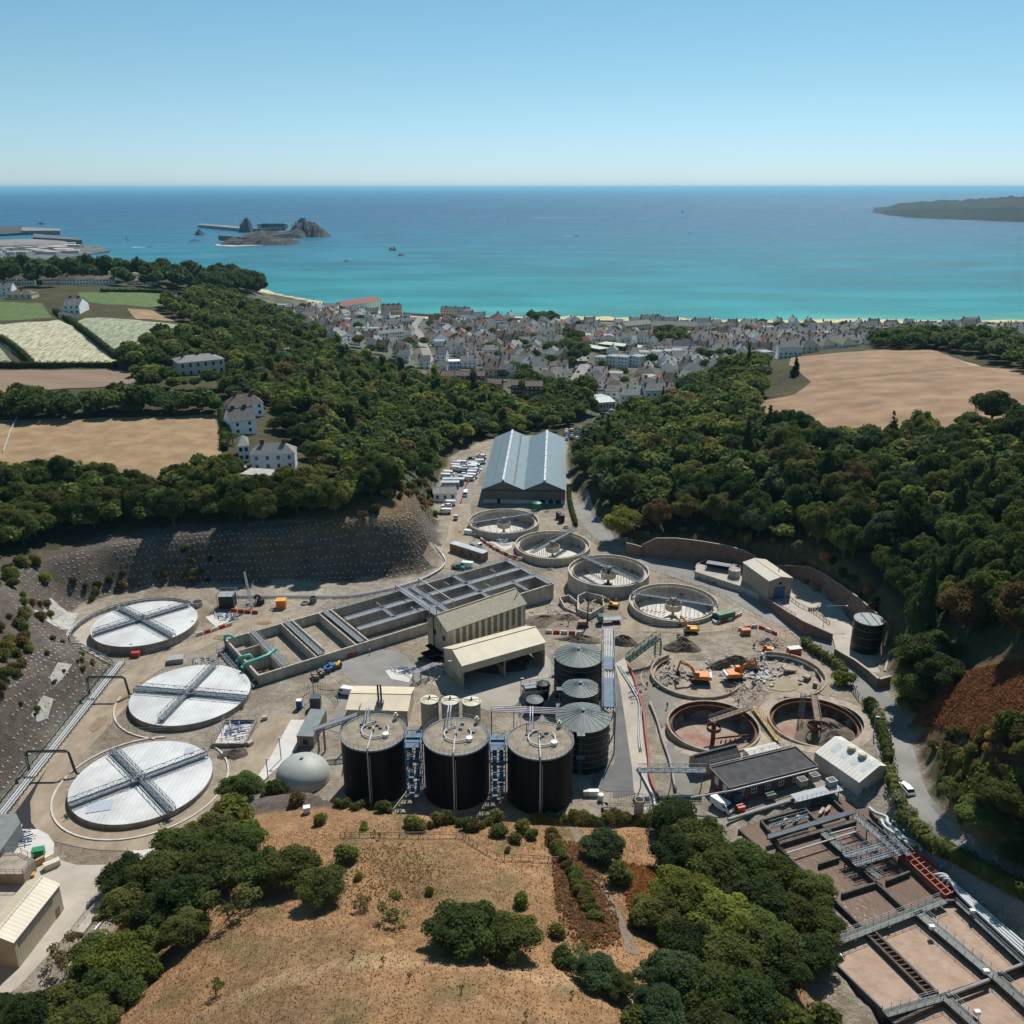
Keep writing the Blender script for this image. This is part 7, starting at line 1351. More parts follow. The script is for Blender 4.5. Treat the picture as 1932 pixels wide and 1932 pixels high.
wood([(-80, 905), (100, 912), (300, 930), (420, 890), (455, 905), (560, 925), (640, 925), (700, 905), (760, 900), (735, 945), (620, 985), (420, 985), (200, 998), (60, 1030), (-80, 1060)], 5.6, 5.4, 'in the belt between the dry field and the nailed cliff', ('dark', 'dark', 'mid', 'mid', 'olive', 'olive'), ('broad',), hf=(1.7, 2.2))
wood([(700, 905), (760, 900), (832, 890), (850, 856), (905, 832), (960, 820), (1060, 812), (1092, 800), (1100, 790), (1105, 768), (1040, 752), (1000, 770), (900, 745), (800, 728), (700, 690), (620, 662), (520, 648), (445, 668), (425, 735), (428, 770), (560, 780), (600, 830), (600, 900)], 6.8, 5.0, 'in the wood left of the blue-grey shed', ('dark',) * 6 + ('mid',) * 5 + ('olive', 'olive', 'bright', 'blue', 'brown'), ('broad',) * 9 + ('tall',), hf=(1.8, 2.3))
wood([(-80, 772), (0, 768), (200, 768), (430, 772), (428, 784), (200, 790), (-80, 792)], 5.4, 5.2, 'in the row along the top of the dry field', ('dark', 'dark', 'mid', 'blue'), hf=(1.9, 2.3))
wood([(225, 690), (300, 650), (400, 640), (450, 650), (430, 700), (400, 740), (280, 745), (240, 700)], 7.2, 5.2, 'around the cream manor', ('dark', 'mid', 'olive', 'dark'), hf=(1.9, 2.2))
wood([(300, 580), (380, 565), (420, 560), (520, 600), (620, 650), (560, 652), (440, 655), (350, 610)], 9, 5.4, 'on the slope above the town, left', ('dark', 'mid', 'blue', 'olive'))
wood([(-250, 532), (0, 527), (200, 527), (300, 532), (400, 536), (470, 545), (500, 560), (430, 556), (300, 545), (100, 541), (-250, 545)], 12, 8.5, 'on the pine ridge before the harbour', ('dark', 'dark', 'blue'), hf=(2.0, 2.6))
wood([(1640, 652), (1700, 646), (1800, 645), (1900, 650), (1932, 672), (1990, 690), (1960, 712), (1880, 690), (1830, 672), (1760, 660), (1660, 662)], 7.5, 5.4, 'in the line above the right-hand dry field', ('dark', 'mid', 'blue'))
wood([(1060, 650), (1090, 645), (1105, 690), (1080, 700)], 9, 6, 'in the clump beside the curving town road', ('dark', 'mid')); wood([(1000, 606), (1050, 608), (1052, 614), (1000, 612)], 8, 6, 'in the seafront clump', ('dark', 'mid')); wood([(1030, 760), (1110, 745), (1130, 770), (1110, 790), (1040, 780)], 7, 6.5, 'in the tall clump behind the shed', ('dark', 'mid'))
wood([(1240, 640), (1290, 636), (1300, 655), (1250, 662)], 9, 6, 'beside the low school', ('dark', 'mid')); wood([(960, 730), (990, 715), (1020, 745), (990, 755)], 8, 6, 'between the brown flats', ('dark', 'mid'))
wood([(1790, 1500), (1850, 1460), (1990, 1470), (2050, 1600), (1960, 1625), (1880, 1590), (1820, 1560)], 5.0, 3.6, 'on the bank beside the lower road', ('dark', 'mid', 'olive', 'brown'), ('broad', 'bush'), hf=(1.4, 1.9))
for x, y in TREES_TOWN + [tuple(G(xx, yy))[:2] for xx, yy in ((1260, 622), (1180, 665), (1230, 690), (1010, 680), (850, 610), (775, 660), (800, 655), (700, 670), (990, 655), (1500, 640), (1380, 690), (1330, 700))]:
 Rr = fr_.uniform(3.5, 6); CAND.append((Rr / math.hypot(x, y), x, y, Rr, Rr * 1.9, 'broad', fr_.choice(('dark', 'mid')), 'among the town houses'))
# the big ones one can point to
SOLO = [(1175, 1012, 8.6, 13, 'broad', 'bright', 'round yellow-green tree standing alone beside the access road'), (1500, 708, 4.6, 10, 'cone', 'dark', 'lone dark conifer on the left edge of the right-hand dry field'), (1870, 795, 9, 14, 'broad', 'dark', 'large dark spreading tree at the right edge above the wood'), (1925, 815, 8, 12, 'broad', 'mid', 'green tree right beside the large dark spreading tree'), (1835, 822, 7, 10, 'broad', 'olive', 'olive tree at the left foot of the large dark spreading tree'), (660, 905, 3.5, 8, 'broad', 'brown', 'small reddish-brown tree on the nose of the nailed cliff'), (700, 925, 3, 5, 'bush', 'olive', 'bush on the crest of the nailed cliff'), (440, 838, 3.6, 6, 'sparse', 'mid', 'palm-like dark tree beside the white villa drive'), (1405, 1255, 1.0, 2, 'cone', 'mid', ''), (1540, 1235, 3, 4, 'bush', 'mid', ''), (500, 935, 4, 8.5, 'sparse', 'olive', 'thin olive tree in front of the flat-roofed garage')]
for (x, y, r1, h1, kd, lf, lb) in SOLO:
 if lb: q = G(x, y); tree(q.x, q.y, r1, h1, 'near' if kd == 'broad' else kd, lf, lb)
CAND.sort(key=lambda c: -c[0]); print('trees', len(CAND)); NT = 262
cw = {'dark': 'dark green', 'mid': 'green', 'olive': 'olive-green', 'bright': 'yellow-green', 'brown': 'brownish', 'blue': 'blue-green', 'purple': 'purple'}
kw = {'broad': 'broad-crowned tree', 'tall': 'tall narrow tree', 'cone': 'conifer', 'bush': 'bushy tree'}
for n, (s_, x, y, Rr, H, kd, lf, where) in enumerate(CAND):
 if n < NT: lb = cw[lf] + ' ' + kw[kd] + ' ' + where; tree(x, y, Rr, H, 'near' if kd == 'broad' else kd, lf, lb, lb, r_=fr_)
 else: low(x, y, Rr, H, 'broad' if kd == 'bush' else kd, lf, fr_)
VV, FF_, MI, off = [], [], [], 0; lmn = list(WOOD)
for i, k in enumerate(lmn):
 for v, f in WOOD[k]: VV.append(v); FF_.append(f + off); off += len(v); MI.append(np.full(len(f), i))
wo = bpy.data.objects.new('woodland', np_mesh('woodland', np.concatenate(VV), np.concatenate(FF_), [bpy.data.materials['leaf_' + k] for k in lmn], np.concatenate(MI))); COL.objects.link(wo)
setp(wo, 'mass of farther woodland crowns filling the slopes, ridge and town edge', 'woodland', None, 'stuff')
# foreground trees: (x, y of the crown centre, radius in survey px)
ORD = ['first', 'second', 'third', 'fourth', 'fifth', 'sixth', 'seventh', 'eighth', 'ninth', 'tenth', 'eleventh', 'twelfth', 'thirteenth', 'fourteenth', 'fifteenth', 'sixteenth', 'seventeenth', 'eighteenth', 'nineteenth', 'twentieth', 'twenty-first', 'twenty-second', 'twenty-third', 'twenty-fourth', 'twenty-fifth', 'twenty-sixth', 'twenty-seventh', 'twenty-eighth', 'twenty-ninth', 'thirtieth']
def near_trees(lst, where, hf=1.35, cat='tree'):
 for n, (x, y, rp, kd, lf) in enumerate(lst):
  q = G(x, y + rp * .75); d = q.y * CP + (CAMH - q.z) * SP; Rr = rp * 1.1 * d / FPX; H = Rr * hf
  tree(q.x, q.y, Rr, H * (1 if kd != 'bush' else .8), 'near' if kd == 'broad' else kd, lf, '%s %s %s, %s from the top' % (cw.get(lf, {'gorse': 'yellowish', 'dry': 'dry brown', 'silver': 'silvery'}.get(lf)), 'tree' if kd != 'bush' else 'bush', where, ORD[n]), cat=cat if kd != 'bush' else 'shrub')
near_trees([(455, 1480, 42, 'broad', 'mid'), (522, 1478, 22, 'bush', 'mid'), (440, 1520, 52, 'bush', 'bright'), (405, 1560, 50, 'broad', 'olive'), (455, 1580, 50, 'broad', 'mid'), (350, 1590, 55, 'broad', 'mid'), (410, 1625, 58, 'broad', 'mid'), (500, 1630, 52, 'broad', 'mid'), (300, 1640, 55, 'broad', 'mid'), (555, 1625, 52, 'broad', 'olive'), (240, 1640, 44, 'broad', 'dark'), (360, 1670, 58, 'broad', 'dark'), (610, 1665, 48, 'broad', 'mid'), (240, 1700, 50, 'broad', 'olive'), (300, 1715, 52, 'broad', 'dark'), (440, 1690, 45, 'sparse', 'olive'), (350, 1745, 44, 'broad', 'olive'), (255, 1790, 66, 'broad', 'bright'), (190, 1800, 56, 'broad', 'olive'), (130, 1790, 34, 'sparse', 'brown'), (215, 1850, 60, 'broad', 'mid'), (120, 1890, 52, 'broad', 'olive'), (60, 1905, 50, 'broad', 'dark'), (175, 1915, 50, 'broad', 'olive'), (5, 1900, 40, 'broad', 'dark')], 'in the hedge left of the dry hill')
near_trees([(1275, 1540, 52, 'broad', 'dark'), (1320, 1575, 55, 'broad', 'mid'), (1275, 1600, 50, 'broad', 'dark'), (1400, 1620, 55, 'broad', 'mid'), (1350, 1640, 58, 'broad', 'mid'), (1455, 1640, 52, 'broad', 'mid'), (1280, 1680, 60, 'broad', 'bright'), (1515, 1670, 50, 'broad', 'mid'), (1420, 1690, 62, 'broad', 'dark'), (1350, 1720, 66, 'broad', 'bright'), (1490, 1720, 56, 'broad', 'mid'), (1235, 1715, 44, 'broad', 'olive'), (1545, 1740, 44, 'broad', 'mid'), (1430, 1765, 64, 'broad', 'mid'), (1300, 1770, 56, 'broad', 'dark'), (1370, 1800, 66, 'broad', 'mid'), (1530, 1790, 46, 'broad', 'dark'), (1470, 1820, 55, 'broad', 'dark'), (1260, 1830, 60, 'broad', 'blue'), (1330, 1860, 62, 'broad', 'mid'), (1410, 1880, 60, 'broad', 'dark'), (1235, 1890, 48, 'broad', 'blue'), (1480, 1900, 50, 'bush', 'bright'), (1550, 1905, 44, 'bush', 'olive'), (1340, 1925, 52, 'broad', 'dark')], 'in the copse right of the dry hill', 1.4)
near_trees([(1140, 1590, 40, 'broad', 'blue'), (1165, 1640, 32, 'bush', 'mid'), (1085, 1800, 32, 'sparse', 'mid'), (1120, 1825, 40, 'broad', 'blue'), (1165, 1850, 36, 'broad', 'mid'), (1060, 1795, 26, 'bush', 'mid'), (1205, 1900, 34, 'bush', 'mid'), (1195, 1730, 20, 'bush', 'bright')], 'beside the path right of the dry hill')
near_trees([(1750, 1225, 52, 'broad', 'mid'), (1722, 1245, 40, 'broad', 'mid'), (1775, 1262, 42, 'broad', 'dark'), (1735, 1290, 44, 'broad', 'mid'), (1718, 1320, 30, 'broad', 'olive'), (1800, 1490, 30, 'broad', 'mid'), (1850, 1530, 42, 'broad', 'olive'), (1900, 1500, 46, 'broad', 'mid'), (1900, 1560, 44, 'broad', 'mid'), (1932, 1600, 44, 'broad', 'dark')], 'on the bank right of the road bend', 1.5)
near_trees([(505, 745, 17, 'broad', 'mid'), (530, 765, 20, 'broad', 'mid'), (545, 795, 26, 'broad', 'dark'), (575, 815, 26, 'broad', 'dark'), (590, 850, 24, 'broad', 'mid'), (520, 800, 16, 'broad', 'olive'), (600, 780, 24, 'broad', 'dark'), (545, 735, 20, 'broad', 'dark'), (620, 820, 22, 'broad', 'mid'), (440, 880, 24, 'broad', 'mid'), (610, 890, 22, 'broad', 'olive'), (590, 745, 22, 'broad', 'mid'), (500, 690, 20, 'broad', 'dark'), (450, 745, 16, 'broad', 'dark')], 'around the villas and pool', 1.5)
near_trees([(870, 1735, 66, 'broad', 'mid'), (960, 1755, 58, 'broad', 'mid')], 'of the pair in the middle of the dry hill', 1.2)
near_trees([(983, 1690, 24, 'bush', 'bright'), (1050, 1748, 22, 'bush', 'gorse'), (660, 1602, 27, 'bush', 'gorse'), (680, 1700, 20, 'sparse', 'mid'), (748, 1712, 34, 'sparse', 'olive'), (605, 1540, 18, 'bush', 'gorse'), (560, 1500, 20, 'bush', 'brown'), (686, 1556, 11, 'bush', 'gorse'), (676, 1650, 12, 'bush', 'gorse'), (812, 1677, 12, 'bush', 'gorse'), (958, 1600, 9, 'bush', 'gorse')], 'standing alone on the dry hill')
gl = [(640 + 12 * k, 1520 + 3 * math.sin(k) + k * 1.2, 10 + 4 * math.sin(k * 2.1)) for k in range(9)] + [(770 + 14 * k, 1558 + 8 * math.sin(k * .9), 13 + 4 * math.sin(k * 1.7)) for k in range(13)] + [(1010 + 14 * k, 1552 + 4 * math.sin(k), 13 + 3 * math.sin(k * 1.3)) for k in range(16)] + [(940, 1575, 16), (985, 1570, 17), (1005, 1582, 14), (975, 1588, 13)] + [(1042 + k * 6.5, 1580 + k * 14, 13 + 3 * math.sin(k)) for k in range(12)] + [(1085 + k * 7, 1650 + k * 14, 13) for k in range(7)]
for n, (x, y, rp) in enumerate(gl):
 q = G(x, y); d = q.y * CP + (CAMH - q.z) * SP; Rr = rp * d / FPX * 1.25
 z_ = 'along the crest behind the hill fence' if n < 42 else 'in the strip right of the hill fence'; lf = rnd.choice(('gorse', 'gorse', 'olive', 'brown')); lb = {'gorse': 'yellowish', 'olive': 'olive', 'brown': 'brown'}[lf] + ' gorse bush ' + z_
 tree(q.x, q.y, Rr, Rr * 1.2, 'bush', lf, lb, lb, 'shrub', name='gorse_bush')
# bushes on slopes and banks
sl = random.Random(31)
def bushes(poly, n, rr, leaves, where):
 w = gp(poly); a = np.array([(q[0], q[1]) for q in w]); x0, y0 = a.min(0); x1, y1 = a.max(0); k = 0
 for _ in range(n * 12):
  if k >= n: break
  x, y = sl.uniform(x0, x1), sl.uniform(y0, y1)
  if not bool(inside(w, np.array(x), np.array(y))): continue
  if float(sdist(PLANT, np.array(x), np.array(y))) < .5 and 'yard' not in where: continue
  lf = sl.choice(leaves); lb = {'gorse': 'yellowish', 'olive': 'olive', 'brown': 'brown', 'mid': 'green', 'bright': 'bright green', 'dark': 'dark green', 'dry': 'dry brown', 'silver': 'silvery'}[lf] + ' bush ' + where
  Rr = sl.uniform(*rr); tree(x, y, Rr, Rr * 1.3, 'bush', lf, lb, lb, 'shrub', r_=sl); k += 1
bushes([(-20, 1060), (90, 1060), (110, 1130), (60, 1180), (-20, 1200)], 26, (1.2, 2.8), ('olive', 'gorse', 'bright', 'brown'), 'at the top of the left nailed slope')
bushes([(-20, 1180), (50, 1160), (60, 1260), (-20, 1330)], 22, (1.2, 2.6), ('brown', 'olive', 'gorse'), 'low on the left nailed slope')
bushes([(0, 1300), (150, 1200), (190, 1250), (0, 1480)], 16, (.5, 1.1), ('gorse', 'olive'), 'dotted over the nailed slope')
bushes([(120, 1080), (330, 1020), (420, 1060), (400, 1100), (230, 1112), (150, 1140)], 26, (.8, 2.0), ('olive', 'gorse', 'brown', 'dark'), 'at the foot of the dark cliff')
bushes([(620, 985), (740, 930), (800, 900), (832, 950), (815, 985), (740, 960), (660, 1005)], 30, (1.2, 2.8), ('brown', 'olive', 'dark', 'dry'), 'on the nose of the cliff')
bushes([(1220, 990), (1400, 995), (1560, 1052), (1640, 1100), (1700, 1190), (1690, 1210), (1600, 1120), (1500, 1050), (1350, 1020)], 34, (1.0, 2.4), ('brown', 'olive', 'dark', 'dry'), 'behind the tall brown retaining wall')
bushes([(1760, 1400), (1932, 1385), (2000, 1480), (1860, 1470), (1790, 1500), (1745, 1420)], 44, (1.0, 2.2), ('gorse', 'olive', 'brown', 'brown', 'dry'), 'on the scrubby bank right of the road')
for n, (x, y, rr, lf, lb) in enumerate(((1592, 1290, 3.0, 'bright', 'round clipped green bush at the bend inside the works hedge'), (1636, 1337, 2.4, 'mid', 'dark shrub against the fence beside the road'), (1655, 1362, 2.6, 'silver', 'silvery bush beside the road, above the green hedge'), (1693, 1520, 2.6, 'silver', 'silvery bush beside the white hall and the road'), (1712, 1545, 2.2, 'silver', 'silvery bush lower down the roadside hedge'), (1900, 1385, 4.2, 'mid', 'lone dark bush on the red bracken slope'), (1590, 905 + 640, 0, 'mid', ''))):
 if rr: q = G(x, y); tree(q.x, q.y, rr, rr * 1.3, 'bush', lf, lb, None, 'shrub')
def hedge(label, pts, w, h, leaf, frame=None, name='hedge'):
 pts = smooth([GC(frame, *q) if frame is not None else G(*q) for q in pts], 3); g = np.random.default_rng(len(label)); P_ = np.array([tuple(p) for p in pts]); seg = np.hypot(*(P_[1:, :2] - P_[:-1, :2]).T); tot = seg.sum(); n = int(tot * (w + 2 * h) * 7); cs = np.concatenate([[0], np.cumsum(seg)])
 s = g.uniform(0, tot, n); X, Y, Z = (np.interp(s, cs, P_[:, i]) for i in range(3)); i_ = np.clip(np.searchsorted(cs, s) - 1, 0, len(seg) - 1); d = (P_[i_ + 1] - P_[i_])[:, :2] / (seg[i_][:, None] + 1e-6); a = g.uniform(-.15, math.pi + .15, n)
 bump = 1 + .18 * np.sin(s * 1.3) + .12 * np.sin(s * 3.1); c = np.sign(np.cos(a)) * np.abs(np.cos(a)) ** .6 * w / 2 * bump; zz = np.abs(np.sin(a)) ** .5 * h * bump
 p = np.stack([X - d[:, 1] * c, Y + d[:, 0] * c, Z + zz], 1); nn = np.stack([-d[:, 1] * np.cos(a), d[:, 0] * np.cos(a), np.abs(np.sin(a))], 1) + g.normal(size=(n, 3)) * .5; nn /= np.linalg.norm(nn, axis=1)[:, None]
 t = np.cross(nn, g.normal(size=(n, 3))); t /= np.linalg.norm(t, axis=1)[:, None]; b = np.cross(nn, t); sz = .28 * g.uniform(.6, 1.3, n)[:, None]; V = np.stack([p - t * sz, p - b * sz * .7, p + t * sz, p + b * sz * .7], 1).reshape(-1, 3); F = np.arange(n * 4).reshape(-1, 4)
 core = MB()
 for p0, p1 in zip(pts[:-1], pts[1:]): core.bar(p0 + Vector((0, 0, h * .42)), p1 + Vector((0, 0, h * .42)), w * .7, h * .85)
 V = np.concatenate([V, np.array(core.v)]); F = np.concatenate([F, np.array(core.f) + n * 4]); c0 = V.mean(0); c0[2] = V[:, 2].min()
 o = bpy.data.objects.new(name, np_mesh(name, V - c0, F, LM[leaf])); COL.objects.link(o); o.location = c0; return setp(o, label, 'hedge')
hedge('clipped hedge between the road bend and the demolition pits', ((1230, 750), (1290, 800), (1370, 850), (1430, 890), (1475, 940)), 2.6, 2.2, 'mid', 8)
hedge('green hedge between the road and the soil-filled tank', ((1640, 1150), (1670, 1220), (1700, 1300), (1725, 1390), (1740, 1470)), 2.4, 2.4, 'mid', 8)
hedge('hedge between the white hall and the road', ((1745, 1520), (1760, 1600), (1790, 1690), (1840, 1790)), 2.6, 2.2, 'mid', 8)
hedge('long clipped hedge curving between the road and the silver pipes', ((1230, 560), (1300, 600), (1370, 690), (1450, 740), (1560, 790), (1700, 870), (1850, 950), (2000, 1030)), 3.4, 2.6, 'mid', 9)
hedge('ivy hedge along the fence beside the access road', ((1235, 60), (1240, 150), (1262, 250), (1290, 340)), 1.6, 1.8, 'dark', 7)
for lb, pts in (('dark hedge between the pale crop fields, left', ((0, 640), (30, 660), (62, 690))), ('dark hedge running down between the two pale crop fields', ((104, 590), (160, 628), (222, 678))), ('hedge along the bottom of the pale crop fields', ((-40, 692), (100, 693), (220, 693))), ('hedge at the top of the green field', ((190, 552), (300, 553), (365, 562), (385, 575))), ('scrubby hedge along the right edge of the dry field', ((418, 782), (425, 810), (424, 850)))): hedge(lb, pts, 3.5, 3, 'dark')
# dry grass, bracken
def tufts(name, label, pts, n, hmin, hmax, mat, seed, world=True):
 g = np.random.default_rng(seed); a = np.array(pts); x0, y0 = a[:, :2].min(0); x1, y1 = a[:, :2].max(0); x = g.uniform(x0, x1, n * 2); y = g.uniform(y0, y1, n * 2); ok = (sdist(pts, x, y) < g.normal(size=n * 2) * (.1 if n > 9999 else 1.9) - .9) & (sdist(PLANT, x, y) > .3); x, y = x[ok][:n], y[ok][:n]; n = len(x); z = tzv(x, y)
 V, F = [], []
 for k in range(2):
  th = g.uniform(0, 6.28, n); w = g.uniform(.5, 1.1, n) * hmax; h = g.uniform(hmin, hmax, n); lx, ly = g.normal(size=(2, n)) * .25 * h; dx, dy = np.cos(th) * w / 2, np.sin(th) * w / 2
  q = np.stack([np.stack([x - dx, y - dy, z - .05], 1), np.stack([x + dx, y + dy, z - .05], 1), np.stack([x + dx * .8 + lx, y + dy * .8 + ly, z + h], 1), np.stack([x - dx * .7 + lx, y - dy * .7 + ly, z + h * .8], 1)], 1).reshape(-1, 3); F.append(np.arange(n * 4).reshape(-1, 4) + k * n * 4); V.append(q)
 o = bpy.data.objects.new(name, np_mesh(name, np.concatenate(V), np.concatenate(F), mat)); COL.objects.link(o); return setp(o, label, name.replace('_', ' '), None, 'stuff')
hillp = [(-125, 60), (-108, 90), (-70, 130), (-50, 142), (-20, 148), (20, 146), (45, 140), (60, 120), (60, 60)]
tufts('dry_grass', 'dry tan grass tufts covering the foreground hill', hillp, 42000, .05, .24, translucent(M('dry_grass', (.42, .26, .14), .95, scale=.35, col2=(.31, .185, .095), spec=.05)), 1)
tufts('dry_weeds', 'brown weedy patches on the foreground hill', gp([(640, 1600), (760, 1590), (860, 1640), (800, 1700), (650, 1690)]) , 1100, .1, .35, translucent(M('weeds', (.38, .25, .13), .95, scale=.5, col2=(.26, .19, .09), spec=.05)), 2)
tufts('brambles', 'rust-brown brambles right of the hill fence', gp([(1040, 1600), (1100, 1590), (1130, 1680), (1170, 1760), (1110, 1790), (1050, 1700)]), 5000, .15, .6, translucent(M('brambles', (.36, .21, .12), .95, scale=.5, col2=(.22, .14, .075), spec=.05)), 3)
tufts('bracken', 'red-brown bracken on the slope at the right edge', gp([(1780, 1262), (1960, 1230), (2010, 1440), (1860, 1430), (1730, 1380), (1735, 1330)]), 19000, .2, .7, translucent(M('bracken', (.25, .12, .07), .95, scale=.35, col2=(.15, .08, .045), spec=.05)), 4)
tufts('bracken', 'orange bracken patch between the copse and the path', gp([(1170, 1640), (1240, 1640), (1250, 1720), (1190, 1720)]), 3000, .2, .6, translucent(M('bracken_orange', (.42, .22, .11), .95, scale=.5, col2=(.30, .15, .07), spec=.05)), 5)
tufts('undergrowth', 'dark undergrowth filling the roadside bank', gp([(1745, 1400), (1860, 1430), (1990, 1470), (2050, 1600), (1960, 1630), (1800, 1560)]), 12000, .3, .9, LM['olive'], 6)
# anchored cliff: plates of the soil nails
def nrm(x, y, e=1.5): return Vector((tz(x - e, y) - tz(x + e, y), tz(x, y - e) - tz(x, y + e), 2 * e)).normalized()
nl = []
line = [Vector((p[0], p[1], 0)) for p in PLANT[2:19]]
cum = [0.]
for a, b in zip(line[:-1], line[1:]): cum.append(cum[-1] + (b - a).length)
for row in range(9):
 d = 1.6 + row * 1.5; s = (row % 2) * .9
 while s < cum[-1]:
  k = max(i for i in range(len(cum)) if cum[i] <= s); k = min(k, len(line) - 2); f = (s - cum[k]) / (cum[k + 1] - cum[k] + 1e-6); p = line[k].lerp(line[k + 1], f); a = line[max(k - 1, 0)]; b = line[min(k + 2, len(line) - 1)]
  n = Vector((-(b - a).y, (b - a).x, 0)).normalized(); q = p + n * d
  q += Vector((rnd.uniform(-.25, .25), rnd.uniform(-.25, .25), 0))
  if float(sdist(PLANT, np.array(q.x), np.array(q.y))) > .9 and rnd.random() > .1: nl.append((q.x, q.y))
  s += 1.75
nl.sort(key=lambda q: q[0] ** 2 + q[1] ** 2); print('nails', len(nl)); nm = M('nail_plate', (.40, .39, .375), .7, .1, 2); pm = MB(); pm.box((0, 0, .05), (.45, .42, .12)); pm.box((0, 0, .15), (.14, .14, .14)); pme = pm.mesh('anchor_plate', nm); far = MB()
def basis(x, y): n = nrm(x, y); q = n.to_track_quat('Z', 'Y'); return Matrix.Translation((x, y, tz(x, y) + .05)) @ q.to_matrix().to_4x4()
for i, (x, y) in enumerate(nl):
 mt = basis(x, y)
 if i < 285:
  o = bpy.data.objects.new('anchor_plate', pme); COL.objects.link(o); o.matrix_world = mt; setp(o, 'pale square anchor plate on the nailed rock slope left of the covered tanks', 'anchor plate', 'anchor plates on the left rock slope')
 else: far.add([mt @ v.co for v in pme.vertices], [tuple(p.vertices) for p in pme.polygons])
o = bpy.data.objects.new('anchor_plates', far.mesh('anchor_plates', nm)); COL.objects.link(o); setp(o, 'rows of pale anchor plates on the dark cliff behind the tanks', 'anchor plates', None, 'stuff')
for (pts, lb) in ((((225, 235), (350, 148), (550, 260), (480, 370)), ''), (((345, 700), (400, 600), (500, 610), (440, 700), (370, 770)), ''), (((215, 960), (300, 825), (370, 850), (330, 980), (260, 1010)), '')):
 drape('sprayed_concrete', [tuple(G(*D(5, *q)))[:2] + (0,) for q in pts], M('sprayed_concrete', (.40, .38, .35), .95, .15, .4), off=.12, world=True)
# vehicles
tyre = M('tyre', (.02, .02, .02), .8); glass = M('car_glass', (.02, .03, .04), .05, spec=.8)
PAINT = {}
def paint(n, c): PAINT[n] = M('car_paint_' + n, c, .28, .02, 1, spec=.6)
for n, c in (('white', (.78, .78, .77)), ('silver', (.42, .43, .44)), ('grey', (.12, .125, .13)), ('black', (.02, .02, .022)), ('blue', (.04, .10, .28)), ('red', (.38, .03, .03)), ('orange', (.70, .24, .02)), ('green', (.03, .16, .10))): paint(n, c)
def extr(mb, prof, y0, y1, y0t=None, y1t=None, zt=None, mi=0):
 n = len(prof); f = lambda z, a, b: a if zt is None else a + (b - a) * min(1, max(0, (z - zt[0]) / (zt[1] - zt[0])))
 v = [(x, f(z, y0, y0t if y0t is not None else y0), z) for x, z in prof] + [(x, f(z, y1, y1t if y1t is not None else y1), z) for x, z in prof]
 return mb.add(v, [tuple(range(n)), tuple(reversed(range(n, 2 * n)))] + [(i, i + n, (i + 1) % n + n, (i + 1) % n) for i in range(n)], mi)
def wheels(t, xs, w, r=.33):
 for x in xs:
  for s in (-1, 1): m = MB(); m.tube([(x, s * (w - .22), r), (x, s * w, r)], r, 14); m.tube([(x, s * (w - .02), r), (x, s * (w + .01), r)], r * .55, 10); part('wheel', m, tyre, t)
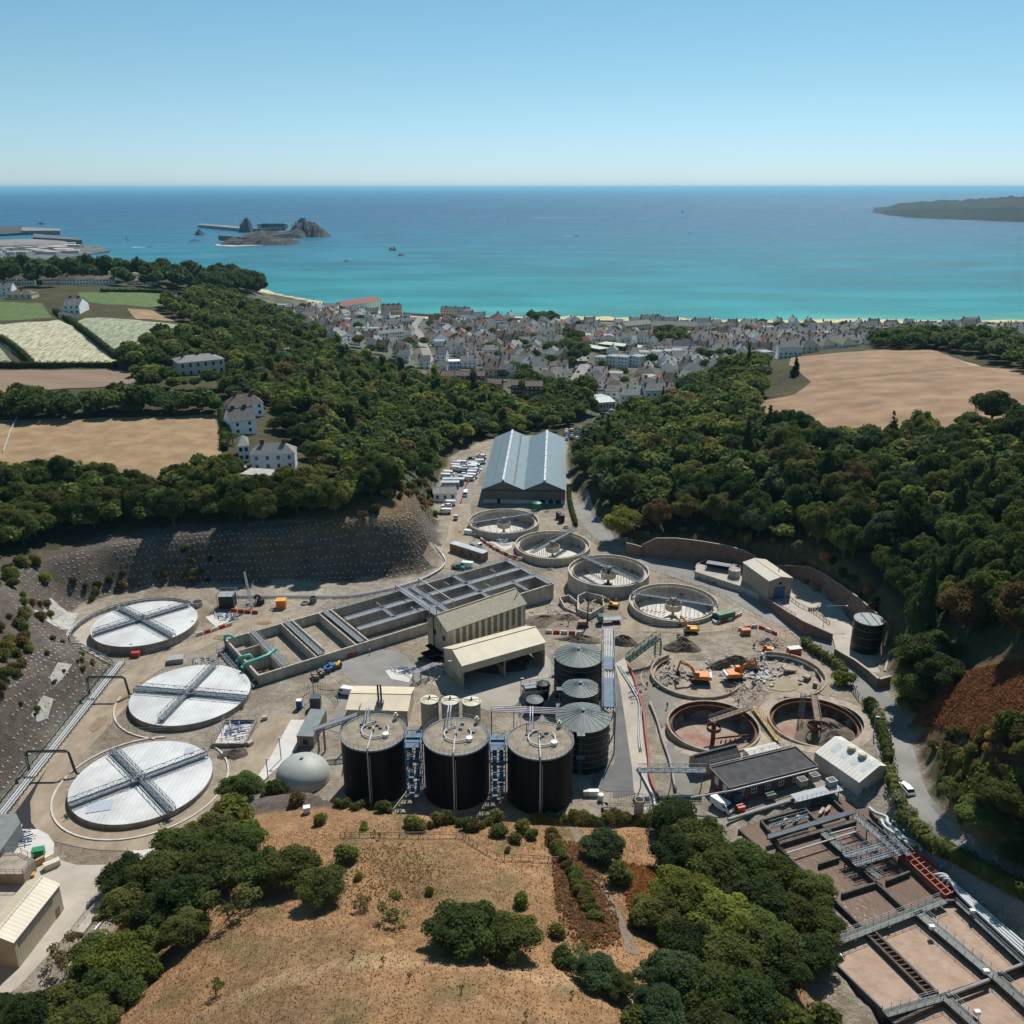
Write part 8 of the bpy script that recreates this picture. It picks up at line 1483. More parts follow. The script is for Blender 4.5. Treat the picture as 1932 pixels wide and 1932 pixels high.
def vehicle(kind, pn):
 nm_ = {'car': 'parked_car', 'van': 'van', 'pickup': 'pickup_truck', 'truck': 'flatbed_truck'}[kind]; t = thing(nm_, 'x', {'car': 'car', 'van': 'van', 'pickup': 'pickup', 'truck': 'truck'}[kind]); pt = PAINT[pn]
 if kind == 'car':
  m = MB(); extr(m, [(-2.1, .3), (2.1, .3), (2.15, .62), (1.95, .82), (.95, .95), (-1.9, 1.0), (-2.12, .8)], -.9, .9); part('body', m, pt, t)
  m = MB(); extr(m, [(1.0, .94), (.35, 1.38), (-1.5, 1.42), (-1.95, .98)], -.82, .82, -.66, .66, (.95, 1.4)); part('windows', m, glass, t)
  m = MB(); extr(m, [(.35, 1.39), (-1.5, 1.43), (-1.5, 1.47), (.3, 1.45)], -.66, .66); part('roof', m, pt, t); wheels(t, (-1.3, 1.3), .9)
  hl = (2.12, .6, .68)
 elif kind == 'van':
  m = MB(); extr(m, [(-2.6, .35), (2.5, .35), (2.55, .8), (2.3, 1.1), (1.5, 1.95), (1.2, 2.05), (-2.6, 2.05)], -.97, .97, -.86, .86, (1.0, 2.0)); part('body', m, pt, t)
  m = MB(); m.add([(2.2, -.85, 1.22), (2.2, .85, 1.22), (1.62, .8, 1.85), (1.62, -.8, 1.85)], [(0, 1, 2, 3)]); m.v = [(x + .04, y, z + .04) for x, y, z in m.v]; part('windscreen', m, glass, t)
  for s in (-1, 1): m = MB(); m.box((1.15, s * .955, 1.45), (.9, .06, .5)); part('side_window', m, glass, t)
  wheels(t, (-1.6, 1.6), .97, .36); hl = (2.53, .7, .75)
 elif kind == 'pickup':
  m = MB(); extr(m, [(-2.5, .45), (2.5, .45), (2.5, .95), (1.3, 1.1), (-2.5, 1.0)], -.92, .92); part('body', m, pt, t)
  m = MB(); extr(m, [(1.2, 1.05), (.7, 1.6), (-.6, 1.65), (-.75, 1.05)], -.85, .85, -.72, .72, (1.05, 1.6)); part('windows', m, glass, t); m = MB(); m.box((.05, 0, 1.67), (1.3, 1.42, .05)); part('roof', m, pt, t)
  m = MB(); m.box((-1.65, 0, 1.03), (1.5, 1.5, .04)); part('load_bed', m, dark, t); wheels(t, (-1.55, 1.55), .92, .38); hl = (2.48, .7, .8)
 else:
  m = MB(); extr(m, [(2.1, .6), (3.6, .6), (3.65, 1.5), (3.4, 2.6), (2.1, 2.7)], -1.15, 1.15); part('cab', m, pt, t); m = MB(); m.box((3.58, 0, 1.95), (.12, 2.0, .8)); part('windscreen', m, glass, t)
  m = MB(); m.box((-.8, 0, .9), (5.8, 1.0, .3)); m.box((-.9, 0, 1.2), (5.6, 2.3, .16)); part('chassis', m, galv_dk, t); wheels(t, (-2.6, -1.5, 2.8), 1.15, .5); hl = (3.6, .85, .9)
 for s in (-1, 1): m = MB(); m.box((hl[0], s * hl[1], hl[2]), (.1, .3, .16)); part('headlight', m, galv_lt, t)
 return register(t)
VP = {};
def veh(kind, pn, c, x, y, rz, label, group=None, sc=1.0, z=None):
 q = GC(c, x, y) if c is not None else G(x, y); k = (kind, pn); z = (q.z if z is None else z) + .16
 if k not in VP: VP[k] = t = vehicle(kind, pn); t.location = (q.x, q.y, z); t.rotation_euler = (0, 0, rz); t['label'] = label; t.scale = (sc,) * 3
 else: t = dup(VP[k], (q.x, q.y, z), rz, label, None, sc)
 if group: t['group'] = group
 elif 'group' in t: del t['group']
 return t
veh('car', 'white', 9, 1268, 400, R(98), 'white estate car driving down the road at lower right')
veh('pickup', 'white', 8, 498, 1385, R(-38), 'white pickup with open bed parked by the rust-brown tank')
veh('van', 'white', 9, 235, 500, R(-52), 'white van with roof ladders in front of the pump house')
veh('van', 'white', 6, 985, 1062, R(165), 'white van beside the low cream building')
veh('van', 'white', 7, 520, 405, R(-15), 'white van beside the empty clarifiers with a worker behind it')
veh('van', 'white', 7, 330, 245, R(178), 'large white van below the nose of the cliff'); veh('van', 'white', 7, 362, 185, R(178), 'smaller white van, topmost below the cliff nose'); veh('car', 'white', 7, 342, 200, R(178), 'white car between the two vans below the cliff nose'); veh('truck', 'white', 7, 412, 280, R(-92), 'small white tipper facing the camera near the cliff nose', sc=.7)
veh('van', 'white', 7, 482, 640, R(170), 'white van parked beside the green and white pickup'); veh('pickup', 'green', 7, 428, 650, R(-20), 'green and white pickup next to the cliff foot'); veh('truck', 'white', 7, 555, 490, R(-45), 'white flatbed with a blue load beside the brown cabin', sc=.75)
veh('truck', 'green', 7, 1530, 1045, R(186), 'green lorry with drill rods on its bed below the clarifiers'); veh('van', 'white', 19, 598, 770, R(-92), 'white van facing the camera on the shed road')
veh('truck', 'orange', 19, 700, 320, R(5), 'orange flatbed at the top of the vehicle park', sc=.9); veh('truck', 'orange', 19, 720, 375, R(5), 'second orange flatbed, below the first in the vehicle park', sc=.7)
vl = [(500, 395), (560, 385), (490, 425), (600, 430), (500, 455), (580, 470), (700, 405), (730, 425), (690, 440), (740, 455), (710, 480), (690, 505), (400, 510), (370, 545), (590, 520), (580, 560), (680, 545), (640, 575), (790, 310), (780, 370)]
for n, (x, y) in enumerate(vl): k = rnd.choice(('van', 'van', 'car')); veh(k, 'white' if n % 5 else 'silver', 19, x, y + 12, R(-8 + rnd.uniform(-4, 4)), '%s %s parked in the rows left of the blue-grey shed' % ('white' if n % 5 else 'silver', k), 'vehicles parked left of the shed')
r_ = random.Random(44)
for n in range(34):
 u, v = r_.random(), n % 5; x, y = 1385 + (n // 5) * 30 + r_.uniform(-3, 3), 850 + v * 12 - (n // 5) * 2
 veh('car', r_.choice(('white', 'white', 'silver', 'grey', 'blue', 'black')), 2, x, y, R(r_.choice((80, 100))), 'car in the packed car park behind the shed', 'cars packed behind the blue-grey shed')
for n, (c, x, y, rz, pn, lb) in enumerate(((16, 1055, 670, 80, 'white', 'white car driving up the straight town street'), (17, 822, 695, 80, 'white', 'white car on the bend of the town road'), (17, 795, 820, 75, 'black', 'dark car on the curving town road'), (17, 910, 735, 10, 'silver', 'silver car beside the town road bend'), (17, 575, 665, 90, 'silver', 'silver car in front of the gabled houses'), (17, 1035, 1225, 20, 'black', 'black car in front of the pale warehouse'), (17, 1120, 1195, 30, 'white', 'white car beside the pale warehouse'), (18, 460, 1580, 0, 'white', 'white car parked below the white villa'), (18, 500, 1610, 10, 'blue', 'pale blue car next to the white car at the villa'))): veh('car', pn, c, x, y, R(rz), lb)
for n in range(46):
 s = streets[n % 2]; k = r_.randrange(len(s) - 1); p = s[k].lerp(s[k + 1], r_.random()); d = (s[k + 1] - s[k]).normalized(); q = p + Vector((-d.y, d.x, 0)) * r_.choice((-5.5, 5.5)); t = veh('car', r_.choice(('white', 'silver', 'grey', 'blue', 'red', 'black')), 1, 500, 900, ang(d.y, d.x), 'car parked at the kerb of a town street', 'cars parked along the town streets'); t.location = (q.x, q.y, tz(q.x, q.y) + .3)
for n in range(14): veh('car', r_.choice(('blue', 'grey', 'silver', 'black')), 17, 850 + n * 36, 520 - 14 * (n % 2) - n * 1.5, R(85), 'car in the car park behind the low school', 'cars behind the low school')
# excavators and plant
def excavator(label, c, x, y, rz, body=orange, boom=(40, -75), s=1.0, z=None):
 q = GC(c, x, y); z = q.z if z is None else z; t = thing('excavator', label, 'excavator', (q.x, q.y, z), 0)
 mt = Matrix.Translation((q.x, q.y, z)) @ Matrix.Rotation(rz, 4, 'Z') @ Matrix.Scale(s, 4)
 def pt(name, m, mat, smooth=False): m.v = [tuple(mt @ Vector(v)) for v in m.v]; return part(name, m, mat, t, smooth)
 for sy in (-1.15, 1.15): m = MB(); extr(m, [(-1.9, .15), (1.9, .15), (2.2, .5), (1.9, .85), (-1.9, .85), (-2.2, .5)], sy - .3, sy + .3); pt('track', m, dark)
 m = MB(); m.box((0, 0, .75), (1.8, 1.8, .4)); m.tube([(0, 0, .9), (0, 0, 1.15)], .7, 16); pt('undercarriage', m, dark)
 m = MB(); extr(m, [(-2.4, 1.1), (1.4, 1.1), (1.4, 1.6), (.2, 2.0), (-1.9, 2.1), (-2.5, 1.8)], -1.3, 1.3); pt('body', m, body); m = MB(); m.box((-2.3, 0, 1.55), (.7, 2.5, .85)); pt('counterweight', m, white if body is not yellow else dark)
 m = MB(); extr(m, [(.2, 1.6), (1.6, 1.5), (1.6, 2.2), (1.2, 2.95), (.2, 2.95)], .4, 1.3); cab = pt('cab', m, body); m = MB(); m.box((1.45, .85, 2.35), (.25, .8, 1.0), tilt=.1); m.box((.85, 1.31, 2.4), (.9, .06, .8)); pt('cab_window', m, glass)
 a1, a2 = R(boom[0]), R(boom[1]); p0 = Vector((1.0, -.2, 1.6)); p1 = p0 + Vector((math.cos(a1 + .35) * 2.2, 0, math.sin(a1 + .35) * 2.2)); p2 = p1 + Vector((math.cos(a1 - .35) * 3.0, 0, math.sin(a1 - .35) * 3.0)); p3 = p2 + Vector((math.cos(a2) * 2.7, 0, math.sin(a2) * 2.7))
 m = MB(); m.bar(p0, p1, .4, .5); m.bar(p1, p2, .38, .45); pt('boom', m, body); m = MB(); m.bar(p2 + Vector((-.3, 0, .5)), p3, .32, .36); pt('dipper', m, body)
 m = MB(); m.tube([p0 + Vector((.3, 0, .2)), p1 + Vector((.2, 0, -.3))], .09, 6); pt('ram', m, galv); m = MB(); m.tube([p1 + Vector((.3, 0, .35)), p2 + Vector((-.3, 0, .5))], .09, 6); pt('ram', m, galv)
 m = MB(); b = p3; m.add([(b.x + dx, b.y + sy, b.z + dz) for sy in (-.5, .5) for dx, dz in ((0, 0), (.25, -.6), (-.3, -1.0), (-.9, -.7), (-.6, -.1))], [(0, 1, 2, 3, 4), (9, 8, 7, 6, 5), (1, 6, 7, 2), (2, 7, 8, 3), (3, 8, 9, 4), (0, 5, 6, 1)]); pt('bucket', m, dark); return t
excavator('large yellow-orange excavator digging rubble in the left demolition pit', 8, 600, 985, R(172), orange, (42, -80), 1.15, 1.8)
excavator('large orange excavator with its arm reaching right in the middle of the pits', 8, 815, 960, R(8), orange, (48, -78), 1.15, 2.0)
excavator('yellow wheeled digger standing above the pits near the barriers', 8, 545, 680, R(175), yellow, (60, -88), .9)
excavator('small yellow digger by the left end of the long tank and teal pipes', 6, 395, 975, R(10), yellow, (50, -70), .62)
excavator('yellow excavator behind the concrete chambers below the clarifier', 7, 1480, 865, R(200), yellow, (55, -80), .7); excavator('second yellow digger among workers below the clarifiers', 7, 1560, 930, R(160), yellow, (35, -80), .7)
excavator('small orange digger on the masonry heap', 8, 1010, 790, R(150), orange, (30, -60), .6)
p = GC(7, 1340, 1070); t = thing('drill_rig', 'tracked drilling rig with tall dark mast in front of the chambers', 'drill rig', p)
for sy in (-.9, .9): m = MB(); m.box(p + Vector((0, sy, .4)), (3.2, .45, .7)); part('track', m, dark, t)
m = MB(); m.box(p + Vector((-.3, 0, 1.3)), (2.6, 1.7, 1.1)); part('body', m, M('rig_brown', (.28, .13, .08), .6), t); m = MB(); m.bar(p + Vector((1.2, 0, .4)), p + Vector((1.35, 0, 8)), .35); part('mast', m, dark, t)
# small works equipment, each its own thing
def box_thing(name, label, cat, c, x, y, size, mat, rz=0, z=None, lid=None, legs=False, group=None):
 q = GC(c, x, y); z = q.z if z is None else z; t = thing(name, label, cat, (q.x, q.y, z), group=group); m = MB(); m.box((q.x, q.y, z + size[2] / 2 + (.12 if legs else 0)), size, rz); part('body', m, mat, t)
 m = MB(); m.box((q.x, q.y, z + size[2] + (.16 if legs else .04)), (size[0] * 1.04, size[1] * 1.04, .08), rz); part('lid', m, lid or mat, t); return t
def skip(label, c, x, y, rz, mat, load, group=None, s=1.0):
 q = GC(c, x, y); t = thing('skip', label, 'skip', q, group=group); L, w, h = 3.4 * s, 1.7 * s, 1.2 * s; mt = Matrix.Translation(q) @ Matrix.Rotation(rz, 4, 'Z')
 m = MB(); v = [mt @ Vector(p) for p in ((-L * .3, -w / 2, .1), (L * .3, -w / 2, .1), (L * .3, w / 2, .1), (-L * .3, w / 2, .1), (-L / 2, -w / 2, h), (L / 2, -w / 2, h), (L / 2, w / 2, h), (-L / 2, w / 2, h))]; m.add(v, [(0, 1, 5, 4), (1, 2, 6, 5), (2, 3, 7, 6), (3, 0, 4, 7), (3, 2, 1, 0)]); part('body', m, mat, t)
 m = MB(); r2 = random.Random(int(x));
 for _ in range(14): p = mt @ Vector((r2.uniform(-L * .38, L * .38), r2.uniform(-w * .4, w * .4), h * .85)); sz = r2.uniform(.3, .7) * s; m.box(p, (sz, sz, sz * .7), r2.uniform(0, 3), tilt=r2.uniform(-.4, .4))
 o = part('load', m, load, t); o['kind'] = 'stuff'; return t
for k, (x, y) in enumerate(((775, 955), (812, 930), (850, 905), (885, 888), (925, 872))): skip(('open empty brown skip, nearest of the row of five', 'brown skip with rubble, second in the row', 'skip heaped with blue bags, middle of the row', 'skip with grey and blue waste, fourth in the row', 'skip with yellow and white waste, farthest in the row')[k], 6, x, y, R(-62), M('skip_grey', (.16, .15, .14), .7), (M('waste_brown', (.25, .18, .12), .9), rubble, M('waste_blue', (.05, .18, .38), .8), M('waste_blue', (.05, .18, .38), .8), yellow)[k])
box_thing('equipment_box', 'pale concrete box with flat lid between the two upper covered tanks', 'box', 5, 1215, 590, (4.2, 2.8, 1.3), M('grey_box', (.35, .34, .32), .8), .25); box_thing('generator', 'orange site cabin beside the lattice mast', 'cabin', 6, 548, 478, (3.0, 2.6, 2.7), orange, .1, lid=M('orange_lid', (.80, .36, .06), .6))
box_thing('odour_control_unit', 'black louvred odour unit with pale railed top, behind the far covered tank', 'machine', 6, 190, 470, (4.6, 4.0, 4.2), M('black_plastic', (.02, .022, .022), .5), .05, lid=M('unit_top', (.30, .34, .33), .6)); q = GC(6, 190, 470); m = MB()
for dx in (-2.6, 2.6):
 for dy in (-2.3, 2.3): m.bar(q + Vector((dx, dy, 0)), q + Vector((dx, dy, 5.4)), .12)
m.rail([q + Vector((-2.6, -2.3, 4.3)), q + Vector((2.6, -2.3, 4.3)), q + Vector((2.6, 2.3, 4.3)), q + Vector((-2.6, 2.3, 4.3)), q + Vector((-2.6, -2.3, 4.3))], 1.1, 1.3, .07); single('scaffold', m, galv, 'grey railing frame wrapped around the black odour unit', 'scaffold')
q = GC(6, 350, 485); t = thing('lattice_mast', 'tall leaning grey lattice mast at the foot of the cliff', 'mast', q); m = MB()
for d in ((-.4, -.4), (.4, -.4), (.4, .4), (-.4, .4)): m.bar(q + Vector((*d, 0)), q + Vector((d[0] * .4 - 1.2, d[1] * .4, 12.5)), .13)
for k in range(12):
 f = k / 12; g_ = 1 - .6 * f; z_ = 12.5 * f; o = Vector((-1.2 * f, 0, z_)); o2 = Vector((-1.2 * (f + .083), 0, z_ + 1.04))
 for a, b in (((-.4, -.4), (.4, -.4)), ((.4, -.4), (.4, .4)), ((.4, .4), (-.4, .4)), ((-.4, .4), (-.4, -.4))): m.bar(q + o + Vector((a[0] * g_, a[1] * g_, 0)), q + o2 + Vector((b[0] * g_, b[1] * g_, 0)), .07)
part('frame', m, galv_lt, t)
q = GC(6, 408, 455); t = thing('fan_unit', 'black drum fan with curved duct beside the lattice mast', 'fan', q); m = MB(); m.tube([q, q + Vector((0, 0, 1.8))], 1.2, 20); part('drum', m, dark, t); m = MB(); m.tube([q + Vector((0, 0, 1.8)), q + Vector((-.3, 0, 2.9)), q + Vector((-1.2, 0, 3.1)), q + Vector((-1.7, 0, 2.2)), q + Vector((-1.7, 0, .2))], .38, 10); part('duct', m, dark, t, True)
def rings(label, c, x, y, r, h, mat=None, wall=.15): q = GC(c, x, y); m = MB(); m.ringwall((q.x, q.y), r - wall, r, q.z - .1, q.z + h, 28); return single('concrete_ring', m, mat or conc, label, 'concrete ring')
rings('tall grey concrete manhole ring right of the orange cabin', 6, 760, 445, 1.15, 1.9, M('ring_grey', (.20, .19, .17), .9)); rings('low wide concrete ring beside the tall one', 6, 703, 455, 1.2, .6); rings('white ring lying flat, rightmost by the cliff pipes', 6, 866, 436, .9, .3, white); rings('pale ring at the edge of the yard behind the cabin', 6, 482, 492, .8, .3); rings('round concrete chamber beside the far covered tank', 5, 1365, 205, 1.7, 1.5); rings('small concrete manhole ring by the second clarifier', 7, 1215, 350, 1.1, .6); rings('pale round cover below the shed road', 7, 440, 380, .8, .3); rings('tall pale concrete column inside the fenced compound', 11, 1602, 285, 1.0, 4.4, conc)
for k, (c, x, y, lb, mt, r, h) in enumerate(((7, 1160, 280, 'black water tank, left of the pair behind the clarifiers', dark, 1.1, 2.6), (7, 1183, 305, 'black water tank, nearer of the pair behind the clarifiers', dark, 1.2, 3.0), (7, 1003, 212, 'dark green round tank in front of the big shed', greenp, 1.9, 2.8), (7, 1045, 1590, 'black upright tank beside the small cone-roofed tank', dark, 1.6, 4.2), (7, 985, 1690, 'small black tank with grey cone lid behind the digesters', cone_m, 2.2, 3.4), (11, 1412, 200, 'small round white tank in the corner yard', white, .6, 1.4))):
 q = GC(c, x, y); t = thing('water_tank', lb, 'tank', q); m = MB(); m.lathe(q, [(r, 0), (r, h)], 24); part('wall', m, blk if mt is cone_m else mt, t, True); m = MB(); m.lathe(q, [(r + .03, h), (r * .3, h + r * .22), (.01, h + r * .25)], 24); part('lid', m, mt, t)
for k in range(3): box_thing('portable_toilet', ('leftmost', 'middle', 'rightmost')[k] + ' of the three blue site toilets beside the last clarifier', 'portable toilet', 8, 648 + k * 22, 606 - k * 4, (1.2, 1.2, 2.3), M('toilet_blue', (.02, .07, .26), .5), .2, lid=M('toilet_roof', (.45, .50, .55), .5))
box_thing('portable_toilet', 'lone blue and white site toilet beside the transformer', 'portable toilet', 6, 668, 1155, (1.3, 1.3, 2.4), M('toilet_blue', (.02, .07, .26), .5), 0, lid=white); box_thing('container', 'green steel container at the rim of the last clarifier', 'container', 8, 752, 600, (6.0, 2.5, 2.5), greenp, .45, lid=M('container_lid', (.16, .22, .15), .7)); box_thing('skip_container', 'small bright green box in the lower left yard', 'bin', 10, 220, 540, (2.2, 1.5, 1.7), M('bright_green', (.02, .24, .10), .5), .3)
box_thing('transformer', 'dark blue-grey transformer between the fence and the container', 'transformer', 6, 778, 1150, (2.6, 2.2, 3.2), M('transformer_grey', (.06, .08, .11), .5), .05); box_thing('pump_set', 'small red pump trailer in front of the far covered tank', 'pump', 5, 940, 555, (2.2, 1.4, 1.4), red, .1); box_thing('pump_set', 'red compressor beside the barriers above the right pit', 'pump', 8, 878, 690, (2.6, 1.6, 1.7), M('compressor_red', (.50, .12, .06), .5), .1); box_thing('pump_set', 'red generator in front of the pump house', 'pump', 9, 338, 512, (1.6, 1.2, 1.3), red, .3); box_thing('tank_trailer', 'red and silver bowser beside the road hedge', 'bowser', 8, 1170, 805, (3.6, 2.0, 1.8), red, .2, lid=galv_lt)
for k in range(3): box_thing('bulk_container', ('left', 'middle', 'right')[k] + ' one of three boxy liquid containers in the corner yard', 'bulk container', 11, 1337 + k * 26, 178, (1.1, 1.0, 1.15), white if k else cream, 0, legs=True)
box_thing('bulk_container', 'white caged liquid container left on the dry bank', 'bulk container', 10, 1725, 295, (1.3, 1.1, 1.25), white, .3, legs=True); box_thing('dosing_skid', 'pale dosing cabinet on the platform behind the digesters', 'cabinet', 7, 955, 1585, (4.4, 2.6, 2.6), M('cabinet_grey', (.40, .38, .35), .6), .05); box_thing('generator', 'cream and green tracked machine on a pallet in the lower left yard', 'machine', 10, 295, 600, (2.8, 1.3, 1.2), cream, .7)
box_thing('concrete_plinth', 'pale grey concrete block near the pump pit', 'block', 5, 1828, 990, (1.2, .9, .9), conc, .4); box_thing('concrete_plinth', 'concrete block at the corner of the pump pit', 'block', 5, 1727, 1165, (1.3, 1.0, .9), conc, .9)
q = GC(14, 690, 690) ; skip('open dark skip in the fenced corner compound', 11, 1434, 250, R(90), dark, rubble, s=.75)
# pump pits full of blue valves
def valves(label, c, x0, y0, x1, y1, n, seed=1, h=.5):
 r2 = random.Random(seed); m = MB(); m2 = MB()
 for _ in range(n):
  q = GC(c, r2.uniform(x0, x1), r2.uniform(y0, y1)); a = r2.choice((.3, .35, 1.9)); L_ = r2.uniform(.8, 2.6); (m if r2.random() < .55 else m2).tube([q + Vector((0, 0, h)), q + Vector((math.cos(a) * L_, math.sin(a) * L_, h + r2.uniform(-.1, .3)))], r2.uniform(.08, .16), 6)
 q = GC(c, (x0 + x1) / 2, (y0 + y1) / 2); t = thing('valve_manifold', label, 'valves', q); part('blue_pipework', m, bluep, t)['kind'] = 'stuff'; part('grey_pipework', m2, galv_lt, t)['kind'] = 'stuff'; return t
A, B, C_ = W(5, 1465, 1165, .5), W(5, 1690, 1165, .5), W(5, 1575, 1000, .5); Qp, up_, np__, Lp, Dp = rect(A, B, C_); t = thing('pump_pit', 'sunken concrete pit packed with blue valves beside the middle covered tank', 'pump pit', A); m = MB(); m.prism([(q.x, q.y) for q in Qp], -.2, .12); part('floor', m, conc_lt, t)
for a, b in ((0, 1), (1, 2), (2, 3), (3, 0)): m = MB(); m.bar((Qp[a].x, Qp[a].y, .45), (Qp[b].x, Qp[b].y, .45), .35, 1.1); part('wall', m, conc_d, t)
m = MB(); m.rail([Vector((q.x, q.y, 1.0)) for q in Qp] + [Vector((Qp[0].x, Qp[0].y, 1))], 1.1, 1.8, .06); part('handrail', m, galv, t)
valves('blue valves and pipes packed inside the pump pit', 5, 1520, 1025, 1670, 1145, 46, 3, .6); valves('blue valve manifold on a pale slab by the far covered tank', 6, 90, 530, 220, 580, 30, 4); valves('blue valves beside the middle covered tank, upper edge', 5, 1330, 575, 1470, 610, 16, 5); valves('blue valve stack on a slab between the first two clarifiers', 7, 690, 430, 800, 480, 40, 6, 1.0); valves('white and blue pipes on the round slab left of the striped building', 6, 1290, 890, 1430, 930, 26, 7); valves('pipework tangle below the far covered tank and mast', 6, 280, 455, 380, 480, 18, 8); valves('stored pipes on the pavement of the middle bank', 8, 170, 1000, 230, 1110, 16, 9, .3)
drape('slab', [D(6, *q) for q in ((35, 545), (150, 510), (245, 555), (105, 612))], conc_lt, off=.1); drape('slab', [D(7, *q) for q in ((655, 455), (700, 435), (850, 480), (850, 520), (770, 520))], conc_lt, off=.12); drape('slab', [D(6, *q) for q in ((1240, 905), (1330, 885), (1430, 930), (1400, 985), (1280, 960))], conc_lt, off=.12)
# racks on the round slab
t = thing('pipe_rack', 'pinkish pipes running from the round slab to the open cream shed', 'pipes', GC(7, 180, 1380))
for k in range(4): m = MB(); m.tube([W(7, 95 + k * 6, 1400 + k * 6, 3), W(7, 250 + k * 6, 1335 + k * 6, 3), W(7, 330, 1345 + k * 4, 3)], .12, 6); part('pipe', m, MATS['pink_white_pipe'], t)
m = MB()
for k in range(5): p, q = W(7, 95, 1410, 3).lerp(W(7, 320, 1350, 3), k / 4), 0; m.bar((p.x, p.y, 0), p, .16); m.bar((p.x, p.y - .9, 0), (p.x, p.y - .9, 3), .16); m.bar((p.x, p.y - .9, 2.9), (p.x, p.y, 2.9), .12)
part('trestle', m, galv_dk, t)
t = thing('platform', 'raised steel platform with rails behind the digesters, left of the dark cone tanks', 'platform', GC(7, 970, 1600)); m = MB(); A, B = W(7, 905, 1500, 3.2), W(7, 1090, 1480, 3.2); m.bar(A, B, 4, .12); part('deck', m, galv_dk, t); m = MB(); m.rail([A, B, B - Vector((0, 6, 0)), A - Vector((0, 6, 0)), A], 1.2, 1.4, .09); part('handrail', m, M('brown_steel', (.09, .065, .055), .6), t); m = MB()
for p in (A, B, A - Vector((0, 6, 0)), B - Vector((0, 6, 0))): m.bar((p.x, p.y, 0), p, .2)
part('leg', m, galv_dk, t)
# concrete chambers under construction
for pts, h, lb in ((((1168, 900), (1235, 878), (1310, 925), (1300, 985), (1210, 955)), 1.9, 'square concrete chamber with white blocks below the third clarifier'), (((1302, 905), (1360, 870), (1480, 890), (1490, 960), (1390, 1020), (1300, 990)), 2.6, 'many-sided concrete chamber covered with boards, beside the drill rig')):
 w = [GC(7, *q) for q in pts]; z = min(q.z for q in w) - .3; t = thing('concrete_chamber', lb, 'chamber', w[0])
 for a, b in zip(w, w[1:] + w[:1]): m = MB(); m.bar((a.x, a.y, z + h / 2 + .3), (b.x, b.y, z + h / 2 + .3), .35, h + .6); part('wall', m, conc, t)
 r2 = random.Random(len(lb)); c_ = sum(w, Vector()) / len(w)
 for k in range(9): m = MB(); a = r2.uniform(0, 3); m.box((c_.x + r2.uniform(-1.6, 1.6), c_.y + r2.uniform(-1.4, 1.4), z + h * (.6 if '1' in lb or 'square' in lb else 1.15)), (r2.uniform(1.2, 3), .3, .12), a); part('board', m, M('pale_timber', (.42, .34, .26), .9), t)
# barriers, fences, handrails
bar_p = {}
def barrier_run(c, pts, where, both=True, sp=2.3):
 w = smooth([GC(c, *q) for q in pts], 4); k = 0; rem = 0
 for a, b in zip(w[:-1], w[1:]):
  L_ = (b - a).length; s = rem
  while s < L_:
   p = a.lerp(b, s / L_); rz = ang(b.y - a.y, b.x - a.x); cn = 'red' if (k % 2 or not both) else 'white'
   if cn not in bar_p: m = MB(); extr(m, [(-1.0, 0), (1.0, 0), (1.0, .3), (.9, .4), (.9, .95), (-.9, .95), (-.9, .4), (-1.0, .3)], -.2, .2); bar_p[cn] = m.mesh('road_barrier', red if cn == 'red' else M('faded_white_plastic', (.58, .54, .50), .6))
   o = bpy.data.objects.new('road_barrier', bar_p[cn]); COL.objects.link(o); o.location = (p.x, p.y, p.z + .08); o.rotation_euler = (0, 0, rz); setp(o, cn + ' plastic barrier ' + where, 'barrier', cn + ' barriers ' + where); s += sp; k += 1
  rem = s - L_
barrier_run(7, ((600, 445), (680, 500), (790, 555), (900, 590), (1000, 605), (1150, 605), (1290, 590)), 'in the curving line below the second clarifier'); barrier_run(8, ((330, 610), (450, 628), (570, 630), (690, 625)), 'below the last clarifier'); barrier_run(7, ((1090, 1120), (1180, 1125), (1330, 1130)), 'in the line behind the open shed'); barrier_run(8, ((850, 665), (940, 650), (1010, 672), (1075, 700)), 'above the right demolition pit'); barrier_run(6, ((0, 665), (100, 635), (205, 600)), 'beside the long tank haul road'); barrier_run(6, ((230, 508), (310, 515), (390, 520)), 'near the lattice mast', False); barrier_run(6, ((1010, 810), (1060, 790)), 'near the orange-clad worker', False)
barrier_run(19, ((545, 855), (560, 790), (600, 660), (650, 590)), 'up the shed road', False, 3.5); barrier_run(8, ((710, 625), (790, 605), (860, 570)), 'around the green container')
def fence(label, c, pts, h, mat, post=2.5, r=.07, name='fence', mid=True, w=None):
 m = MB(); m.rail([q for q in (smooth([GC(c, *p) for p in pts], 3) if w is None else w)], h, post, r, mid=mid); return single(name, m, mat, label, name.replace('_', ' '))
fence('brown post-and-rail fence across the dry hill', 11, ((105, 388), (200, 388), (400, 390), (685, 388), (750, 415), (890, 497), (1010, 502), (1200, 515)), 1.15, timber, 2.3, .10); fence('grey palisade fence around the corner compound', 11, ((1460, 205), (1650, 210), (1650, 290)), 1.8, galv_dk, .5, .06); fence('wire fence between the road and the last clarifier', 8, ((300, 300), (450, 345), (600, 400), (760, 470)), 1.8, galv_dk, 3, .05); fence('wire fence along the access road beside the clarifiers', 7, ((1300, 350), (1400, 430), (1500, 500), (1600, 545)), 1.8, galv_dk, 2.5, .07); fence('temporary mesh fence above the demolition pits', 8, ((260, 665), (400, 670), (600, 680), (800, 665), (980, 650), (1120, 720)), 1.9, galv, 2.8, .05)
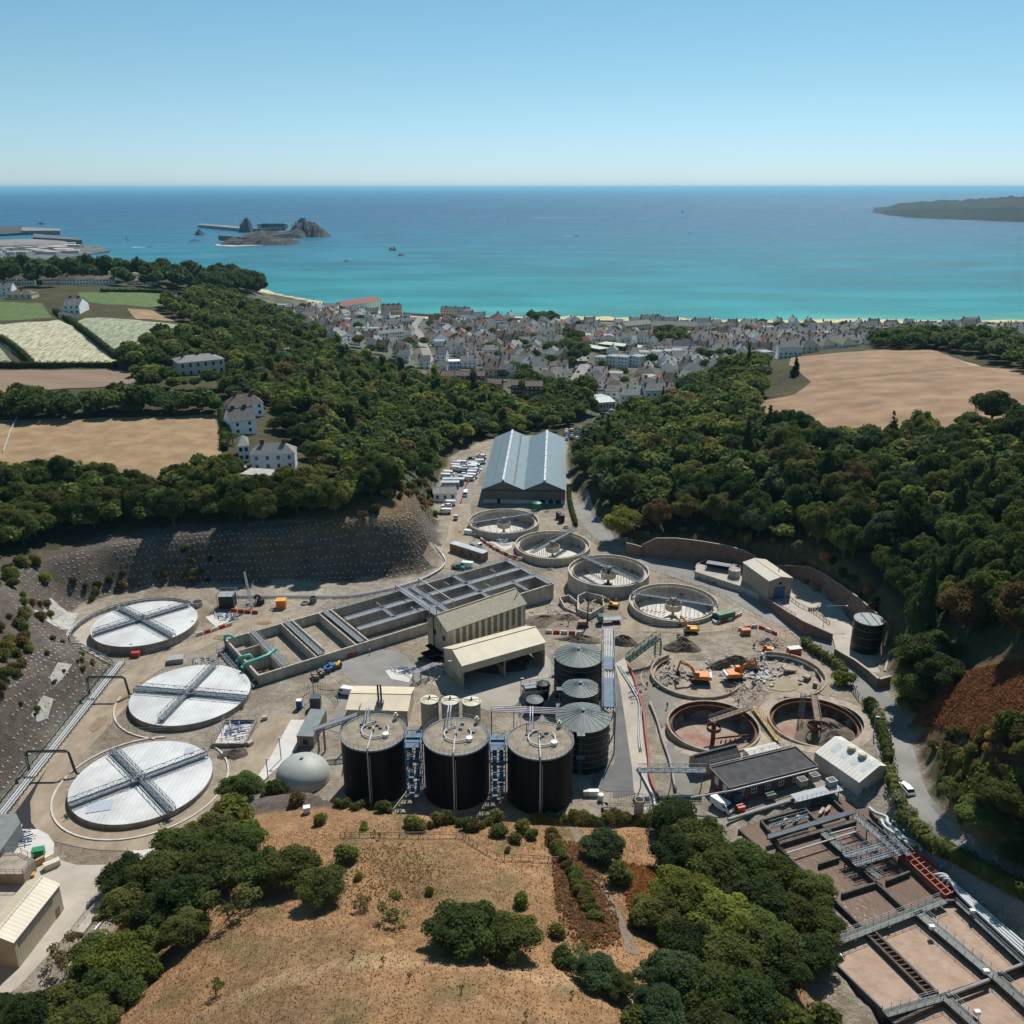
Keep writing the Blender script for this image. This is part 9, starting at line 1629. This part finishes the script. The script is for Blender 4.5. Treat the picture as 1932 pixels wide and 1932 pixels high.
fence('palisade fence around the transformer', 6, ((700, 1070), (760, 1035), (860, 1045), (920, 1100), (925, 1135)), 2.2, galv, .6, .06); fence('white rail fence at the left edge of the dry field', 4, ((22, 300), (60, 190), (98, 105)), 1.3, white, 2.5, .12); fence('wire fence crossing the right-hand dry field', 3, ((850, 1030), (1010, 1030), (1200, 1010), (1400, 995), (1600, 975), (1720, 968)), 1.2, timber, 4, .09); fence('pale fence along the top of the dark cliff', 4, ((1400, 712), (1560, 705), (1780, 695)), 1.4, galv, 2.5, .08); fence('grey fence running down the roadside hedge', 8, ((1240, 765), (1340, 830), (1440, 890)), 1.8, galv_dk, 2.5, .06); fence('dark panelled fence beside the road below the round bush', 8, ((1510, 1010), (1560, 1080), (1620, 1150), (1660, 1240)), 1.9, galv_dk, 1.0, .12)
fence('temporary fence ringing the near side of the middle covered tank', 5, ((760, 1010), (850, 1060), (1000, 1085), (1200, 1075)), 1.5, galv, 2.5, .05); fence('temporary fence in front of the far covered tank', 5, ((1000, 560), (1150, 510), (1300, 470), (1420, 420)), 1.7, galv, 2.5, .05); fence('roadside wire fence opposite the reception building', 8, ((760, 480), (900, 560), (1000, 620)), 1.2, galv_dk, 3, .05); fence('fence beside the lower left conveyor of pipes', 10, ((420, 990), (520, 860), (640, 700), (720, 520)), 1.3, galv, 1.6, .07)
# pipes along the cliff foot
t = thing('pipe_run', 'white pipes following the foot of the dark cliff to the shed road', 'pipes', GC(6, 1000, 400))
cl_pts = [GC(6, *q) for q in ((250, 398), (450, 400), (700, 400), (1000, 398), (1250, 355), (1450, 300), (1580, 240), (1640, 190), (1640, 140), (1575, 60))]
for k in range(4): m = MB(); m.tube(smooth([p + Vector((0, -k * .5 - .6, .55)) for p in cl_pts], 4), .13, 6); part('pipe', m, (galv_lt, MATS['pink_white_pipe'], galv_lt, galv)[k], t)
m = MB(); sp_ = smooth([p + Vector((0, -.6, 0)) for p in cl_pts], 6); m.tube([p + Vector((0, 0, .3)) for p in sp_], .05, 4)
for p in sp_[::2]: m.bar(p, p + Vector((0, 0, .5)), .12); m.bar(p + Vector((0, -1.7, .4)), p + Vector((0, .2, .4)), .1)
part('pipe_stand', m, galv_dk, t)
single('drain_pipe', MB().tube([p + Vector((0, 0, .45)) for p in smooth([GC(10, *q) for q in ((500, 1010), (640, 830), (800, 650), (900, 520), (965, 425), (1000, 430), (1120, 365))], 3)], .22, 8), galv_lt, 'long white pipe running down the edge of the lower left yard', 'pipe')
t = thing('channel', 'narrow covered concrete channel between the yard and the hedge', 'channel', GC(10, 560, 850)); cp = [GC(10, *q) for q in ((440, 985), (560, 830), (680, 680), (760, 560))]
for a, b in zip(cp[:-1], cp[1:]): m = MB(); m.bar(a + Vector((0, 0, .4)), b + Vector((0, 0, .4)), 2.2, .8); part('channel_body', m, conc, t)
# left edge structures
t = thing('covered_plant', 'dark mesh-covered structure at the left edge of the yard', 'shed', W(10, 20, 480, 0)); m = MB(); Qe = [W(10, -120, 310, 4), W(10, 90, 300, 4), W(10, 115, 350, 4), W(10, 0, 510, 4), W(10, -160, 520, 4)]; m.prism([(q.x, q.y) for q in Qe], 0, 3.8); part('wall', m, galv_dk, t); m = MB(); m.prism([(q.x, q.y) for q in Qe], 3.8, 4.0); part('roof', m, M('mesh_grey', (.20, .21, .21), .5), t)
t = thing('concrete_tank', 'grey flat-topped concrete tank with railings at the left edge', 'tank', W(10, 60, 640, 0)); Qe = [W(10, -60, 520, 2.6), W(10, 120, 520, 2.6), W(10, 195, 560, 2.6), W(10, 130, 640, 2.6), W(10, -60, 640, 2.6)]; m = MB(); m.prism([(q.x, q.y) for q in Qe], 0, 2.6); part('body', m, conc_d, t); m = MB(); m.rail([q for q in Qe] + [Qe[0]], 1.1, 1.5, .07); part('handrail', m, galv, t)
valves('pipes and valves on the pale slab at the left edge', 10, 60, 400, 150, 490, 22, 12); box_thing('timber_stack', 'orange-brown boards leaning by the green box', 'boards', 10, 215, 590, (2.6, .5, 1.3), M('ply', (.50, .28, .13), .8), .9); box_thing('site_bin', 'yellow crate beside the leaning boards', 'crate', 10, 175, 655, (1.3, .9, .6), yellow, .4)
# lamp posts
for c, x, y, h, lb in ((6, 765, 1080, 7, 'lamp post beside the mud puddle and fence'), (7, 360, 1520, 8, 'lamp post at the left corner of the open cream shed'), (7, 885, 1600, 6, 'short lamp post left of the black upright tank'), (2, 1312, 850, 14, 'tall mast behind the right ridge of the shed'), (6, 545, 1500, 6, 'thin post on the bright slab by the gas holder'), (5, 1850, 1390, 5, 'post at the lower end of the bright slab'), (1, 978, 1335, 11, 'leaning telegraph pole above the dry field'), (8, 1650, 1300, 5, 'lamp post in the roadside hedge')):
 q = GC(c, x, y); t = thing('lamp_post', lb, 'lamp post', q); m = MB(); m.tube([q, q + Vector((0, 0, h))], .11, 7); part('pole', m, galv, t); m = MB(); m.box(q + Vector((.35, 0, h)), (.9, .3, .14)); part('lamp_head', m, galv_lt, t)
# saplings
for k, (x, y) in enumerate(((170, 995), (318, 1030), (450, 1110), (713, 1170), (1268, 1200), (1035, 1310), (1385, 900))): q = GC(11, x, y); tree(q.x, q.y, .35, 1.7, 'sparse', 'brown', '%s bare staked sapling from the left on the lower dry hill' % ORD[k] if k < 6 else 'bare sapling in the brambles', cat='sapling', name='sapling')
q = GC(10, 1215, 1320); tree(q.x, q.y, 1.3, 3.0, 'sparse', 'bright', 'small bright green sapling alone at the bottom of the dry hill', cat='sapling', name='sapling')
# people
def person_mesh(name, joints, edges, radii, mat, sub=1):
 bm = bmesh.new(); vs = [bm.verts.new(j) for j in joints]
 for a, b in edges: bm.edges.new((vs[a], vs[b]))
 me = bpy.data.meshes.new(name); bm.to_mesh(me); bm.free(); o = bpy.data.objects.new(name, me); COL.objects.link(o); md = o.modifiers.new('skin', 'SKIN'); me.skin_vertices[0].data[0].use_root = True
 for v, r in zip(me.skin_vertices[0].data, radii): v.radius = (r, r)
 o.modifiers.new('sub', 'SUBSURF').levels = sub; bpy.context.view_layer.update(); dg = bpy.context.evaluated_depsgraph_get(); nm2 = bpy.data.meshes.new_from_object(o.evaluated_get(dg)); bpy.data.objects.remove(o); nm2.name = name; nm2.materials.clear(); nm2.materials.append(mat); return nm2
skin = M('skin', (.45, .28, .2), .6)
J = [(0, 0, .95), (0, 0, 1.2), (0, 0, 1.42), (0, 0, 1.54), (0, .02, 1.66), (0, 0, 1.76), (.18, 0, 1.42), (.27, .02, 1.16), (.29, .14, .93), (.29, .19, .85), (-.18, 0, 1.42), (-.27, .02, 1.16), (-.29, .1, .93), (-.29, .14, .85), (.1, 0, .92), (.12, .03, .5), (.13, 0, .09), (.13, .16, .04), (-.1, 0, .92), (-.12, -.02, .5), (-.13, -.06, .09), (-.13, .1, .04)]
Ed = [(0, 1), (1, 2), (2, 3), (3, 4), (4, 5), (2, 6), (6, 7), (7, 8), (8, 9), (2, 10), (10, 11), (11, 12), (12, 13), (0, 14), (14, 15), (15, 16), (16, 17), (0, 18), (18, 19), (19, 20), (20, 21)]
Rd = [.13, .13, .14, .055, .10, .08, .065, .05, .033, .04, .065, .05, .033, .04, .09, .062, .045, .04, .09, .062, .045, .04]
for b, s in ((9, 1), (13, -1)):                # five fingers on each hand
 x, y, z = J[b]
 for k, (dx, dy, L_) in enumerate(((.03, .035, .05), (.012, .035, .085), (0, .012, .09), (-.005, -.012, .085), (-.008, -.035, .065))): J.append((x + s * dx * .4, y + dy, z - .02)); J.append((x + s * dx, y + dy * 1.3, z - L_)); Ed += [(b, len(J) - 2), (len(J) - 2, len(J) - 1)]; Rd += [.012, .009]
BODY = person_mesh('body', J, Ed, Rd, skin); VEST = {}; TR = None
TRm = person_mesh('trousers', [J[i] for i in (0, 14, 15, 16, 18, 19, 20)], [(0, 1), (1, 2), (2, 3), (0, 4), (4, 5), (5, 6)], [.15, .11, .08, .065, .11, .08, .065], M('work_trousers', (.03, .035, .06), .9)); HAT = MB(); HAT.lathe((0, .02, 1.70), [(.13, 0), (.12, .07), (.07, .13), (.001, .15)], 14); HAT.box((0, .15, 1.70), (.14, .1, .02)); HATm = HAT.mesh('hard_hat', white); FACE = MB(); FACE.box((0, .125, 1.645), (.02, .03, .035)); FACE.box((-.035, .118, 1.67), (.018, .01, .01)); FACE.box((.035, .118, 1.67), (.018, .01, .01)); FACE.box((0, .118, 1.61), (.04, .01, .008)); FACEm = FACE.mesh('face', M('face_detail', (.25, .12, .09), .7))
for n, c in (('orange', (.95, .16, .03)), ('yellow', (.62, .85, .06))): VEST[n] = person_mesh('jacket', [J[i] for i in (0, 1, 2, 6, 7, 8, 10, 11, 12)], [(0, 1), (1, 2), (2, 3), (3, 4), (4, 5), (2, 6), (6, 7), (7, 8)], [.155, .155, .165, .085, .068, .05, .085, .068, .05], M('hi_vis_' + n, c, .7))
def person(label, c, x, y, rz, col, z=None):
 q = GC(c, x, y); t = thing('person', label, 'person', (q.x, q.y, (q.z if z is None else z) + .1), rz)
 for nm_, me_ in (('body', BODY), ('jacket', VEST[col]), ('trousers', TRm), ('hard_hat', HATm), ('face', FACEm)): o = bpy.data.objects.new(nm_, me_); COL.objects.link(o); o.parent = t
for lb, c, x, y, rz, cl in (('person in a yellow hi-vis jacket on the dry hill, left of the pair', 11, 276, 382, 2.6, 'yellow'), ('person in an orange hi-vis jacket on the dry hill, right of the pair', 11, 300, 398, 3.2, 'orange'), ('person in orange walking near the striped building yard', 6, 1140, 795, 1.2, 'orange'), ('person in orange hi-vis on the grey yard left of the rust-brown tank', 8, 405, 1135, .6, 'orange'), ('person in orange beside the red pipe and left pit', 8, 283, 1010, .4, 'orange'), ('person in orange between the rust-brown tank and the scrap', 8, 835, 1115, 2, 'orange'), ('person in orange behind the white van at the clarifier', 7, 547, 435, 0, 'orange'), ('person in yellow left of the yellow excavator', 7, 1443, 860, 1, 'yellow'), ('person in yellow among the diggers below the clarifiers', 7, 1582, 905, 2, 'yellow'), ('person in yellow beside the earth heap and drill rig', 7, 1233, 1062, 0, 'yellow')): person(lb, c, x, y, rz, cl)
